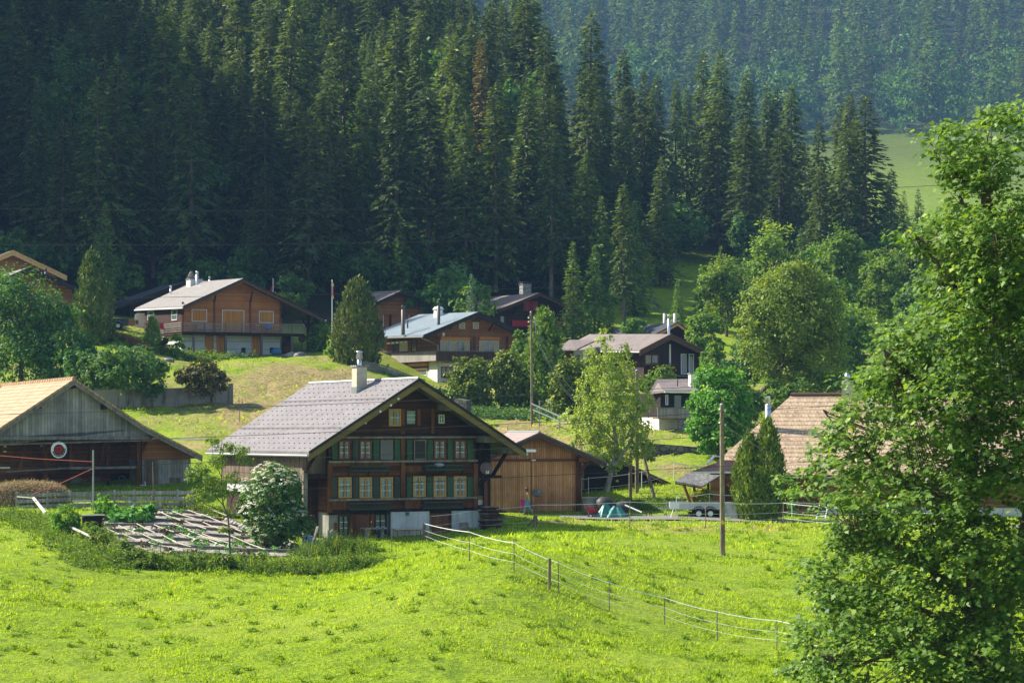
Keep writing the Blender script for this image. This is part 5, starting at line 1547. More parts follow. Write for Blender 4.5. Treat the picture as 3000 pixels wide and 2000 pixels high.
used = []
def free(x, y, d):
    for a, b in used:
        if (a - x) ** 2 + (b - y) ** 2 < d * d: return False
    return True
ZL = {'l': ('dark spruce in the deep shade of the forest on the left', 'shaded spruces on the left of the forest'),
      'm': ('spruce in the dense forest above the chalets with plum and blue grey roofs', 'spruces in the middle of the forest'),
      'r': ('spruce in the sunlit belt of forest between the chalets and the far meadow', 'spruces in the belt of forest on the right')}
def zone(px): return ZL['l' if px < 900 else 'm' if px < 1640 else 'r']
# single trees that stand out: column, top row, height, widening, kind, label
SING = [
 (1732, 33, 30, 1.05, 1, 'tallest single spruce, its tip alone against the blue hazy hillside'),
 (1828, 148, 24, 0.95, 3, 'slender spruce just right of the tallest single spruce'),
 (1407, 112, 27, 0.9, 'd', 'yellow brown thin spruce standing out from the green forest'),
 (1163, 230, 25, 1.0, 0, 'broad topped spruce above the chalet with tan closed shutters'),
 (1060, 258, 22, 0.8, 1, 'grey green pointed spruce above the yew beside the blue grey roof'),
 (967, 205, 24, 0.9, 4, 'tall grey spruce with bare lower trunk straight above the red pennant flagpole'),
 (1342, 244, 22, 1.0, 2, 'bright green bushy spruce in front of the yellow brown thin spruce'),
 (1280, 347, 18, 0.95, 0, 'shorter spruce standing before the row right of the broad topped spruce'),
 (1440, 383, 17, 0.9, 4, 'olive green spruce halfway up, straight above the plum roofed chalet'),
 (1522, 356, 18, 1.0, 2, 'fresh green pointed spruce alone before a dark gap in the forest'),
 (1622, 390, 20, 1.1, 0, 'yellowish green full spruce above the red shuttered chalet chimney'),
 (1720, 437, 19, 1.15, 2, 'broad yellow green spruce below the tallest single spruce'),
 (1828, 535, 23, 1.0, 3, 'thin spruce with visible pale trunk at the edge of the green clearing'),
 (1936, 460, 17, 1.0, 0, 'bright spruce above the green clearing'),
 (2061, 146, 27, 0.85, 1, 'left one of two tall spruce tips rising together above the green clearing'),
 (2112, 148, 28, 1.05, 0, 'right one of two tall spruce tips rising together above the green clearing'),
 (2187, 210, 25, 1.0, 3, 'pointed spruce next right of the two tall tips'),
 (2247, 244, 24, 0.85, 4, 'left of three close olive spruce tips'),
 (2278, 253, 23, 0.9, 1, 'middle one of three close olive spruce tips'),
 (2319, 244, 25, 1.0, 0, 'right of three close olive spruce tips'),
 (2535, 282, 25, 1.45, 2, 'wide round topped spruce at the right end of the forest belt'),
 (2491, 275, 24, 0.9, 3, 'spruce leaning against the wide round topped one at the end of the belt'),
 (2465, 306, 22, 1.1, 4, 'light green spruce left of the wide round topped one'),
 (2398, 354, 21, 1.0, 1, 'lower spruce in the dip between the olive tips and the wide round topped spruce'),
 (1888, 206, 24, 0.8, 4, 'thin spruce tip right of the slender spruce'), (1924, 220, 24, 0.95, 1, 'grey spruce between the thin tip and the two tall tips'),
 (1979, 232, 22, 0.75, 3, 'sparse thin spruce before the hazy hillside'), (2013, 253, 21, 0.9, 0, 'dark spruce at the left foot of the two tall tips'),
 (1598, 70, 27, 1.1, 1, 'heavy spruce on the forest edge where the blue hillside begins'), (1536, -25, 30, 1.2, 2, 'giant spruce at the upper edge beside the blue hillside'),
 (345, 160, 27, 1.05, 0, 'lit pointed spruce on the left with dark gap to its left'), (480, 15, 30, 1.15, 2, 'big spruce with lit crown left of centre'),
 (775, 180, 25, 1.0, 0, 'dark blue green pointed spruce above the chestnut brown chalet'), (560, 215, 26, 1.0, 4, 'sparse spruce with long pale bare trunk above the chestnut brown chalet'),
]
for px, top, Ht, wd, kind, lab in SING:
    D, H = at_height(px, top, Ht, 292 if 1380 < px < 1740 else 284 if px < 1380 else 275, 420 if px < 1500 else 400)
    used.append(((px - CX) / F * D, D))
    spruce(px, D, H, SVd if kind == 'd' else SV[kind], lab, None, wd)
YOUNG = [(1678, 708, 'young spruce left of two below the broad yellow green one'), (1742, 717, 'young spruce behind the pole and pine'), (1785, 846, 'small young spruce beside the birch top'),
         (1985, 817, 'young bright tipped spruce on the green clearing'), (2690, 553, 'small dark spruce on the far meadow edge, right of two'), (2648, 560, 'small dark spruce touching the wide round topped one'),
         (2112, 722, 'young spruce among the leafy trees right of the clearing'), (2345, 668, 'young spruce tip between two leafy trees')]
for i, (px, top, lab) in enumerate(YOUNG):
    D, H = at_height(px, top, 12 if i < 2 else 9, 262, 390)
    if px == 2690 or px == 2648: D, H = at_height(px, top, 10, 330, 420)
    used.append(((px - CX) / F * D, D))
    spruce(px, D, H, SVy[i % 2], lab, None, 1.0)
D, H = at_height(1381, 802, 8, 255, 268); spruce(1381, D, H, SVp, 'small narrow blue grey spruce behind the blue grey roof', None)
# the mass behind them
def sil(px):
    return np.interp(px, [1500, 1560, 1600, 1700, 1740, 1800, 1850, 1950, 2050, 2130, 2200, 2320, 2400, 2470, 2540, 2600, 2640, 2800], [-400, -60, 90, 150, 120, 230, 230, 270, 240, 210, 270, 280, 370, 330, 330, 440, 560, 640])
cand = []
rr = random.Random(5)
D = 284.0
while D < 470:
    x = -0.46 * D if D < 335 else -0.30 * D  # starts left of the frame: unseen spruces added to shade the left forest
    while x < 0.175 * D:
        px = CX + F * x / D
        cand.append((px + rr.uniform(-40, 40), D + rr.uniform(-4, 4))); x += (5.8 if D < 330 else 6.8) * (1.0 if px > -30 else 1.9)
    D += 9.0 if D < 330 else 13
ncount = 0
for px, D in cand:
    x = (px - CX) / F * D
    if not free(x, D, 3.4): continue
    if px > 1640 and D < 318: continue
    if 1860 < px < 2330 and D < 330 + (20 if px < 2080 else 0): continue
    if px > 2660: continue
    H = rr.uniform(17, 29) * (0.9 if D < 300 else 1.0)
    z = gz(x, D)
    top = HZ - F * (z + H) / D
    if px > 1500:
        lim = sil(px) + rr.uniform(10, 120)
        if top < lim:
            H = (HZ - lim) * D / F - z
            if H < 9: continue
    if HZ - F * z / D < (-260 if px > -40 else -1300): continue          # rooted far above the frame
    if D > 385 and px > 1640: continue
    if rr.random() < 0.06 and D < 330: continue
    used.append((x, D)); ncount += 1
    if ncount > 300: break
    lab, grp = zone(px)
    spruce(px, D, H, SV[rr.randrange(7)], lab, grp, rr.uniform(0.85, 1.3))
print('near spruces', ncount, D)

# ---------------------------------------------------------------- far forest in the haze
FV = [(25, spruce_crown('far_crown', 25, 3.6, 90 + i, FM['spruce'], 0.85, 6, 2.4, 1.7, 0.08, 0.2, 0.8, 0.45)) for i in range(4)]
FD = [(14, dec_crown('far_leaves', lumpy(5.2, 14, 30 + i, 10), 1500, 0.75, 30 + i, FM['leaf_dark'], clump=0.3)) for i in range(3)]
rr = random.Random(9)
far = []
D = 1092.0
while D < 1640:
    t = -0.06
    while t < 0.235:
        px = CX + F * t
        x = t * D; z = gz(x, D); py = HZ - F * z / D
        if py > -190:
            far.append((px + rr.uniform(-25, 25), D + rr.uniform(-13, 13), py))
        t += 13.5 / D
    D += 38.0
rr.shuffle(far)
far.sort(key=lambda q: -q[2])
nS = nD = 0
mass_T = []
for px, D, py in far:
    x = (px - CX) / F * D
    if px < 1480 and D < 1200: continue
    if 2560 < px < 2830 and py > 405: continue
    p = Vector((x, D, gz(x, D) - 0.3))
    dec = rr.random() < (0.55 if py > 250 else 0.2)
    if dec:
        H, me = FD[rr.randrange(3)]; s = 1.7 * rr.uniform(0.7, 1.4)
        if nD < 75:
            nD += 1
            o = link(me, 'leafy_tree'); o.location = p; o.rotation_euler = (0, 0, rr.uniform(0, 6)); o.scale = (s, s, s * rr.uniform(0.95, 1.3))
            tag(o, 'round leafy tree fading into blue haze on the far hillside', 'leafy tree', 'leafy trees on the far hillside'); continue
    H, me = FV[rr.randrange(4)]; s = 1.75 * rr.uniform(0.7, 1.3)
    if nS < 210:
        nS += 1
        o = link(me, 'mountain_spruce'); o.location = p; o.rotation_euler = (0, 0, rr.uniform(0, 6)); o.scale = (s * 1.05, s * 1.05, s)
        tag(o, 'hazy blue spruce on the far hillside', 'spruce', 'spruces on the far hillside')
    else:
        mass_T.append((p, s, rr.randrange(4), rr.uniform(0, 6.28)))
if mass_T:
    Vs, Ks = [], []
    for p, s, k, a in mass_T:
        me = FV[k][1]; n = len(me.vertices)
        v = np.empty(n * 3, dtype=np.float32); me.vertices.foreach_get('co', v); v = v.reshape(-1, 3) * s
        c, sn = math.cos(a), math.sin(a)
        v = np.stack([v[:, 0] * c - v[:, 1] * sn + p.x, v[:, 0] * sn + v[:, 1] * c + p.y, v[:, 2] + p.z], 1)
        q = np.empty(n, dtype=np.float32); me.attributes['rnd'].data.foreach_get('value', q)
        Vs.append(v); Ks.append(q)
    V = np.concatenate(Vs); idx = np.arange(len(V)).reshape(-1, 4)
    o = link(np_mesh('forest', V, 4, idx, np.concatenate(Ks), FM['spruce']), 'forest'); tag(o, 'blue hazy forest high on the far hillside', 'forest', None, 'stuff')
print('far', nS, nD, len(mass_T))
for px, D, s, lab in ((2790, 1085, 1.85, 'large round leafy tree at the top of the far green meadow'), (2930, 1070, 1.5, 'smaller round leafy tree at the right edge of the far meadow'), (2610, 1110, 1.2, 'low leafy tree at the upper left corner of the far meadow'), (2385, 700, 0.75, 'pale round tree top between the olive tips and the wide spruce')):
    H, me = FD[0]; o = link(me, 'leafy_tree'); o.location = G(px, D, -0.3); o.scale = (s * 1.15, s * 1.15, s * 1.5); tag(o, lab, 'leafy tree')

# ---------------------------------------------------------------- leafy trees and bushes round the village
def tree(px, D, top, wpx, mat, name, label, cat, count=7000, leaf=0.3, seed=0, low=0.12, trunk=True, cone=0.0, lumps=10, group=None, bk=None, clump=0.26, hang=0.25, dz=0.0):
    p = G(px, D, -0.1 + dz)
    H = (HZ - top) / F * D - p.z
    rx = wpx / 2 / F * D
    cr = dec_crown(name + '_crown', lumpy(rx, H * (1 - low), 200 + seed, lumps, H * low, cone), count, leaf, 300 + seed, FM[mat], clump=clump, hang=hang)
    parts = []
    if trunk:
        m = MB(); r = random.Random(seed)
        r0 = max(0.09, H * 0.019)
        m.tube([(0, 0, -1.0), (0.1, 0, H * 0.3), (0.0, 0.1, H * 0.75)], [r0 * 1.2, r0 * 0.85, r0 * 0.25], n=7)
        for i in range(8):
            a = r.uniform(0, 6.28); z = H * r.uniform(0.22, 0.5)
            q = Vector((math.cos(a) * rx * 0.7, math.sin(a) * rx * 0.7, z + H * r.uniform(0.15, 0.35)))
            m.tube([(0, 0, z), q * 0.5 + Vector((0, 0, z * 0.5 + 0.05 * H)), q], [r0 * 0.5, r0 * 0.3, 0.03], n=5, cap=False)
        tm = bpy.data.meshes.new('trunk'); tm.from_pydata(m.v, [], m.f); tm.update(); tm.materials.append(bk or BARK_D)
        parts.append(('trunk', tm))
    parts.append(('crown', cr))
    return plant(name, label, cat, p, 0, parts, group)

LT = [
 (60, 214, 775, 340, 'leaf_dark', 'big dense dark leafy tree at the left edge below the upper chalets', 15000, .34, 0.0),
 (180, 211, 925, 220, 'leaf_dark', 'leafy bush leaning right of the big dark tree at the left edge', 8000, .3, 0.0),
 (2265, 288, 633, 205, 'leaf', 'tall pale green leafy tree highest among those right of the clearing', 7000, .4, 0.1),
 (2128, 268, 742, 190, 'leaf', 'wide leafy tree behind the small chalet with two white chimneys', 9000, .38, 0.1),
 (2462, 292, 648, 165, 'leaf', 'round topped leafy tree below the lower spruce dip', 7000, .4, 0.1),
 (2590, 276, 748, 165, 'leaf', 'yellow green leafy tree left of the big sycamore branches', 7000, .4, 0.1),
 (2395, 305, 705, 120, 'leaf', 'slim leafy tree between the two round topped ones', 4500, .4, 0.1),
 (2700, 268, 800, 190, 'leaf_dark', 'dark leafy tree behind the sycamore branches', 7000, .4, 0.1),
 (2880, 272, 770, 240, 'leaf_dark', 'leafy tree mostly hidden behind the sycamore crown', 7000, .42, 0.1),
 (2062, 247, 905, 120, 'leaf', 'leafy tree close behind the right end of the plum roof', 5000, .34, 0.05),
 (2460, 232, 905, 230, 'leaf_dark', 'dark leafy tree above the tiled farmhouse chimney', 9000, .36, 0.05),
 (2620, 238, 930, 210, 'leaf', 'leafy tree right of the tiled farmhouse chimney', 8000, .36, 0.05),
 (2220, 236, 960, 150, 'leaf_dark', 'dark leafy tree in shade between the round maple and the big ash', 6000, .34, 0.05),
 (1985, 335, 590, 190, 'leaf_dark', 'dark leafy tree in the forest edge above the green clearing', 6000, .42, 0.1),
 (205, 306, 100, 240, 'leaf_dark', 'big leafy tree standing in the dark spruces at the upper left', 9000, .42, 0.08),
 (2180, 330, 620, 110, 'leaf_dark', 'leafy tree in shade under the three olive tips', 4000, .42, 0.1),
]
rr = random.Random(41)
FB = [(4, dec_crown('undergrowth_leaves', lumpy(2.6, 4, 900 + i, 8), 1500, 0.36, 900 + i, FM['leaf_dark' if i else 'leaf'], clump=0.3)) for i in range(3)]
for i in range(74):
    px = rr.uniform(200, 1860); D = rr.uniform(262, 290) if px < 1400 else rr.uniform(268, 300)
    if px > 1840: D = rr.uniform(275, 285)
    p = G(px, D, -0.2)
    if not free(p.x, p.y, 2.2) or (1385 < px < 1735 and D < 291) or (1070 < px < 1300 and D < 281) or (360 < px < 780 and D < 277) or (1890 < px < 2040 and D < 273): continue
    used.append((p.x, p.y))
    if i % 5 == 4 or px > 1400 and i % 2:
        H = rr.uniform(6, 13) if px < 1400 else rr.uniform(9, 17)
        spruce(px, D, H, SVy[i % 2], 'young spruce at the foot of the forest behind the chalets', 'young spruces at the foot of the forest'); continue
    o = link(FB[i % 3][1], 'bush'); o.location = p; q = rr.uniform(0.7, 1.5); o.scale = (q * rr.uniform(0.9, 1.4), q, q * rr.uniform(0.8, 1.3)); o.rotation_euler = (0, 0, rr.uniform(0, 6))
    tag(o, 'dark bush in the undergrowth at the forest foot behind the chalets', 'bush', 'bushes at the foot of the forest')
for i in range(26):
    px = rr.uniform(20, 1600); D = rr.uniform(288, 345); p = G(px, D, -0.2)
    if not free(p.x, p.y, 3.0): continue
    used.append((p.x, p.y)); H, me = FD[i % 3]; q = rr.uniform(0.75, 1.3)
    o = link(me, 'leafy_tree'); o.location = p; o.scale = (q * 0.9, q * 0.9, q * rr.uniform(1.0, 1.5)); o.rotation_euler = (0, 0, rr.uniform(0, 6))
    tag(o, 'leafy tree growing among the dark spruces of the near forest', 'leafy tree', 'leafy trees among the near spruces')
rr = random.Random(31)
for i, (px, D, top, w) in enumerate(((2150, 300, 800, 150), (2240, 312, 760, 160), (2330, 285, 800, 170), (2420, 275, 830, 180), (2520, 300, 760, 170), (2500, 255, 900, 170), (2560, 320, 700, 150), (2640, 300, 740, 180), (2740, 300, 760, 170), (2800, 285, 790, 180),
        (2780, 250, 880, 200), (2700, 245, 930, 190), (2960, 290, 770, 210), (2950, 250, 880, 220), (2870, 245, 900, 200), (2340, 250, 930, 170), (2290, 262, 880, 160), (2400, 250, 900, 150), (2100, 285, 830, 120), (3060, 270, 800, 220), (2620, 330, 690, 130), (2720, 322, 730, 140))):
    LT.append((px, D, top - 20, w * 1.2, 'leaf' if i % 3 else 'leaf_dark', 'leafy tree in the wood behind the tiled farmhouse', 8000, .44, 0.04))
for i, (px, D, top, w, mat, lab, cnt, lf, lw) in enumerate(LT):
    tree(px, D, top, w, mat, 'leafy_tree', lab, 'leafy tree', cnt, lf, i, lw, group='leafy trees behind the tiled farmhouse' if 'in the wood behind' in lab else None)
BU = [
 (390, 199.5, 1008, 240, 'leaf_dark', 'large dark bush spilling over the concrete wall', 9000, .27),
 (300, 204, 1040, 150, 'leaf_dark', 'dark bush left of the large one over the concrete wall', 5000, .27),
 (598, 201.5, 1063, 160, 'brown', 'brownish bush hanging over the right end of the concrete wall', 6000, .25),
 (235, 206, 1010, 110, 'leaf_dark', 'round bush beside the foot of the big dark tree', 4000, .28),
 (480, 236, 985, 36, 'red', 'small dark red bush by the wall of the chestnut brown chalet', 900, .2),
 (520, 234, 972, 46, 'leaf_round', 'tall climbing plant at the balcony corner of the chestnut brown chalet', 1800, .22),
 (935, 247, 935, 90, 'leaf', 'light green bush right of the chestnut brown chalet porch', 3000, .28),
 (985, 233, 985, 75, 'leaf', 'pale green shrub beside the yew', 2500, .26),
 (1525, 237, 952, 70, 'leaf', 'green shrub before the red balcony', 2500, .26),
 (1925, 216, 1072, 125, 'leaf', 'green shrub below the balcony of the plum roofed chalet', 3800, .26),
 (600, 281, 745, 150, 'leaf_dark', 'bush at the forest foot behind the chestnut brown chalet chimney', 4500, .36),
 (700, 279, 792, 120, 'leaf_dark', 'low bush at the forest foot right of the chestnut brown chalet roof', 3500, .36),
 (985, 284, 690, 120, 'leaf_dark', 'leafy bush at the forest foot above the yew', 4500, .36),
 (1085, 281, 722, 130, 'leaf_dark', 'leafy bush at the forest foot above the chalet with tan shutters', 4500, .36),
 (860, 274, 800, 120, 'leaf_dark', 'dark bush right of the white pennant', 3500, .36),
 (130, 286, 705, 200, 'leaf_dark', 'bush in the dark behind the new fascia boards', 5000, .38),
 (20, 268, 660, 130, 'leaf_dark', 'bush at the left frame edge above the new fascia boards', 4000, .36),
 (1860, 258, 925, 80, 'spruce_young', 'green bush left of the small chalet with two white chimneys', 2500, .3),
 (2050, 153, 1422, 90, 'leaf_lime', 'yellow green shrub before the shingled shelter', 3500, .17),
 (2206, 157, 1372, 70, 'leaf_round', 'leafy shrub at the left foot of the thuja', 2500, .17),
 (2320, 155, 1380, 40, 'leaf_round', 'small leafy shrub at the right foot of the thuja', 1200, .17),
 (2190, 195, 1110, 100, 'leaf_dark', 'dark bush left of the slanting ash trunk', 3500, .25),
 (2268, 198, 1095, 120, 'leaf', 'green bush behind the steel flue', 4500, .25),
 (2345, 194, 1105, 130, 'leaf_dark', 'bush behind the ridge of the tiled farmhouse', 4500, .25),
 (2435, 197, 1080, 140, 'leaf', 'bush behind the ridge left of the farmhouse chimney', 4500, .25),
 (2092, 224, 1000, 110, 'leaf', 'leafy bush at the right end of the plum roofed chalet', 4000, .27),
 (2170, 222, 1010, 120, 'leaf_dark', 'dark bush behind the round maple', 4000, .27),
 (190, 131, 1468, 100, 'leaf_round', 'currant bush at the lower left corner of the garden', 3600, .13),
 (297, 140, 1437, 62, 'leaf_round', 'slim green shrub by the board fence post', 1800, .13),
]
for i, (px, D, top, w, mat, lab, cnt, lf) in enumerate(BU):
    tree(px, D, top, w, mat, 'bush', lab, 'bush', cnt, lf, 40 + i, 0.22 if 'concrete wall' in lab else 0.0, False, lumps=8)

# the big ash with a leaning trunk
def special(name, label, cat, px, D, top, crown, count, leaf, mat, limbs, bk, seed, **kw):
    p = G(px, D, -0.1)
    k = D / F
    def loc(x, y, dy=0.0): return ((x - px) * k, dy, (HZ - y) * k - p.z)
    E = []
    for c in crown:
        x, y, rx, ry = c[:4]; dy = c[4] if len(c) > 4 else random.uniform(-0.5, 0.5) * rx * k
        q = loc(x, y, dy); E.append((*q, rx * k, rx * k, ry * k))
    cr = dec_crown(name + '_crown', E, count, leaf, seed, FM[mat], **kw)
    m = MB()
    for pts, r0, r1 in limbs:
        m.tube([loc(*q) for q in pts], r0, r1, n=8, cap=False)
    tm = bpy.data.meshes.new('trunk'); tm.from_pydata(m.v, [], m.f); tm.update(); tm.materials.append(bk)
    tm.polygons.foreach_set('use_smooth', np.ones(len(tm.polygons), dtype=bool))
    o = plant(name, label, cat, p, 0, (('trunk', tm), ('crown', cr)))
    return o, p
special('ash_tree', 'tall sunlit ash with a slanting trunk behind the steel flue of the tiled farmhouse', 'ash tree', 2205, 200, 775,
        [(2330, 830, 100, 60), (2260, 880, 90, 70), (2400, 900, 85, 80), (2330, 950, 120, 90), (2230, 1000, 75, 70), (2290, 1080, 80, 55), (2400, 1040, 90, 80), (2370, 1120, 70, 50), (2200, 940, 50, 50), (2440, 980, 40, 70), (2340, 790, 50, 30)],
        30000, 0.27, 'leaf_ash', [([(2205, 1230), (2235, 1150), (2290, 1050), (2330, 900)], 0.4, 0.12), ([(2262, 1100), (2310, 1060), (2400, 1000)], 0.2, 0.05), ([(2290, 1050), (2250, 960), (2240, 880)], 0.2, 0.05)], BARK_D, 501)
special('maple_tree', 'round bright green maple in front of the small dark chalet', 'maple', 2105, 181, 1068,
        [(2085, 1110, 50, 40), (2140, 1115, 45, 40), (2060, 1180, 45, 50), (2120, 1180, 70, 70), (2165, 1190, 40, 55), (2055, 1250, 45, 45), (2110, 1260, 65, 55), (2160, 1265, 38, 45), (2085, 1300, 40, 30), (2180, 1230, 25, 30)],
        17000, 0.25, 'leaf_round', [([(2110, 1345), (2108, 1280), (2105, 1150)], 0.22, 0.05)], BARK_D, 502)
special('birch_tree', 'tall yellow green birch with hanging twigs before the low black shed', 'birch', 1778, 160, 950,
        [(1770, 985, 24, 36), (1760, 1040, 45, 40), (1800, 1070, 50, 40), (1830, 1030, 25, 30), (1740, 1110, 50, 40), (1790, 1130, 50, 45), (1850, 1110, 45, 45), (1710, 1170, 40, 35), (1880, 1170, 40, 40), (1760, 1200, 60, 40), (1830, 1200, 60, 50),
         (1690, 1215, 42, 30), (1720, 1260, 50, 35), (1790, 1270, 60, 40), (1865, 1250, 45, 45), (1700, 1290, 35, 22), (1760, 1320, 50, 35), (1820, 1330, 45, 30), (1880, 1310, 35, 35), (1905, 1335, 18, 20), (1800, 1360, 25, 18)],
        18000, 0.17, 'birch', [([(1776, 1440), (1790, 1385), (1806, 1300), (1790, 1200), (1783, 1100), (1772, 990)], 0.2, 0.03), ([(1795, 1370), (1850, 1290), (1866, 1200), (1866, 1090)], 0.13, 0.03), ([(1800, 1290), (1740, 1220), (1700, 1190)], 0.07, 0.02), ([(1788, 1180), (1830, 1130)], 0.06, 0.02), ([(1858, 1260), (1840, 1240), (1820, 1170)], 0.05, 0.02)], BARK_B, 503, hang=0.9, flat=1.3, clump=0.24)
# elder in flower beside the farmhouse
o, p = special('elder_bush', 'elder bush covered in white flower heads at the corner of the dark log farmhouse', 'elder bush', 800, 132, 1352,
        [(790, 1390, 50, 35), (840, 1410, 45, 40), (745, 1440, 45, 40), (800, 1450, 60, 45), (850, 1470, 40, 50), (760, 1500, 60, 45), (820, 1520, 65, 45), (870, 1510, 28, 50), (720, 1490, 30, 35), (790, 1555, 60, 35), (850, 1560, 45, 30), (905, 1535, 25, 28)],
        22000, 0.15, 'leaf_dark', [([(800, 1600), (795, 1500)], 0.08, 0.03), ([(800, 1590), (850, 1500)], 0.06, 0.02), ([(800, 1590), (750, 1500)], 0.06, 0.02)], BARK_D, 504)
r = np.random.default_rng(44)
k = 132 / F
E = np.array([((x - 800) * k, -abs(np.random.default_rng(int(x)).uniform(0.0, 0.3)), (HZ - y) * k - p.z, rx * k, rx * k, ry * k) for x, y, rx, ry in [(790, 1390, 55, 40), (840, 1410, 50, 45), (745, 1440, 50, 45), (800, 1450, 66, 50), (850, 1480, 45, 55), (760, 1500, 60, 48), (820, 1520, 65, 48), (790, 1550, 60, 35), (880, 1530, 40, 40)]])
T, A, B, K = [], [], [], []
for i in range(280):
    e = E[r.integers(len(E))]
    d = unit(r.normal(0, 1, 3) + np.array([-0.35, -0.7, 0.75])); c = e[:3] + e[3:] * d * r.uniform(0.9, 1.06)
    rad = r.uniform(0.07, 0.14)
    n = 16
    a = r.random(n) * 6.28; q = np.sqrt(r.random(n)) * rad
    tilt = unit(np.array([0, 0, 1.0]) + d * 0.5)
    s1 = unit(np.cross(tilt, [1, 0.2, 0])); s2 = np.cross(tilt, s1)
    T.append(c + s1 * (q * np.cos(a))[:, None] + s2 * (q * np.sin(a))[:, None] + tilt * r.normal(0.02, 0.012, (n, 1)))
    ax = unit(s1 * np.cos(a + 1)[:, None] + s2 * np.sin(a + 1)[:, None])
    A.append(ax * 0.07); B.append(np.cross(np.tile(tilt, (n, 1)), ax) * 0.06); K.append(r.random(n))
link(scatter('blossom', np.concatenate(T), np.concatenate(A), np.concatenate(B), KITE, FM['white'], np.concatenate(K)), 'blossom', o)
# young fruit tree in the garden
special('fruit_tree', 'thin young fruit tree with bare twigs rising from the garden beds', 'fruit tree', 673, 124.5, 1270,
        [(625, 1290, 22, 12), (660, 1310, 25, 15), (700, 1320, 30, 18), (590, 1370, 32, 16), (640, 1350, 25, 18), (720, 1350, 20, 12), (560, 1400, 25, 14), (620, 1410, 35, 16), (680, 1400, 28, 18), (580, 1450, 30, 16), (650, 1440, 30, 14), (545, 1375, 15, 10), (690, 1440, 18, 12), (660, 1550, 20, 8), (610, 1290, 12, 8)],
        4800, 0.125, 'leaf_ash', [([(674, 1640), (672, 1560), (668, 1515), (655, 1480), (648, 1440), (650, 1370), (655, 1300)], 0.06, 0.015), ([(668, 1515), (678, 1470), (690, 1420), (705, 1350)], 0.035, 0.012), ([(655, 1480), (620, 1440), (575, 1400)], 0.03, 0.01), ([(650, 1440), (610, 1430), (560, 1450)], 0.025, 0.01), ([(648, 1450), (700, 1430), (780, 1460)], 0.02, 0.008), ([(650, 1400), (625, 1340), (620, 1295)], 0.022, 0.008), ([(660, 1500), (600, 1475), (545, 1470)], 0.022, 0.008), ([(668, 1520), (700, 1480), (715, 1440)], 0.02, 0.008)], BARK_D, 505, clump=0.55, per=20)

# ---- conifers close to the houses: scale-leaved columns made of upright sprays
def column_conifer(px, D, top, wpx, mat, name, label, cat, n=7000, size=0.35, power=0.7, seed=0, tips=1, low=0.0, upr=1.0):
    p = G(px, D, -0.1); H = (HZ - top) / F * D - p.z; rx = wpx / 2 / F * D
    r = np.random.default_rng(seed)
    T, A, B, K = [], [], [], []
    per = 14; nc = n // per
    for i in range(nc):
        j = i % tips
        t = r.random() ** 1.25; hz = H * (1 - (0.16 * j)) ; z = low * H + t * (hz - low * H)
        off = (0 if tips == 1 else (0.33 if j == 0 else -0.42) * rx * min(1, t * 1.6))
        w = rx * min(1.0, (0.72 + 0.9 * t)) * (1 - t ** 2.2) ** power * r.uniform(0.72, 1.05)
        if tips > 1: w *= 0.85 if t < 0.5 else 0.85 - 0.5 * (t - 0.5)
        a = r.random() * 6.283
        o = np.array([math.cos(a), math.sin(a), 0])
        c = o * w + np.array([off, 0, z])
        m = per
        d = unit(o * r.uniform(0.1, 0.55, (m, 1)) + np.array([0, 0, upr]) + r.normal(0, 0.35, (m, 3)))
        T.append(c + r.normal(0, 0.13, (m, 3)) * np.array([1, 1, 1.3]) * (size / 0.35)); ln = size * r.uniform(0.6, 1.25, m)
        A.append(d * ln[:, None]); B.append(unit(np.cross(d, o + r.normal(0, 0.5, (m, 3)))) * (ln * 0.42)[:, None])
        K.append(np.clip(r.normal(0.45, 0.2) + r.normal(0, 0.18, m), 0, 1))
    cr = scatter(name + '_crown', np.concatenate(T), np.concatenate(A), np.concatenate(B), KITE, FM[mat], np.concatenate(K))
    # dense dark inside
    tk = MB().tube([(0, 0, -0.5), (0, 0, H * 0.8)], 0.12, 0.04, n=6)
    tm = bpy.data.meshes.new('trunk'); tm.from_pydata(tk.v, [], tk.f); tm.update(); tm.materials.append(BARK_D)
    return plant(name, label, cat, p, 0, (('trunk', tm), ('crown', cr)))
column_conifer(2225, 150, 1232, 148, 'thuja', 'thuja_tree', 'dense two tipped thuja in front of the tiled farmhouse roof', 'thuja', 22000, 0.26, 0.75, 1, 2)
column_conifer(268, 236, 745, 110, 'yew', 'thuja_tree', 'dark pointed thuja between the left chalets', 'thuja', 7000, 0.42, 0.7, 2)
column_conifer(305, 238, 830, 60, 'yew', 'thuja_tree', 'shorter thuja leaning on the dark pointed one', 'thuja', 3000, 0.4, 0.7, 12)
column_conifer(447, 235, 930, 54, 'spruce_young', 'box_tree', 'clipped green cone beside the chestnut brown chalet side wall', 'box tree', 2600, 0.25, 0.75, 3)
column_conifer(1047, 232, 828, 150, 'yew', 'yew_tree', 'broad dark yew left of the blue grey roof', 'yew', 10000, 0.42, 0.62, 4)
column_conifer(1594, 221, 912, 112, 'spruce_young', 'pine_tree', 'rounded stone pine right of the slanting cables', 'pine', 8000, 0.42, 0.55, 5, low=0.08, upr=0.4)

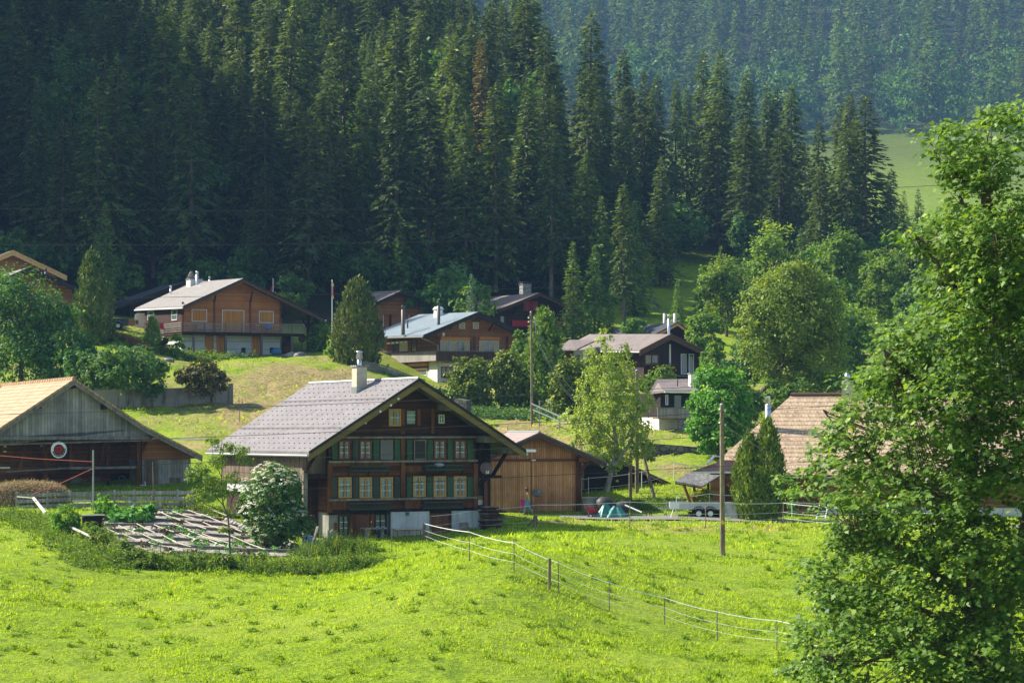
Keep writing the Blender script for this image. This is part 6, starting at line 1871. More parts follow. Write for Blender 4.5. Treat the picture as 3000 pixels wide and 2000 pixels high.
# ---- clipped hedges
def hedge(pts, tops, depth, mat, label, n, leaf, seed):
    """an uneven hedge along ground points (column, distance), reaching up to the given rows"""
    r = np.random.default_rng(seed)
    base = [G(x, D, -0.2) for x, D in pts]; o0 = base[0]
    E = []
    for k in range(len(base) - 1):
        a, b = base[k], base[k + 1]
        m = max(3, int((b - a).length / 0.9))
        for i in range(m):
            t = (i + r.random()) / m; q = a.lerp(b, t) - o0
            D = pts[k][1] * (1 - t) + pts[k + 1][1] * t
            top = (HZ - (tops[k] * (1 - t) + tops[k + 1] * t)) / F * D - o0.z + r.normal(0.0, 0.35)
            for f in (0.28, 0.62, 0.88):
                w = r.uniform(0.8, 1.35)
                E.append((q.x + r.normal(0, 0.3), q.y + r.normal(0, 0.35), q.z + (top - q.z) * f * 0.93, w, depth * 0.42 * r.uniform(0.7, 1.2), (top - q.z) * r.uniform(0.16, 0.24)))
    me = dec_crown('hedge_leaves', E, n, leaf, seed, FM[mat], clump=0.4, per=22)
    o = empty('hedge', o0); tag(o, label, 'hedge')
    link(me, 'foliage', o)
    m = MB()
    for q in range(len(base) - 1):
        a, c = base[q] - o0, base[q + 1] - o0
        for e in (0.15, 0.5, 0.85):
            v = a.lerp(c, e); m.tube([(v.x, v.y, v.z - 0.5), (v.x, v.y, v.z + 1.6)], 0.09, 0.04, n=5)
    each(m, 'stem', BARK_D, o)
hedge([(1338, 223), (1400, 222), (1480, 222), (1560, 222)], [1058, 1052, 1058, 1062], 2.6, 'thuja', 'broad overgrown hedge below the brown balcony of the blue grey roofed chalet', 17000, 0.32, 7)
hedge([(1630, 213), (1680, 213), (1730, 213)], [1064, 1062, 1064], 2.4, 'thuja', 'hedge left of the birch top below the plum roofed chalet', 9000, 0.32, 8)
# ================================================================ NEAR SYCAMORE on the right
def sycamore():
    D0 = 60.0
    px0 = 2905
    p = G(px0, D0, -0.1)
    k = D0 / F
    def loc(x, y, dy=0.0):
        # dy metres nearer or farther: keep the true direction of the branch, measured at the trunk's distance
        return np.array([(x - px0) * k, dy, (HZ - y) * k - p.z])
    r = np.random.default_rng(77)
    left_y = [250, 318, 335, 400, 470, 560, 640, 700, 780, 850, 930, 1000, 1060, 1130, 1190, 1250, 1315, 1370, 1400, 1440, 1475, 1495, 1560, 1620, 1650, 1680, 1720, 1800, 1880, 1950, 2060, 2300]
    left_x = [3010, 2940, 2800, 2715, 2710, 2790, 2680, 2635, 2650, 2720, 2640, 2545, 2510, 2470, 2415, 2440, 2360, 2335, 2300, 2285, 2320, 2445, 2445, 2400, 2330, 2350, 2365, 2350, 2310, 2300, 2330, 2450]
    # limbs
    L = []
    def limb(pts, r0, r1): L.append((np.array([loc(*q) for q in pts]), r0, r1))
    limb([(2925, 2560, 0), (2905, 2130, 0), (2880, 1850, 0.1), (2850, 1600, 0.2), (2845, 1300, 0.2), (2870, 1000, 0), (2890, 700, 0.2), (2885, 470, 0)], 0.42, 0.06)
    limb([(2905, 2050, 0), (2950, 1700, -0.6), (3010, 1400, -1.0), (3060, 1000, -1.2), (3060, 700, -1.0)], 0.26, 0.05)
    limb([(2885, 1880, 0), (2790, 1720, -0.4), (2690, 1640, -0.8), (2560, 1570, -1.3), (2450, 1535, -1.5)], 0.15, 0.025)
    limb([(2860, 1650, 0.1), (2740, 1480, 0.5), (2620, 1380, 0.8), (2500, 1290, 1.0), (2430, 1200, 1.2)], 0.14, 0.02)
    limb([(2848, 1400, 0.2), (2750, 1210, -0.8), (2650, 1110, -1.2), (2560, 1030, -1.6)], 0.12, 0.02)
    limb([(2900, 1980, 0), (2760, 1900, -0.9), (2640, 1880, -1.3), (2560, 1905, -1.5), (2480, 1935, -1.7), (2380, 1900, -1.9)], 0.12, 0.02)
    limb([(2895, 1930, 0), (2740, 1800, 0.9), (2560, 1740, 1.4), (2420, 1690, 1.8)], 0.12, 0.02)
    limb([(2868, 1020, 0), (2790, 860, -0.6), (2720, 770, -0.9), (2660, 705, -1.1)], 0.09, 0.018)
    limb([(2888, 720, 0.2), (2820, 570, 0.5), (2770, 470, 0.7), (2740, 410, 0.8)], 0.07, 0.015)
    limb([(2850, 1500, 0.2), (2720, 1420, 1.6), (2560, 1400, 2.2), (2400, 1405, 2.5)], 0.11, 0.02)
    limb([(2846, 1250, 0.2), (2900, 1100, 1.2), (2960, 900, 1.8), (2990, 600, 2.0)], 0.11, 0.02)
    limb([(2890, 1900, 0), (2850, 1950, -1.6), (2720, 1990, -2.2), (2560, 2030, -2.6), (2400, 2040, -2.8)], 0.12, 0.02)
    S = np.concatenate([np.linspace(0, 1, 60)[:, None] * 0 + np.stack([np.interp(np.linspace(0, len(q) - 1, 60), np.arange(len(q)), q[:, j]) for j in range(3)], 1) for q, _, _ in L[2:]] + [np.stack([np.interp(np.linspace(2.0, len(q) - 1, 60), np.arange(len(q)), q[:, j]) for j in range(3)], 1) for q, _, _ in L[:2]])
    # clusters of leaves: kept right of the crown's outline, denser near the limbs, with open gaps
    C = []
    gaps = [(2865, 580, 60, 28), (2560, 1945, 70, 35), (2500, 950, 40, 60), (2660, 1560, 50, 30), (2790, 1760, 50, 40), (2900, 1480, 45, 40), (2960, 1880, 60, 50), (2720, 1000, 40, 25), (2760, 610, 30, 30), (2400, 1430, 45, 26), (2470, 1340, 40, 30), (2440, 1400, 30, 20), (2560, 1480, 40, 24), (2500, 1250, 35, 22), (2330, 1410, 22, 14), (2620, 1300, 30, 25)]
    tries = 0
    while len(C) < 2900 and tries < 90000:
        tries += 1
        y = r.uniform(255, 2330); x = r.uniform(2290, 3330)
        lx = np.interp(y, left_y, left_x) + 26 * math.sin(y / 23.0) + 18 * math.sin(y / 9.0 + x / 40) + 10
        if x < lx + abs(r.normal(0, 10)): continue
        if any(((x - a) / c) ** 2 + ((y - b) / d) ** 2 < r.uniform(0.6, 1.2) for a, b, c, d in gaps): continue
        if x > 3150 and r.random() < 0.6: continue
        depth = 3.6 * min(1.0, (x - lx) / 330 + 0.22)
        q = loc(x, y, r.uniform(-1.25, 0.8) * depth)
        dmin = np.min(np.linalg.norm((S - q) * np.array([1, 0.8, 1.0]), axis=1))
        if dmin > r.uniform(0.5, 2.6): continue
        if math.sin(x / 47.0 + 1.3) * math.sin(y / 39.0) + 0.5 * math.sin(x / 21.0 + y / 33.0) > r.uniform(0.5, 1.3): continue
        C.append(q)
    for _ in range(520):       # sprays hanging in front of the trunk and the big limbs
        y = r.uniform(620, 2050); x = r.uniform(2740, 3080)
        if any(((x - a) / c) ** 2 + ((y - b) / d) ** 2 < 0.8 for a, b, c, d in gaps): continue
        C.append(loc(x, y, r.uniform(-3.0, -1.0)))
    C = np.array(C)
    # twigs to the nearest limb point
    m = MB()
    for q in C:
        if r.random() < 0.6 or np.min(np.linalg.norm(S - q, axis=1)) > 1.5: continue
        i = int(np.argmin(np.linalg.norm(S - q, axis=1)))
        s = S[max(0, i - int(r.integers(0, 7)))]
        a = s * 0.62 + q * 0.38 + r.normal(0, 0.07, 3); b = s * 0.28 + q * 0.72 + np.array([0, 0, 0.06]) + r.normal(0, 0.08, 3)
        m.tube([s, a, b, q], [0.015, 0.012, 0.008, 0.004], n=4, cap=False)
    for q, r0, r1 in L:
        n = len(q)
        t = np.linspace(0, n - 1, n * 4)
        pts = np.stack([np.interp(t, np.arange(n), q[:, j]) for j in range(3)], 1)
        pts[1:-1] += r.normal(0, 0.025, (len(pts) - 2, 3))
        m.tube([tuple(v) for v in pts], list(r0 + (r1 - r0) * np.linspace(0, 1, len(pts)) ** 0.8), n=9, cap=False)
    tm = bpy.data.meshes.new('trunk'); tm.from_pydata(m.v, [], m.f); tm.update(); tm.materials.append(BARK_D)
    tm.polygons.foreach_set('use_smooth', np.ones(len(tm.polygons), dtype=bool))
    per = 24
    n = len(C) * per
    cc = np.repeat(C, per, 0)
    rad = np.repeat(r.uniform(0.12, 0.36, len(C)), per)[:, None]
    d = r.normal(0, 0.62, (n, 3)); d[:, 2] *= 0.55
    T = cc + d * rad
    out = unit(d + 1e-6)
    nrm = unit(np.array([-0.25, -0.2, 1.0]) + 0.35 * out + r.normal(0, 0.38, (n, 3)))
    ax = unit(out * np.array([1, 1, 0.3]) + r.normal(0, 0.5, (n, 3)) + np.array([0, 0, -0.35]))
    ax = unit(ax - nrm * np.sum(ax * nrm, 1, keepdims=True))
    ln = r.uniform(0.06, 0.19, n)
    B = np.cross(nrm, ax)
    # five-lobed leaf, a little folded along its midrib
    lob = [(0.0, 0.0, 0), (0.05, 0.30, .05), (0.18, 0.27, .04), (0.36, 0.55, .08), (0.47, 0.26, .03), (0.72, 0.33, .03), (0.70, 0.15, .01), (1.0, 0.0, -.1), (0.70, -0.15, .01), (0.72, -0.33, .03), (0.47, -0.26, .03), (0.36, -0.55, .08), (0.18, -0.27, .04), (0.05, -0.30, .05)]
    kk = np.clip(np.repeat(r.normal(0.45, 0.13, len(C)), per) + r.normal(0, 0.2, n), 0, 1)
    me = scatter('sycamore_leaves', T, ax * ln[:, None], B * (ln * 1.0)[:, None], lob, FM['maple'], kk, nrm * ln[:, None])
    plant('sycamore_tree', 'near sycamore with large lobed leaves filling the right edge of the picture', 'sycamore', p, 0, (('trunk', tm), ('crown', me)))
sycamore()

# ================================================================ MEADOW GRASS
HOUSES = [(MH, -1.0, 14.5, -0.6, 14), (BARN, -9, 14, 0.2, 16), (SHED, -0.5, 7.2, 0, 10), (TFH, -3, 24, 0, 12)]
def inside(x, y):
    m = np.zeros(len(x), bool)
    for h, u0, u1, v0, v1 in HOUSES:
        dx, dy = x - h.p.x, y - h.p.y
        u = dx * h.c + dy * h.s; v = -dx * h.s + dy * h.c
        m |= (u > u0) & (u < u1) & (v > v0) & (v < v1)
    return m
GARDEN = np.array([tuple(G(a, b))[:2] for a, b in ((285, 127), (640, 124), (900, 129), (735, 143), (500, 151), (300, 146))])
def inpoly(x, y, poly):
    c = np.zeros(len(x), bool); n = len(poly)
    for i in range(n):
        x0, y0 = poly[i]; x1, y1 = poly[(i + 1) % n]
        t = ((y0 > y) != (y1 > y)) & (x < (x1 - x0) * (y - y0) / (y1 - y0 + 1e-12) + x0)
        c ^= t
    return c
LANE = [(1500, 1509, 152.5), (1650, 1512, 152.0), (1850, 1516, 150.5), (2060, 1518, 150), (2300, 1524, 149), (2500, 1529, 148.5), (2800, 1535, 147), (3150, 1540, 146), (3600, 1545, 145)]
def grass():
    r = np.random.default_rng(3)
    T, A, B, K = [], [], [], []
    for n, d0, d1, h0, h1, wd in ((150000, 86, 124, 0.07, 0.19, 0.040), (85000, 118, 168, 0.10, 0.24, 0.055), (26000, 150, 236, 0.12, 0.30, 0.10)):
        D = r.uniform(d0, d1, n); x = r.uniform(-0.235, 0.235, n) * D
        # tufts: gather around centres
        g = 0.16 if d1 < 200 else 0.4
        x = x + r.normal(0, 0.05, n)
        keep = ~inside(x, D) & ~inpoly(x, D, GARDEN)
        ly = np.interp(CX + F * x / D, [q[0] for q in LANE], [q[2] for q in LANE])
        keep &= ~((np.abs(D - ly) < 1.5) & (x > 1.5))
        x, D = x[keep], D[keep]; n = len(x)
        def vn(s, seed):
            q = np.random.default_rng(seed).random((128, 128)); a, b = x / s, D / s
            i, j = np.floor(a).astype(int), np.floor(b).astype(int); f, e = a - i, b - j
            return (q[i % 128, j % 128] * (1 - f) + q[(i + 1) % 128, j % 128] * f) * (1 - e) + (q[i % 128, (j + 1) % 128] * (1 - f) + q[(i + 1) % 128, (j + 1) % 128] * f) * e
        p1, p2, p3 = vn(0.45, 1), vn(2.6, 2), vn(9, 3)
        keep = r.random(n) < 0.15 + 1.1 * p1
        x, D, p1, p2, p3 = x[keep], D[keep], p1[keep], p2[keep], p3[keep]; n = len(x)
        z = ground(x, D)
        h = r.uniform(h0, h1, n) * (0.5 + 0.75 * p2) * (0.7 + 0.5 * p1)
        T.append(np.stack([x, D, z - 0.02], 1))
        d = unit(np.stack([r.normal(0.05, 0.45, n), r.normal(0, 0.45, n), np.ones(n)], 1))
        A.append(d * h[:, None])
        a = r.random(n) * 6.28
        B.append(np.stack([np.cos(a), np.sin(a), np.zeros(n)], 1) * (wd * r.uniform(0.7, 1.6, n))[:, None])
        kk = np.clip(-0.12 + 0.45 * p3 + 0.35 * p2 + 0.4 * p1 + r.normal(0, 0.15, n), 0, 0.92)
        kk[r.random(n) < 0.008 + 0.02 * (p3 > 0.6)] = 1.0
        K.append(kk)
    # dock and clover clumps, darker than the grass
    nc, per = 900, 46
    D = r.uniform(88, 150, nc); x = r.uniform(-0.225, 0.225, nc) * D
    keep = ~inside(x, D) & ~inpoly(x, D, GARDEN); x, D = x[keep], D[keep]; nc = len(x)
    rad = np.repeat(r.uniform(0.12, 0.5, nc), per)
    cx, cd = np.repeat(x, per) + r.normal(0, 0.5, nc * per) * rad, np.repeat(D, per) + r.normal(0, 0.5, nc * per) * rad
    n = nc * per
    T.append(np.stack([cx, cd, ground(cx, cd) + r.uniform(0.0, 0.14, n)], 1))
    d = unit(np.stack([r.normal(0, 0.8, n), r.normal(0, 0.8, n), r.uniform(0.2, 1, n)], 1)); A.append(d * r.uniform(0.08, 0.2, n)[:, None])
    a = r.random(n) * 6.28; B.append(np.stack([np.cos(a), np.sin(a), np.zeros(n)], 1) * 0.07); K.append(np.clip(np.repeat(r.uniform(0.0, 0.55, nc), per) + r.normal(0, 0.08, n), 0, 0.9))
    me = scatter('grass', np.concatenate(T), np.concatenate(A), np.concatenate(B), [(0, -0.5), (0, 0.5), (0.6, 0.35), (1, 0), (0.6, -0.35)], FM['grass'], np.concatenate(K))
    o = link(me, 'grass'); tag(o, 'fresh yellow green meadow grass with buttercups', 'grass', None, 'stuff')
grass()

def weedstrip(name, label, pts, n, seed, width, hmin, hmax, mat, leaf=0.1, fl=0.0):
    """tall weeds along a line of ground points (column, distance)"""
    r = np.random.default_rng(seed)
    b = np.array([tuple(G(*q)) for q in pts])
    T, A, B, K = [], [], [], []
    s = r.random(n) * (len(b) - 1); i = np.minimum(s.astype(int), len(b) - 2); f = (s - i)[:, None]
    base = b[i] * (1 - f) + b[i + 1] * f
    cl = np.sin(s * 21 + seed) * np.sin(s * 8.3 + 2 * seed)
    off = r.normal(0, width, n) * (0.8 + 0.5 * cl)
    base[:, 0] += r.normal(0, width, n); base[:, 1] += off
    base[:, 2] = ground(base[:, 0], base[:, 1])
    patch = np.clip(0.55 + 0.45 * np.sin(s * 17 + seed + off * 2.0) * np.sin(s * 5.1 + seed) + 0.25 * np.sin(s * 47), 0.12, 1.3)
    hh = r.uniform(hmin, hmax, n) * patch * np.where(r.random(n) < 0.05, 1.4, 1.0)
    per = 15
    leaf = leaf * 1.25
    for k in range(per):
        t = (k + 0.5) / per
        a = r.random(n) * 6.283
        o = np.stack([np.cos(a), np.sin(a), r.uniform(-0.3, 0.6, n)], 1)
        q = base.copy(); q[:, 2] += hh * t; q[:, :2] += r.normal(0, 0.05, (n, 2)) * (0.4 + t)
        ln = leaf * r.uniform(0.6, 1.4, n) * (1.1 - 0.5 * t)
        T.append(q); A.append(unit(o) * ln[:, None]); B.append(unit(np.cross(o, r.normal(0, 1, (n, 3)))) * (ln * 0.5)[:, None])
        K.append(np.clip(0.05 + 0.55 * t + 0.25 * np.sin(s * 29 + seed) + r.normal(0, 0.15, n), 0, 0.92) + (r.random(n) < fl * t) * 1.0)
    m2 = 1
    for k in range(m2):   # grass stalks standing above
        o = unit(np.stack([r.normal(0, 0.18, n), r.normal(0, 0.18, n), np.ones(n)], 1))
        q = base.copy(); q[:, :2] += r.normal(0, 0.1, (n, 2))
        T.append(q); A.append(o * (hh * r.uniform(0.8, 1.3, n))[:, None]); a = r.random(n) * 6.28
        B.append(np.stack([np.cos(a), np.sin(a), np.zeros(n)], 1) * 0.03); K.append(np.clip(r.normal(0.6, 0.2, n), 0, 1))
    o = link(scatter(name, np.concatenate(T), np.concatenate(A), np.concatenate(B), KITE, FM[mat], np.concatenate(K)), name)
    tag(o, label, 'weeds', None, 'stuff')
weedstrip('weeds', 'tall weeds and nettles along the lower edge of the garden', [(255, 133), (300, 124), (380, 121.5), (520, 121), (640, 121), (760, 121), (860, 120.5), (980, 122), (1060, 125)], 4600, 21, 0.8, 0.3, 0.95, 'weed', 0.12, 0.05)
rr = random.Random(77)
WC = [dec_crown('weed_clump_leaves', lumpy(0.55, 0.9, 1200 + i, 6), 700, 0.13, 1200 + i, FM['weed'], clump=0.34) for i in range(3)]
for i in range(26):
    t = rr.random() * 0.72; q = [(262, 130), (300, 123.5), (400, 121), (560, 120.6), (720, 121), (880, 122), (1000, 125)]
    k = min(5, int(t * 6)); f = t * 6 - k; px, D = q[k][0] * (1 - f) + q[k + 1][0] * f, q[k][1] * (1 - f) + q[k + 1][1] * f
    o = link(WC[i % 3], 'weed_clump'); o.location = G(px, D + rr.uniform(-0.9, 0.6), -0.05); s = rr.uniform(0.6, 1.35); o.scale = (s * rr.uniform(0.8, 1.4), s, s * rr.uniform(0.8, 1.3))  # each is a low clump of weeds, no shrub
    tag(o, 'bushy clump of weeds at the lower edge of the garden', 'weeds', 'weed clumps at the garden edge')
weedstrip('weeds', 'weeds and long grass left of the garden under the currant bush', [(0, 146), (60, 142), (140, 136), (210, 129), (260, 124), (290, 119)], 2600, 22, 0.8, 0.25, 0.8, 'weed', 0.12, 0.04)
weedstrip('weeds', 'long grass at the upper edge of the garden along the board fence', [(380, 152), (440, 151), (520, 150.5), (600, 150), (680, 148)], 1500, 23, 0.6, 0.3, 0.8, 'weed', 0.12, 0.1)
weedstrip('weeds', 'tall seeding weeds at the front left corner of the farmhouse', [(905, 128), (960, 130), (1010, 130), (1060, 129)], 1500, 24, 0.5, 0.5, 1.3, 'weed', 0.1, 0.02)
weedstrip('weeds', 'long grass round the birch and the tarpaulins', [(1800, 156), (1850, 157), (1900, 158), (1960, 157), (2010, 156)], 1500, 25, 0.9, 0.2, 0.6, 'weed', 0.12, 0.1)
weedstrip('weeds', 'rank grass and flowers below the chestnut brown chalet', [(330, 240), (400, 238), (480, 236), (560, 236), (640, 238)], 1800, 26, 1.6, 0.4, 1.0, 'weed', 0.25, 0.05)
weedstrip('weeds', 'grass bank under the hedge of the blue grey roofed chalet', [(1230, 232), (1300, 226), (1400, 218), (1480, 215), (1560, 212)], 1500, 27, 1.6, 0.4, 0.9, 'leaf_dark', 0.25, 0.02)
weedstrip('weeds', 'yellow flowers and weeds behind the trailer', [(2060, 152.5), (2120, 152.5), (2170, 152.5), (2240, 152.5)], 700, 28, 0.35, 0.3, 0.7, 'weed', 0.12, 0.25)
# ================================================================ LANE, GARDEN, FENCES, POLES, SMALL THINGS
def ray(px, py, D):
    return P(px, py, D)
# ---- asphalt lane
m = MB()
n = 80
L, Rr_ = [], []
for i in range(n + 1):
    px = 1640 + (3600 - 1640) * i / n
    D = float(np.interp(px, [q[0] for q in LANE], [q[2] for q in LANE]))
    for lst, d in ((L, -1.25), (Rr_, 1.25)):
        x = (px - CX) / F * D; lst.append((x, D + d, gz(x, D + d) + 0.06))
m.add(L + Rr_, [(i, i + 1, n + 2 + i, n + 1 + i) for i in range(n)])
tag(m.build('lane', M['asphalt']), kind='structure')

# ---- garden soil, laid in shallow steps
soil, nt, out = newmat('garden_soil')
c1 = noise(nt, objco(nt), 3.0, 6, 0.7); c2 = noise(nt, objco(nt), 0.7, 4)
cc = mixc(nt, ramp(nt, c1, 0.3, 0.7), lin('#7a7064'), lin('#b0a697'))
cc = mixc(nt, math_(nt, 'MULTIPLY', ramp(nt, c2, 0.45, 0.65), 0.5), cc, lin('#8a8884'))
bsdf(nt, out, cc, 0.95, 0.15, 0, c1, 0.9, 0.08)
gx0, gx1 = GARDEN[:, 0].min(), GARDEN[:, 0].max(); gy0, gy1 = GARDEN[:, 1].min(), GARDEN[:, 1].max()
xs = np.arange(gx0, gx1, 0.25); ys = np.arange(gy0, gy1, 0.2)
X, Y = np.meshgrid(xs, ys, indexing='ij')
ph = ((Y - 0.18 * X) / 3.1) % 1.0
Z = ground(X, Y) + 0.10 + RS.normal(0, 0.03, X.shape)
ins = inpoly(X.ravel(), Y.ravel(), GARDEN).reshape(X.shape)
idx = np.arange(X.size).reshape(X.shape)
ok = ins[:-1, :-1] & ins[1:, :-1] & ins[1:, 1:] & ins[:-1, 1:]
q = np.stack([idx[:-1, :-1], idx[1:, :-1], idx[1:, 1:], idx[:-1, 1:]], -1)[ok]
o = link(np_mesh('garden_soil', np.stack([X.ravel(), Y.ravel(), Z.ravel()], 1), 4, q, None, soil), 'garden_soil'); tag(o, kind='structure')
def gsoil(x, y):
    return gz(x, y) + 0.10
# dark cloth edging of the steps
fab = plain('bed_cloth', lin('#6c6862'), 0.8, 0.2, 0, 0.2, 2)
for k in range(-2, 14):
    y0 = math.floor(gy0 / 3.1) * 3.1 + k * 3.1 + 1.55
    run = []
    for x in np.arange(gx0, gx1, 0.5):
        y = y0 + 0.18 * x
        if inpoly(np.array([x]), np.array([y]), GARDEN)[0]: run.append((x, y))
    if len(run) > 2:
        m = MB()
        for (a, b), (c, d) in zip(run[:-1], run[1:]):
            za, zb = gz(a, b), gz(c, d)
            m.add([(a, b - 0.06, za + 0.05), (c, d - 0.06, zb + 0.05), (c, d - 0.03, zb + 0.26), (a, b - 0.03, za + 0.26), (c, d + 0.16, zb + 0.27), (a, b + 0.16, za + 0.27), (c, d + 0.2, zb + 0.1), (a, b + 0.2, za + 0.1)], [(0, 1, 2, 3), (3, 2, 4, 5), (5, 4, 6, 7)])
        o = m.build('bed_edging', fab); tag(o, 'dark cloth edging along a step of the vegetable beds', 'bed edging', 'cloth edgings of the vegetable beds')
# pale poles lying across the beds
segs = [(300,1544,344,1567),(352,1546,393,1564),(406,1540,449,1563),(457,1544,504,1560),(469,1503,522,1526),(511,1503,564,1520),(556,1498,600,1513),(508,1539,554,1554),(548,1532,598,1551),(369,1573,418,1590),(418,1569,472,1594),(477,1572,512,1590),(533,1569,587,1586),(444,1596,497,1608),(500,1606,534,1618),(510,1592,556,1605),
 (615,1491,661,1512),(600,1513,684,1545),(600,1535,642,1551),(646,1560,690,1579),(702,1558,804,1594),(600,1570,671,1596),(697,1583,768,1612),(743,1578,790,1594),(845,1586,881,1604),(560,1560,640,1590),(620,1590,668,1608)]
prev = None
for a, b, c, d in segs:
    p0 = onray(a, b + 14, 110, 160); p1 = onray(c, d + 14, 110, 160)
    p0, p1 = p0 + (p0 - p1) * 0.12, p1 + (p1 - p0) * 0.12
    o = MB().tube([(0, 0, 0), tuple((p1 - p0) * 0.5 + Vector((0, 0, -0.03))), tuple(p1 - p0)], 0.026, n=6).build('bean_pole', M['rail_grey'] if False else plain('pale_pole', lin('#aaa292'), 0.7, 0.3, 0, 0.15))
    o.location = p0 + Vector((0, 0, 0.36))
    tag(o, 'pale wooden pole lying slantwise across the vegetable beds', 'pole', 'poles lying on the vegetable beds')
# plants in the beds
def leafheap(px, D, top, w, mat, name, label, cat, n, leaf, seed, group=None, **kw):
    return tree(px, D, top, w, mat, name, label, cat, n, leaf, seed, 0.0, False, lumps=7, group=group, **kw)
leafheap(400, 140, 1486, 150, 'herb', 'rhubarb_plant', 'big leaved rhubarb at the upper left of the garden beds', 'rhubarb', 1300, 0.42, 80, dz=0.1)
leafheap(330, 142, 1480, 70, 'herb', 'rhubarb_plant', 'smaller rhubarb clump left of the big one', 'rhubarb', 500, 0.36, 81)
rr = random.Random(17)
for i in range(90):
    D = rr.uniform(125, 146); px = rr.uniform(320, 820)
    x = (px - CX) / F * D
    if not inpoly(np.array([x]), np.array([D]), GARDEN)[0]: continue
    me = dec_crown('seedling_leaves', [(0, 0, 0.12, 0.28, 0.22, 0.14)], 60, 0.11, 700 + i % 5, FM['herb'] if i % 3 else FM['red'], per=12)
    o = link(me, 'vegetable_plant'); o.location = (x, D, gsoil(x, D)); s = rr.uniform(0.7, 1.5); o.scale = (s, s, s)
    tag(o, 'small leafy seedling growing in the garden soil', 'vegetable plant', 'seedlings in the vegetable beds')

# ---- posts-and-tape fences
def fence(name, label, posts, tapes, post_r=0.03, mat='pole_wood', tape_mat='tape', sag=0.06, lean=0.0):
    """posts: (px, base_py or None, D, height); tapes: (height, radius, flat)"""
    base = []
    for px, D, hgt in posts:
        base.append((G(px, D), hgt))
    o0 = base[0][0]
    o = empty(name, o0); tag(o, label, 'fence')
    for b, hgt in base:
        q = b - o0
        MB().tube([(q.x, q.y, -0.35 + q.z), (q.x + random.uniform(-lean, lean), q.y, q.z + hgt)], post_r, post_r * 0.85, n=6).build('post', M[mat], o)
    for hh, rad in tapes:
        pts = []
        for (b, h1), (c, h2) in zip(base[:-1], base[1:]):
            for t in np.linspace(0, 1, 9)[:-1]:
                v = b.lerp(c, t) - o0; hz_ = (h1 + (h2 - h1) * t) * hh
                pts.append((v.x, v.y - 0.03, v.z + hz_ - sag * 4 * t * (1 - t)))
        v = base[-1][0] - o0; pts.append((v.x, v.y - 0.03, v.z + base[-1][1] * hh))
        if rad > 0.009:
            m = MB(); k = len(pts)
            vs = [(x, y, z - rad) for x, y, z in pts] + [(x, y, z + rad) for x, y, z in pts] + [(x, y + 0.012, z - rad) for x, y, z in pts] + [(x, y + 0.012, z + rad) for x, y, z in pts]
            fs = []
            for i in range(k - 1):
                fs += [(i, i + 1, k + i + 1, k + i), (2 * k + i, 3 * k + i, 3 * k + i + 1, 2 * k + i + 1), (k + i, k + i + 1, 3 * k + i + 1, 3 * k + i), (i, 2 * k + i, 2 * k + i + 1, i + 1)]
            m.add(vs, fs); m.build('tape', M[tape_mat], o)
        else:
            MB().tube(pts, rad, n=5).build('wire', M[tape_mat], o)
    return o
def dfor(px, py, lo=88, hi=165):
    return onray(px, py, lo, hi).y
def hof(px, top, D):
    return (HZ - top) / F * D - G(px, D).z
f1 = []
for px, bot, top in ((1241, 1586, 1537), (1375, 1641, 1553), (1506, 1677, 1585), (1636, 1735, 1643), (1785, 1795, 1701), (1947, 1830, 1745), (2101, 1880, 1786), (2276, 1905, 1812), (2420, 1920, 1832)):
    D = dfor(px, bot); f1.append((px, D, max(1.1, min(1.5, hof(px, top, D)))))
fence('electric_fence', 'long electric fence with white tape running down the meadow from the farmhouse', f1, ((0.95, 0.0125), (0.60, 0.006), (0.33, 0.006)), 0.03)
f2 = []
for px, bot, top in ((1262, 1580, 1508), (1400, 1549, 1490), (1573, 1547, 1475), (1845, 1551, 1466), (2067, 1549, 1468), (2295, 1536, 1470), (2560, 1560, 1490), (2800, 1580, 1500)):
    D = dfor(px, bot, 100, 165); f2.append((px, D, max(1.1, min(1.9, hof(px, top, D)))))
fence('electric_fence', 'electric fence with white tape along the lane before the larch shed and trailer', f2, ((0.96, 0.0125), (0.55, 0.007), (0.28, 0.007)), 0.032)
f3 = []
for px, bot, top in ((1704, 1432, 1400), (1724, 1434, 1400), (1880, 1448, 1402), (1974, 1427, 1382), (2070, 1420, 1370)):
    f3.append((px, 164 if px < 1900 else 168, 1.3))
f3o = fence('electric_fence', 'electric fence with white tape before the low black shed', f3, ((0.95, 0.022), (0.4, 0.01)), 0.03, 'white')
f4 = []
for px, bot, top in ((1982, 1512, 1456), (2078, 1513, 1446), (2168, 1513, 1446), (2240, 1512, 1462), (2320, 1510, 1462), (2450, 1510, 1462)):
    f4.append((px, 152.3, max(1.1, (bot - top) / F * 152)))
fence('electric_fence', 'electric fence on white posts with concrete feet behind the trailer', f4, ((0.97, 0.024), (0.45, 0.01)), 0.025, 'white')
